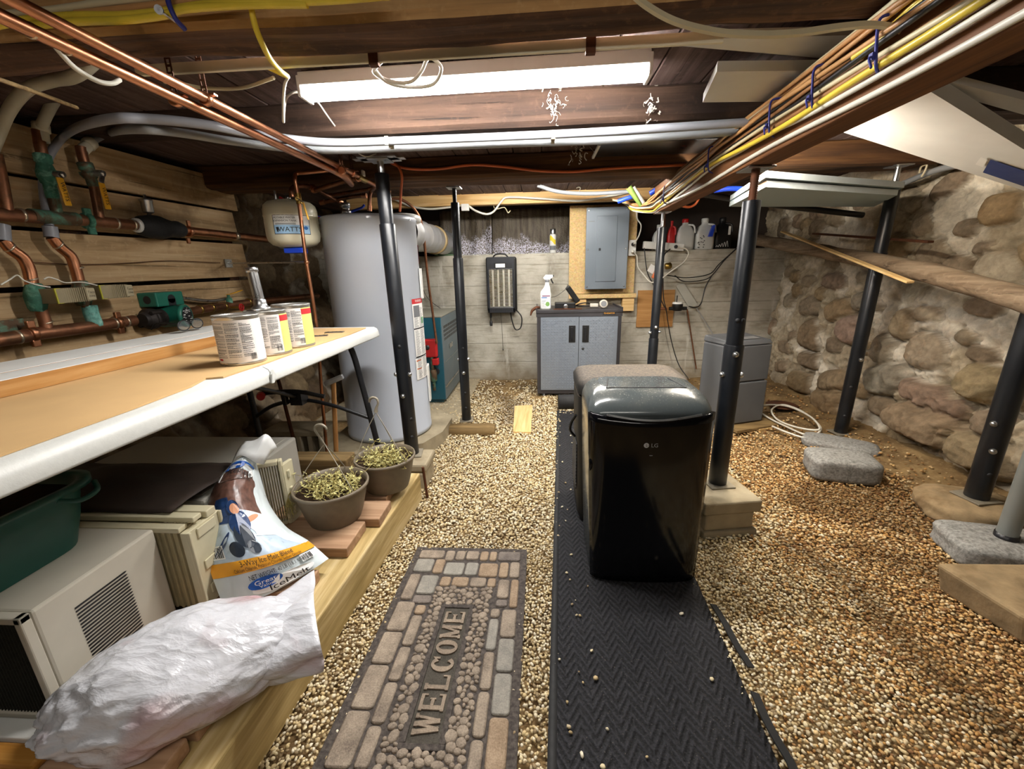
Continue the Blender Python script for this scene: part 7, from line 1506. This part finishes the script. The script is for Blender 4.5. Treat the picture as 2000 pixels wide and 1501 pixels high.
# ---- dehumidifier on a scrap board
b = MB(); b.obox((1.47,2.93,.024),(.44,.34,.022),.36); o = b.build('scrap_board', W_block, None, .003); tag(o, 'brown scrap board under the grey dehumidifier', 'board')
b = MB(); b.obox((1.545,2.80,.006),(.12,.05,.030),.36); o = b.build('pine_wedge', W_stick, None, .002); tag(o, 'pale pine wedge under the scrap board corner', 'wood')
t = thing('dehumidifier', 'tall dark grey dehumidifier behind the large black post', 'dehumidifier', (1.37,2.95,.036), .33)
m_deh = M_plain('dehumidifier_grey', '#55575a', .42, 0, .05, 8)
def D(name, m, f, bev=.006, par=None): b = MB(); f(b); return b.build(name, m, par or t, bev, 2, False)
D('body', m_deh, lambda b: b.box((-.17,-.115,0),(.17,.13,.555)), .014)
D('top', m_deh, lambda b: b.hexa([(-.172,-.135,.556),(.172,-.135,.556),(.172,.132,.556),(-.172,.132,.556),(-.16,-.120,.585),(.16,-.120,.585),(.165,.128,.600),(-.165,.128,.600)]), .008)
D('water_bucket', m_deh, lambda b: b.box((-.168,-.135,.005),(.168,-.1155,.300)), .008)
D('upper_front', m_deh, lambda b: b.box((-.168,-.132,.306),(.168,-.1155,.553)), .008)
D('bucket_slot', m_ink, lambda b: b.box((-.08,-.1362,.18),(-.07,-.1351,.26)), 0)
D('side_slot', m_ink, lambda b: b.box((.1702,-.05,.13),(.1712,-.03,.47)), 0)
D('side_grip', m_blackpl, lambda b: b.box((.1702,-.02,.49),(.1730,.11,.53)), .003)
D('control_pad', m_galv, lambda b: b.hexa([(-.03,-.09,.5905),(.10,-.09,.5905),(.10,-.03,.5945),(-.03,-.03,.5945),(-.03,-.09,.592),(.10,-.09,.592),(.10,-.03,.596),(-.03,-.03,.596)]), 0)
t = thing('drain_hose', 'coil of thin white tubing on the floor beside the dehumidifier', 'hose', (1.72,2.8,.02))
b = MB(); pp = [(1.619, 3.049, 0.060), (1.631, 2.911, 0.050), (1.662, 2.773, 0.045), (1.714, 2.581, 0.050), (1.834, 2.664, 0.070), (1.868, 2.908, 0.090), (1.822, 3.079, 0.090), (1.709, 3.020, 0.070), (1.658, 2.832, 0.060), (1.712, 2.688, 0.060), (1.799, 2.624, 0.075), (1.857, 2.803, 0.090), (1.844, 3.020, 0.090), (1.765, 3.110, 0.080), (1.657, 3.115, 0.070)]
b.tube(pp, .0062, 8, 0, 8); b.build('tubing', m_cabw, t)
b = MB(); b.tube([(1.571, 2.740, 0.050), (1.612, 2.623, 0.050), (1.666, 2.527, 0.055), (1.761, 2.558, 0.060)], .0062, 8); b.build('tubing_end', m_cabw, t)
b = MB(); b.lathe([(.10,0),(.11,.006),(.10,.012),(.001,.012)], (1.86,3.16,.055), n=24); o = b.build('round_disc', m_rust); tag(o, 'dark round lid lying on the dirt behind the tubing coil', 'lid')

# ---- log pole, sticks and foam boards on the right
lg = [(1.923, 4.000, 1.312), (1.980, 3.221, 1.188), (1.920, 2.645, 1.118), (1.860, 2.221, 1.060), (1.800, 1.894, 1.011), (1.750, 1.659, 0.974), (1.710, 1.509, 0.948)]
b = MB(); b.tube(lg, [.046,.047,.045,.044,.045,.043], 18, 0, 8)
nv_ = np.array(b.v); nv_ += ((fbm(nv_[:,0]*9,nv_[:,1]*5,nv_[:,2]*22,3)-.5)*.022)[:,None]*np.array((.3,.2,1)); b.v = [tuple(x) for x in nv_]
o = b.build('log_pole', W_log); tag(o, 'long weathered grey log leaning along the stone wall', 'log')
b = MB(); b.bar((1.980, 3.732, 1.358), (1.720, 2.099, 1.016), .030, .010, (0,.3,1)); o = b.build('pale_stick', W_stick, None, .001); tag(o, 'thin clean pine lath lying across the grey log', 'lath')
b = MB(); b.bar((2.060, 3.446, 1.319), (2.000, 2.375, 1.202), .030, .012, (0,.2,1)); o = b.build('rusty_strip', m_rust, None, .001); tag(o, 'rusty metal strip behind the post above the grey log', 'strip')
m_foam = M_plain('blue_white_foam', '#9fb1ba', .7, 0, .05, 8); m_foamw = M_plain('foam_edge', '#bcc6ca', .7, 0, .04, 40)
for k, (dz, lb) in enumerate(((0,'lower of the two pale blue foam boards under the beam on the right'), (.033,'upper of the two pale blue foam boards under the beam on the right'))):
    t = thing('foam_board', lb, 'board', (1.5,2.5,1.44+dz), 0, 'foam boards on the right')
    b = MB(); q = [(1.0-.02*k,2.07-.03*k,1.440+dz),(1.86+.01*k,2.47-.02*k,1.440+dz),(2.10,2.95,1.440+dz),(1.12,2.72,1.440+dz)]; b.hexa(q+[off(p,0,0,.027) for p in q]); b.build('sheet', m_foam, t, .001)
    b = MB(); a_, c_ = np.array(q[0]), np.array(q[1]); n = np.array((.42,-.91,0))*.0012; b.hexa([a_+n,c_+n,c_,a_,a_+n+(0,0,.027),c_+n+(0,0,.027),c_+(0,0,.027),a_+(0,0,.027)]); b.build('white_edge', m_foamw, t)
b = MB(); b.tube([(0.890, 2.900, 1.564), (1.428, 2.900, 1.470), (2.040, 2.950, 1.393)], .018, 12); o = b.build('dark_pipe', m_black); tag(o, 'dark pipe carrying the foam boards across to the stone wall', 'pipe')
b = MB(); b.tube([(1.036, 2.750, 1.535), (1.117, 2.700, 1.535), (1.188, 2.600, 1.506), (1.263, 2.550, 1.475)], .014, 10); o = b.build('blue_hose', m_blue); tag(o, 'short blue hose above the large black post', 'hose')
# white boards stored over the girder
def wboard(label, q, th, mat=m_white, sticker=False):
    t = thing('stored_board', label, 'board', tuple(q[0]), 0, 'white boards stored over the girder'); Q = [np.array(p, float) for p in q]; bil = lambda u, v, dz=0: tuple((Q[0]*(1-u)+Q[1]*u)*(1-v)+(Q[3]*(1-u)+Q[2]*u)*v+np.array((0,0,dz))); U_ = np.linspace(0,1,15); b = MB()
    dn_ = Q[1]-Q[0]; fl_ = np.cross(dn_, Q[3]-Q[0])[2] > 0
    b.grid([[bil(u,v) for u in U_] for v in U_], 0, False, fl_); b.grid([[bil(u,v,th) for u in U_] for v in U_], 0, False, not fl_)
    for e_ in ([(u,0) for u in U_],[(1,u) for u in U_],[(1-u,1) for u in U_],[(0,1-u) for u in U_]): b.grid([[bil(u,v) for u,v in e_],[bil(u,v,th) for u,v in e_]], 0, False, not fl_)
    b.build('board', mat, t)
    if sticker:
        f = lambda u, v: bil(u, v, -.0025)
        b = MB(); b.add([f(.68,.14),f(.95,.14),f(.95,.58),f(.68,.50)], [[0,1,2,3]]); b.add([f(.63,.27),f(.668,.27),f(.668,.47),f(.63,.47)], [[0,1,2,3]], 1)
        for k in range(3): b.add([f(.71,.22+k*.08),f(.82,.22+k*.08),f(.82,.24+k*.08),f(.71,.24+k*.08)], [[0,1,2,3]], 1)
        b.build('blue_label', [M_plain('label_navy','#2c3f78',.5,0,.05,10), m_paper], t)
wboard('white board resting on the girder beside the strip light, its brown end showing', [(0.551, 1.640, 1.642),(0.504, 1.406, 1.642),(1.25,1.50,1.652),(1.22,1.735,1.652)], .026)
wboard('thin white board crossing high behind the nearest beam to the girder', [(0.337, 1.287, 1.662),(0.411, 1.265, 1.662),(1.30,1.42,1.705),(1.26,1.62,1.70)], .020)
A0, B0, C0, D0 = [np.array(p) for p in ((1.160, 1.886, 1.601), (1.160, 1.487, 1.589), (1.6001, 1.6355, 1.4595), (1.920, 1.919, 1.371))]
wboard('wide white board with a blue label sloping down to the right of the girder', [A0+(A0-D0)*.10, D0+(D0-A0)*.16, C0+(C0-B0)*.16, B0+(B0-C0)*.10], .045, m_white, True)
wboard('narrow white board above the wide sloping one at the right edge', [(1.216, 1.501, 1.620),(1.189, 1.542, 1.620),(1.620, 1.618, 1.538),(1.600, 1.611, 1.580)], .02)
b = MB(); b.tube([(2.180, 3.113, 1.517), (2.160, 2.855, 1.550), (2.150, 2.619, 1.580), (2.100, 2.380, 1.564)], .016, 12); o = b.build('pale_conduit', m_pex); tag(o, 'pale pipe with a rope knot at the top of the stone wall', 'pipe')
b = MB(); b.tube([(2.120, 2.693, 1.580), (2.120, 2.686, 1.612), (2.120, 2.654, 1.613), (2.120, 2.658, 1.581), (2.120, 2.671, 1.558)], .005, 6); o = b.build('rope_knot', m_cabc); tag(o, 'small knot of pale rope hanging by the pale pipe', 'rope')

# ================================================================== CABLES OVERHEAD
# bundle strapped along the girder's near face
def gx_(y): return .705+(y-.2)*.0288
m_cabo2 = M_plain('brown_cable', '#96683f', 0.5, 0, 0.15, 20); rc = random.Random(12)
kinds = [(m_cabc,'cream'),(m_cabo,'tan'),(m_cabo2,'brown'),(m_cabo,'tan'),(m_cabk,'black'),(m_cabo,'tan'),(m_cabo2,'brown'),(m_cabk,'black'),(m_cabo,'tan'),(m_cabc,'cream'),(m_cabo2,'brown'),(m_caby,'yellow'),(m_cabw,'white')]
zs0 = np.linspace(1.625,1.500,13)
rank = ['topmost','second','third','fourth','fifth','sixth','seventh','eighth','ninth','tenth','eleventh','twelfth','lowest']
for k, (mt, nm) in enumerate(kinds):
    pts = []
    for y in np.arange(.35,3.16,.2):
        sq = 1-.30*math.exp(-((y-2.05)/.5)**2)-.25*np.clip((y-2.3)/.8,0,1); z = 1.555+(zs0[k]-1.555)*sq+.007*math.sin(y*3.3+k*1.7)+rc.uniform(-.004,.004)
        lay = .010+.008*(k % 2)+.006*math.sin(y*2+k); pts.append((gx_(y)-lay, y, z-(.04*np.clip((y-2.0)/1.1,0,1))))
    e = pts[-1]; pts += [(e[0]-.02-.006*k, 3.35, e[2]+.005*k-.02), (e[0]-.05-.012*(12-k), 3.6+.01*k, e[2]+.06+.006*k)]
    b = MB(); b.tube(pts, .0062 if mt is not m_caby else .0075, 7, 0, 4); o = b.build('house_cable', mt); tag(o, '%s cable strapped along the girder, %s of the bundle' % (nm, rank[k]), 'cable', 'cables strapped along the girder')
for y, lb in ((1.06,'blue tie around the cable bundle nearest the viewer'), (1.28,'blue tie around the cable bundle just past the end of the flat white cable'), (1.50,'blue tie around the cables above the large black post'), (2.02,'dark blue tie around the cables just past the large black post'), (2.75,'dark tie near the far end of the cable bundle')):
    b = MB(); x = gx_(y); zc = 1.555-(.04*np.clip((y-2.0)/1.1,0,1)); ya = y+.02; b.tube([(x-.004,y,zc+.045),(x-.030,y+.008,zc+.040),(x-.035,y,zc),(x-.031,y-.006,zc-.048),(x-.004,ya,zc-.056)], .0030, 6); b.tube([(x-.034,y,zc-.03),(x-.050,y-.01,zc-.036),(x-.056,y-.03,zc-.060)], .0026, 5); b.obox((x-.037,y,zc-.03),(.010,.011,.014)); o = b.build('cable_tie', m_tie); tag(o, lb, 'cable tie', 'ties on the girder cables')
# white cable along the girder's lower corner and the wide loop swinging to it
b = MB(); b.tube([(gx_(y)-.004,y,1.470+.006*math.sin(y*5)) for y in np.arange(.3,3.1,.18)], .0072, 8, 0, 4); o = b.build('white_cable', m_cabw); tag(o, 'thick white cable along the lower near corner of the girder', 'cable')
b = MB(); b.strip([(0.161, 0.930, 1.602), (0.201, 0.950, 1.585), (0.263, 0.970, 1.566), (0.351, 1.000, 1.559), (0.439, 1.020, 1.559), (0.533, 1.050, 1.571), (0.617, 1.060, 1.581), (0.677, 1.060, 1.582), (0.721, 1.050, 1.569), (0.768, 1.060, 1.551), (0.800, 1.080, 1.534), (0.822, 1.120, 1.526), (0.843, 1.180, 1.528)], .015, .006, (.1,-.85,.5), 0, 8); o = b.build('flat_white_cable', m_cabc); tag(o, 'flat white cable swinging across under the nearest beam to the girder', 'cable')
b = MB(); 
for k in range(4): b.tube([(.74+.01*k,.45,1.66),(.735+.008*k,.75,1.64),(.73-.004*k,1.0,1.60-.01*k),(.728-.006*k,1.15,1.56)], .006, 7)
o = b.build('yellow_tails', m_caby); tag(o, 'yellow cable ends dropping onto the girder at the top edge', 'cable')
# pale trim strip behind the nearest beam
b = MB(); b.box((-1.05,1.200,1.625),(.44,1.210,1.650)); o = b.build('pale_strip', M_plain('ivory_vinyl','#e6dfc6',.5,0,.05,8), None, .002); tag(o, 'long pale flat strip along the back of the nearest beam', 'strip')
for q, lb in (((-0.413, 1.250, 1.645),'dark clip over the pale strip left of the coiled cord'), ((0.127, 1.250, 1.656),'dark clip over the pale strip toward the right')):
    b = MB(); b.box((q[0]-.012,1.197,1.618),(q[0]+.012,1.214,1.652)); o = b.build('strip_clip', m_rust, None, .001); tag(o, lb, 'clip', 'clips on the pale strip')
cable('lamp_cable', [(-0.425, 1.300, 1.668), (-0.463, 1.340, 1.661), (-0.428, 1.360, 1.645), (-0.368, 1.360, 1.639), (-0.328, 1.340, 1.655), (-0.298, 1.300, 1.668), (-0.277, 1.300, 1.663), (-0.266, 1.320, 1.650), (-0.302, 1.360, 1.630), (-0.375, 1.380, 1.634), (-0.435, 1.360, 1.642), (-0.461, 1.330, 1.669)], .005, m_whitepl, 'coil of white lamp cord hanging behind the nearest beam', None, 7)
cable('lamp_cable', [(-0.822, 1.620, 1.722), (-0.838, 1.600, 1.719), (-0.841, 1.550, 1.687), (-0.828, 1.500, 1.640), (-0.837, 1.500, 1.599), (-0.806, 1.460, 1.640), (-0.771, 1.420, 1.673), (-0.724, 1.360, 1.668)], .0045, m_cabw, 'white lamp cord looping at the left end of the strip light')
cable('pull_string', [(-0.772, 1.630, 1.695), (-0.783, 1.750, 1.667), (-0.785, 1.900, 1.626), (-0.777, 2.020, 1.615), (-0.733, 2.050, 1.631)], .0028, m_cabw, 'white string from the strip light to the bracket over the tall black post')
cable('pale_cable', [(-1.139, 1.400, 1.689), (-1.091, 1.400, 1.684), (-1.027, 1.420, 1.675), (-0.912, 1.420, 1.670), (-0.768, 1.360, 1.668)], .005, m_cabc, 'pale cord sagging behind the two copper pipes')
cable('white_cable_end', [(-1.000, 0.950, 1.593), (-1.011, 0.980, 1.577), (-1.027, 1.020, 1.568), (-1.024, 1.060, 1.560), (-1.028, 1.100, 1.570), (-1.042, 1.140, 1.593)], .0055, m_cabw, 'white cable end hanging below the copper pipes at the top left')
b = MB(); b.tube([(-0.587, 1.000, 1.670), (-0.590, 1.000, 1.644), (-0.593, 1.010, 1.618), (-0.594, 1.030, 1.593), (-0.610, 1.080, 1.589), (-0.635, 1.160, 1.601), (-0.675, 1.260, 1.630), (-0.745, 1.290, 1.667)], .0062, 8, 0, 8); o = b.build('yellow_drop_cable', m_caby); tag(o, 'yellow cable dropping over the nearest beam left of the strip light', 'cable')
YB = [( [(-1.157, 0.980, 1.635), (-1.066, 0.985, 1.646), (-0.961, 0.985, 1.647), (-0.860, 0.985, 1.642), (-0.769, 0.985, 1.644), (-0.656, 0.985, 1.651), (-0.442, 0.985, 1.644), (-0.295, 0.985, 1.645)], m_caby, 'upper yellow cable running along the nearest beam at the top left'),
      ( [(-1.064, 0.980, 1.632), (-0.959, 0.980, 1.634), (-0.858, 0.980, 1.631), (-0.767, 0.980, 1.635), (-0.720, 0.980, 1.643), (-0.603, 0.985, 1.646), (-0.464, 0.985, 1.640)], m_caby, 'lower yellow cable running along the nearest beam at the top left'),
      ( [(-1.161, 0.990, 1.660), (-1.032, 0.990, 1.661), (-0.903, 0.990, 1.668), (-0.789, 0.990, 1.671)], m_cabc, 'cream cable above the yellow ones at the top left'),
      ( [(-0.965, 0.990, 1.652), (-0.850, 0.990, 1.655), (-0.758, 0.990, 1.659), (-0.613, 0.990, 1.665)], m_cabo, 'tan cable beside the yellow ones at the top left')]
for pts, mt, lb in YB: cable('beam_cable', pts, .0075, mt, lb, 'cables along the nearest beam', 8)
b = MB(); q = (-0.735, 0.975, 1.641); b.tube([off(q,0,0,.03), off(q,-.003,-.012,.01), off(q,.003,-.010,-.02), off(q,.004,.01,-.03)], .005, 6); o = b.build('cable_tie', m_tie); tag(o, 'blue tie around the yellow cables on the nearest beam', 'cable tie')
b = MB(); q0_, q1_ = (-0.744, 0.940, 1.624), (-0.762, 1.010, 1.635); b.tube([q0_, q1_], .0028, 8); b.lathe([(.008,0),(.008,.003)], q0_, tuple(np.array(q1_)-np.array(q0_)), 12); o = b.build('nail', m_zinc); tag(o, 'big nail driven into the nearest beam beside the blue tie', 'nail')
b = MB(); b.tube([(-1.000, 0.830, 1.478), (-1.050, 0.939, 1.496), (-1.150, 1.116, 1.529)], .0042, 6); o = b.build('thin_stick', W_block); tag(o, 'thin stick slanting in front of the cream hoses at the top left', 'stick')
# orange tube along the third beam, dropping to the heater
cable('orange_tube', [(-0.875, 2.580, 1.730), (-0.767, 2.585, 1.685), (-0.590, 2.585, 1.673), (-0.383, 2.585, 1.687), (-0.208, 2.585, 1.673), (-0.006, 2.585, 1.645), (0.194, 2.585, 1.633), (0.420, 2.585, 1.643), (0.671, 2.585, 1.645), (0.819, 2.570, 1.639), (0.888, 2.550, 1.602)], .0075, m_orange, 'thin orange tube stapled in waves along the third beam', None, 8)
cable('orange_tube', [(-0.842, 2.570, 1.726), (-0.795, 2.560, 1.688), (-0.779, 2.560, 1.635), (-0.805, 2.600, 1.562), (-0.846, 2.680, 1.469)], .0075, m_orange, 'orange tube dropping into the white cap of the water heater', None, 8)
cable('orange_tube', [(0.901, 3.000, 1.494), (0.962, 2.950, 1.473), (0.985, 2.900, 1.484), (1.006, 2.900, 1.522)], .0075, m_orange, 'short loop of orange tube under the far end of the girder', None, 8)
# white cable and junction box on the new pine beam
cable('white_cable_run', [(-1.278, 3.850, 1.732), (-1.128, 3.860, 1.662), (-0.949, 3.860, 1.632), (-0.767, 3.860, 1.643), (-0.676, 3.860, 1.653)], .0085, m_cabw, 'white cable from the heater to the small junction box', None, 8)
cable('white_cable_run', [(-0.609, 3.860, 1.647), (-0.543, 3.850, 1.602), (-0.455, 3.850, 1.575), (-0.387, 3.850, 1.597), (-0.318, 3.850, 1.677), (-0.251, 3.850, 1.704), (0.033, 3.850, 1.683), (0.337, 3.850, 1.657), (0.593, 3.850, 1.685), (0.739, 3.840, 1.707)], .0085, m_cabw, 'white cable waving from the junction box along the pine beam to the girder', None, 8)
b = MB(); b.box(off((-0.641, 3.860, 1.635),-.03,-.02,-.028), off((-0.641, 3.860, 1.635),.035,.018,.028)); o = b.build('junction_box', m_plate, None, .004); tag(o, 'small white junction box on the pine beam behind the middle post', 'box')
cable('stub_cable', [(-0.404, 3.950, 1.669), (-0.378, 3.900, 1.620), (-0.301, 3.900, 1.630), (-0.269, 3.880, 1.585), (-0.247, 3.880, 1.601)], .004, m_cabc, 'short cable stub hanging under the pine beam')
b = MB(); b.tube([(-0.009, 3.600, 1.745), (0.152, 3.600, 1.695), (0.394, 3.600, 1.672), (0.702, 3.550, 1.669)], .015, 12); o = b.build('white_pipe_run', m_pex); tag(o, 'thick white pipe in front of the pine beam beside the girder end', 'pipe')
t = thing('green_wrapped_cable', 'pale cable end wrapped in green at the girder end', 'cable', (0.691, 3.300, 1.592)); b = MB(); b.tube([(0.644, 3.300, 1.658), (0.738, 3.300, 1.532)], [.022,.026,.012], 10); b.build('green_wrap', M_plain('green_tape','#6f8a3d',.6,0,.15,30), t)
b = MB(); b.tube([(0.677, 3.320, 1.660), (0.764, 3.320, 1.541)], .018, 10); b.build('white_sleeve', m_cabw, t)
b = MB(); b.tube([(0.586, 3.400, 1.578), (0.707, 3.380, 1.614)], .016, 10); o = b.build('blue_sleeve', m_blue); tag(o, 'blue plastic sleeve beside the green wrapped cable end', 'tube')
b = MB(); b.tube([(0.798, 3.300, 1.612), (0.874, 3.250, 1.655)], .018, 10); o = b.build('blue_sleeve', m_blue); tag(o, 'blue plastic sleeve above the far end of the girder cables', 'tube')
# dark painted panel between the beams on the right
b = MB(); b.box((.30,2.32,1.700),(1.05,2.58,1.712)); o = b.build('dark_sheet', M_plain('dark_sheet_metal','#3a3b3c',.3,.6,.15,6), None, .001); tag(o, 'dark shiny sheet fixed between the beams beside the girder', 'sheet')
b = MB(); b.bar((.30,2.32,1.698),(.30,2.58,1.698),.012,.012); o = b.build('white_edge_strip', m_whitepl); tag(o, 'thin white strip along the edge of the dark shiny sheet', 'strip')
# cobweb scraps under the boards
t_ = NT('cobweb'); t_.set('#cfc9bd', .8, 0, .2); rc = random.Random(31)
for c, nn, s_, lb in (((0.056, 1.740, 1.704),34,.05,'cobweb scraps hanging under the right half of the strip light'), ((0.410, 1.740, 1.673),22,.045,'cobweb scraps on the second beam beside the girder'), ((0.168, 2.100, 1.630),26,.06,'cobweb scraps under the two grey pipes')):
    b = MB()
    for k in range(nn):
        p = np.array(c)+np.array((rc.gauss(0,.3)*s_, rc.gauss(0,.15)*s_, rc.gauss(0,.7)*s_)); q = [p]
        for j in range(3): q.append(q[-1]+np.array((rc.uniform(-.4,.4),rc.uniform(-.2,.2),rc.uniform(-.6,.3)))*s_*.5)
        b.tube(q, rc.choice((.0005,.0006,.0022,.0012)), 4, 0, 2)
    o = b.build('cobweb', t_.m); tag(o, lb, 'cobweb', kind='stuff')
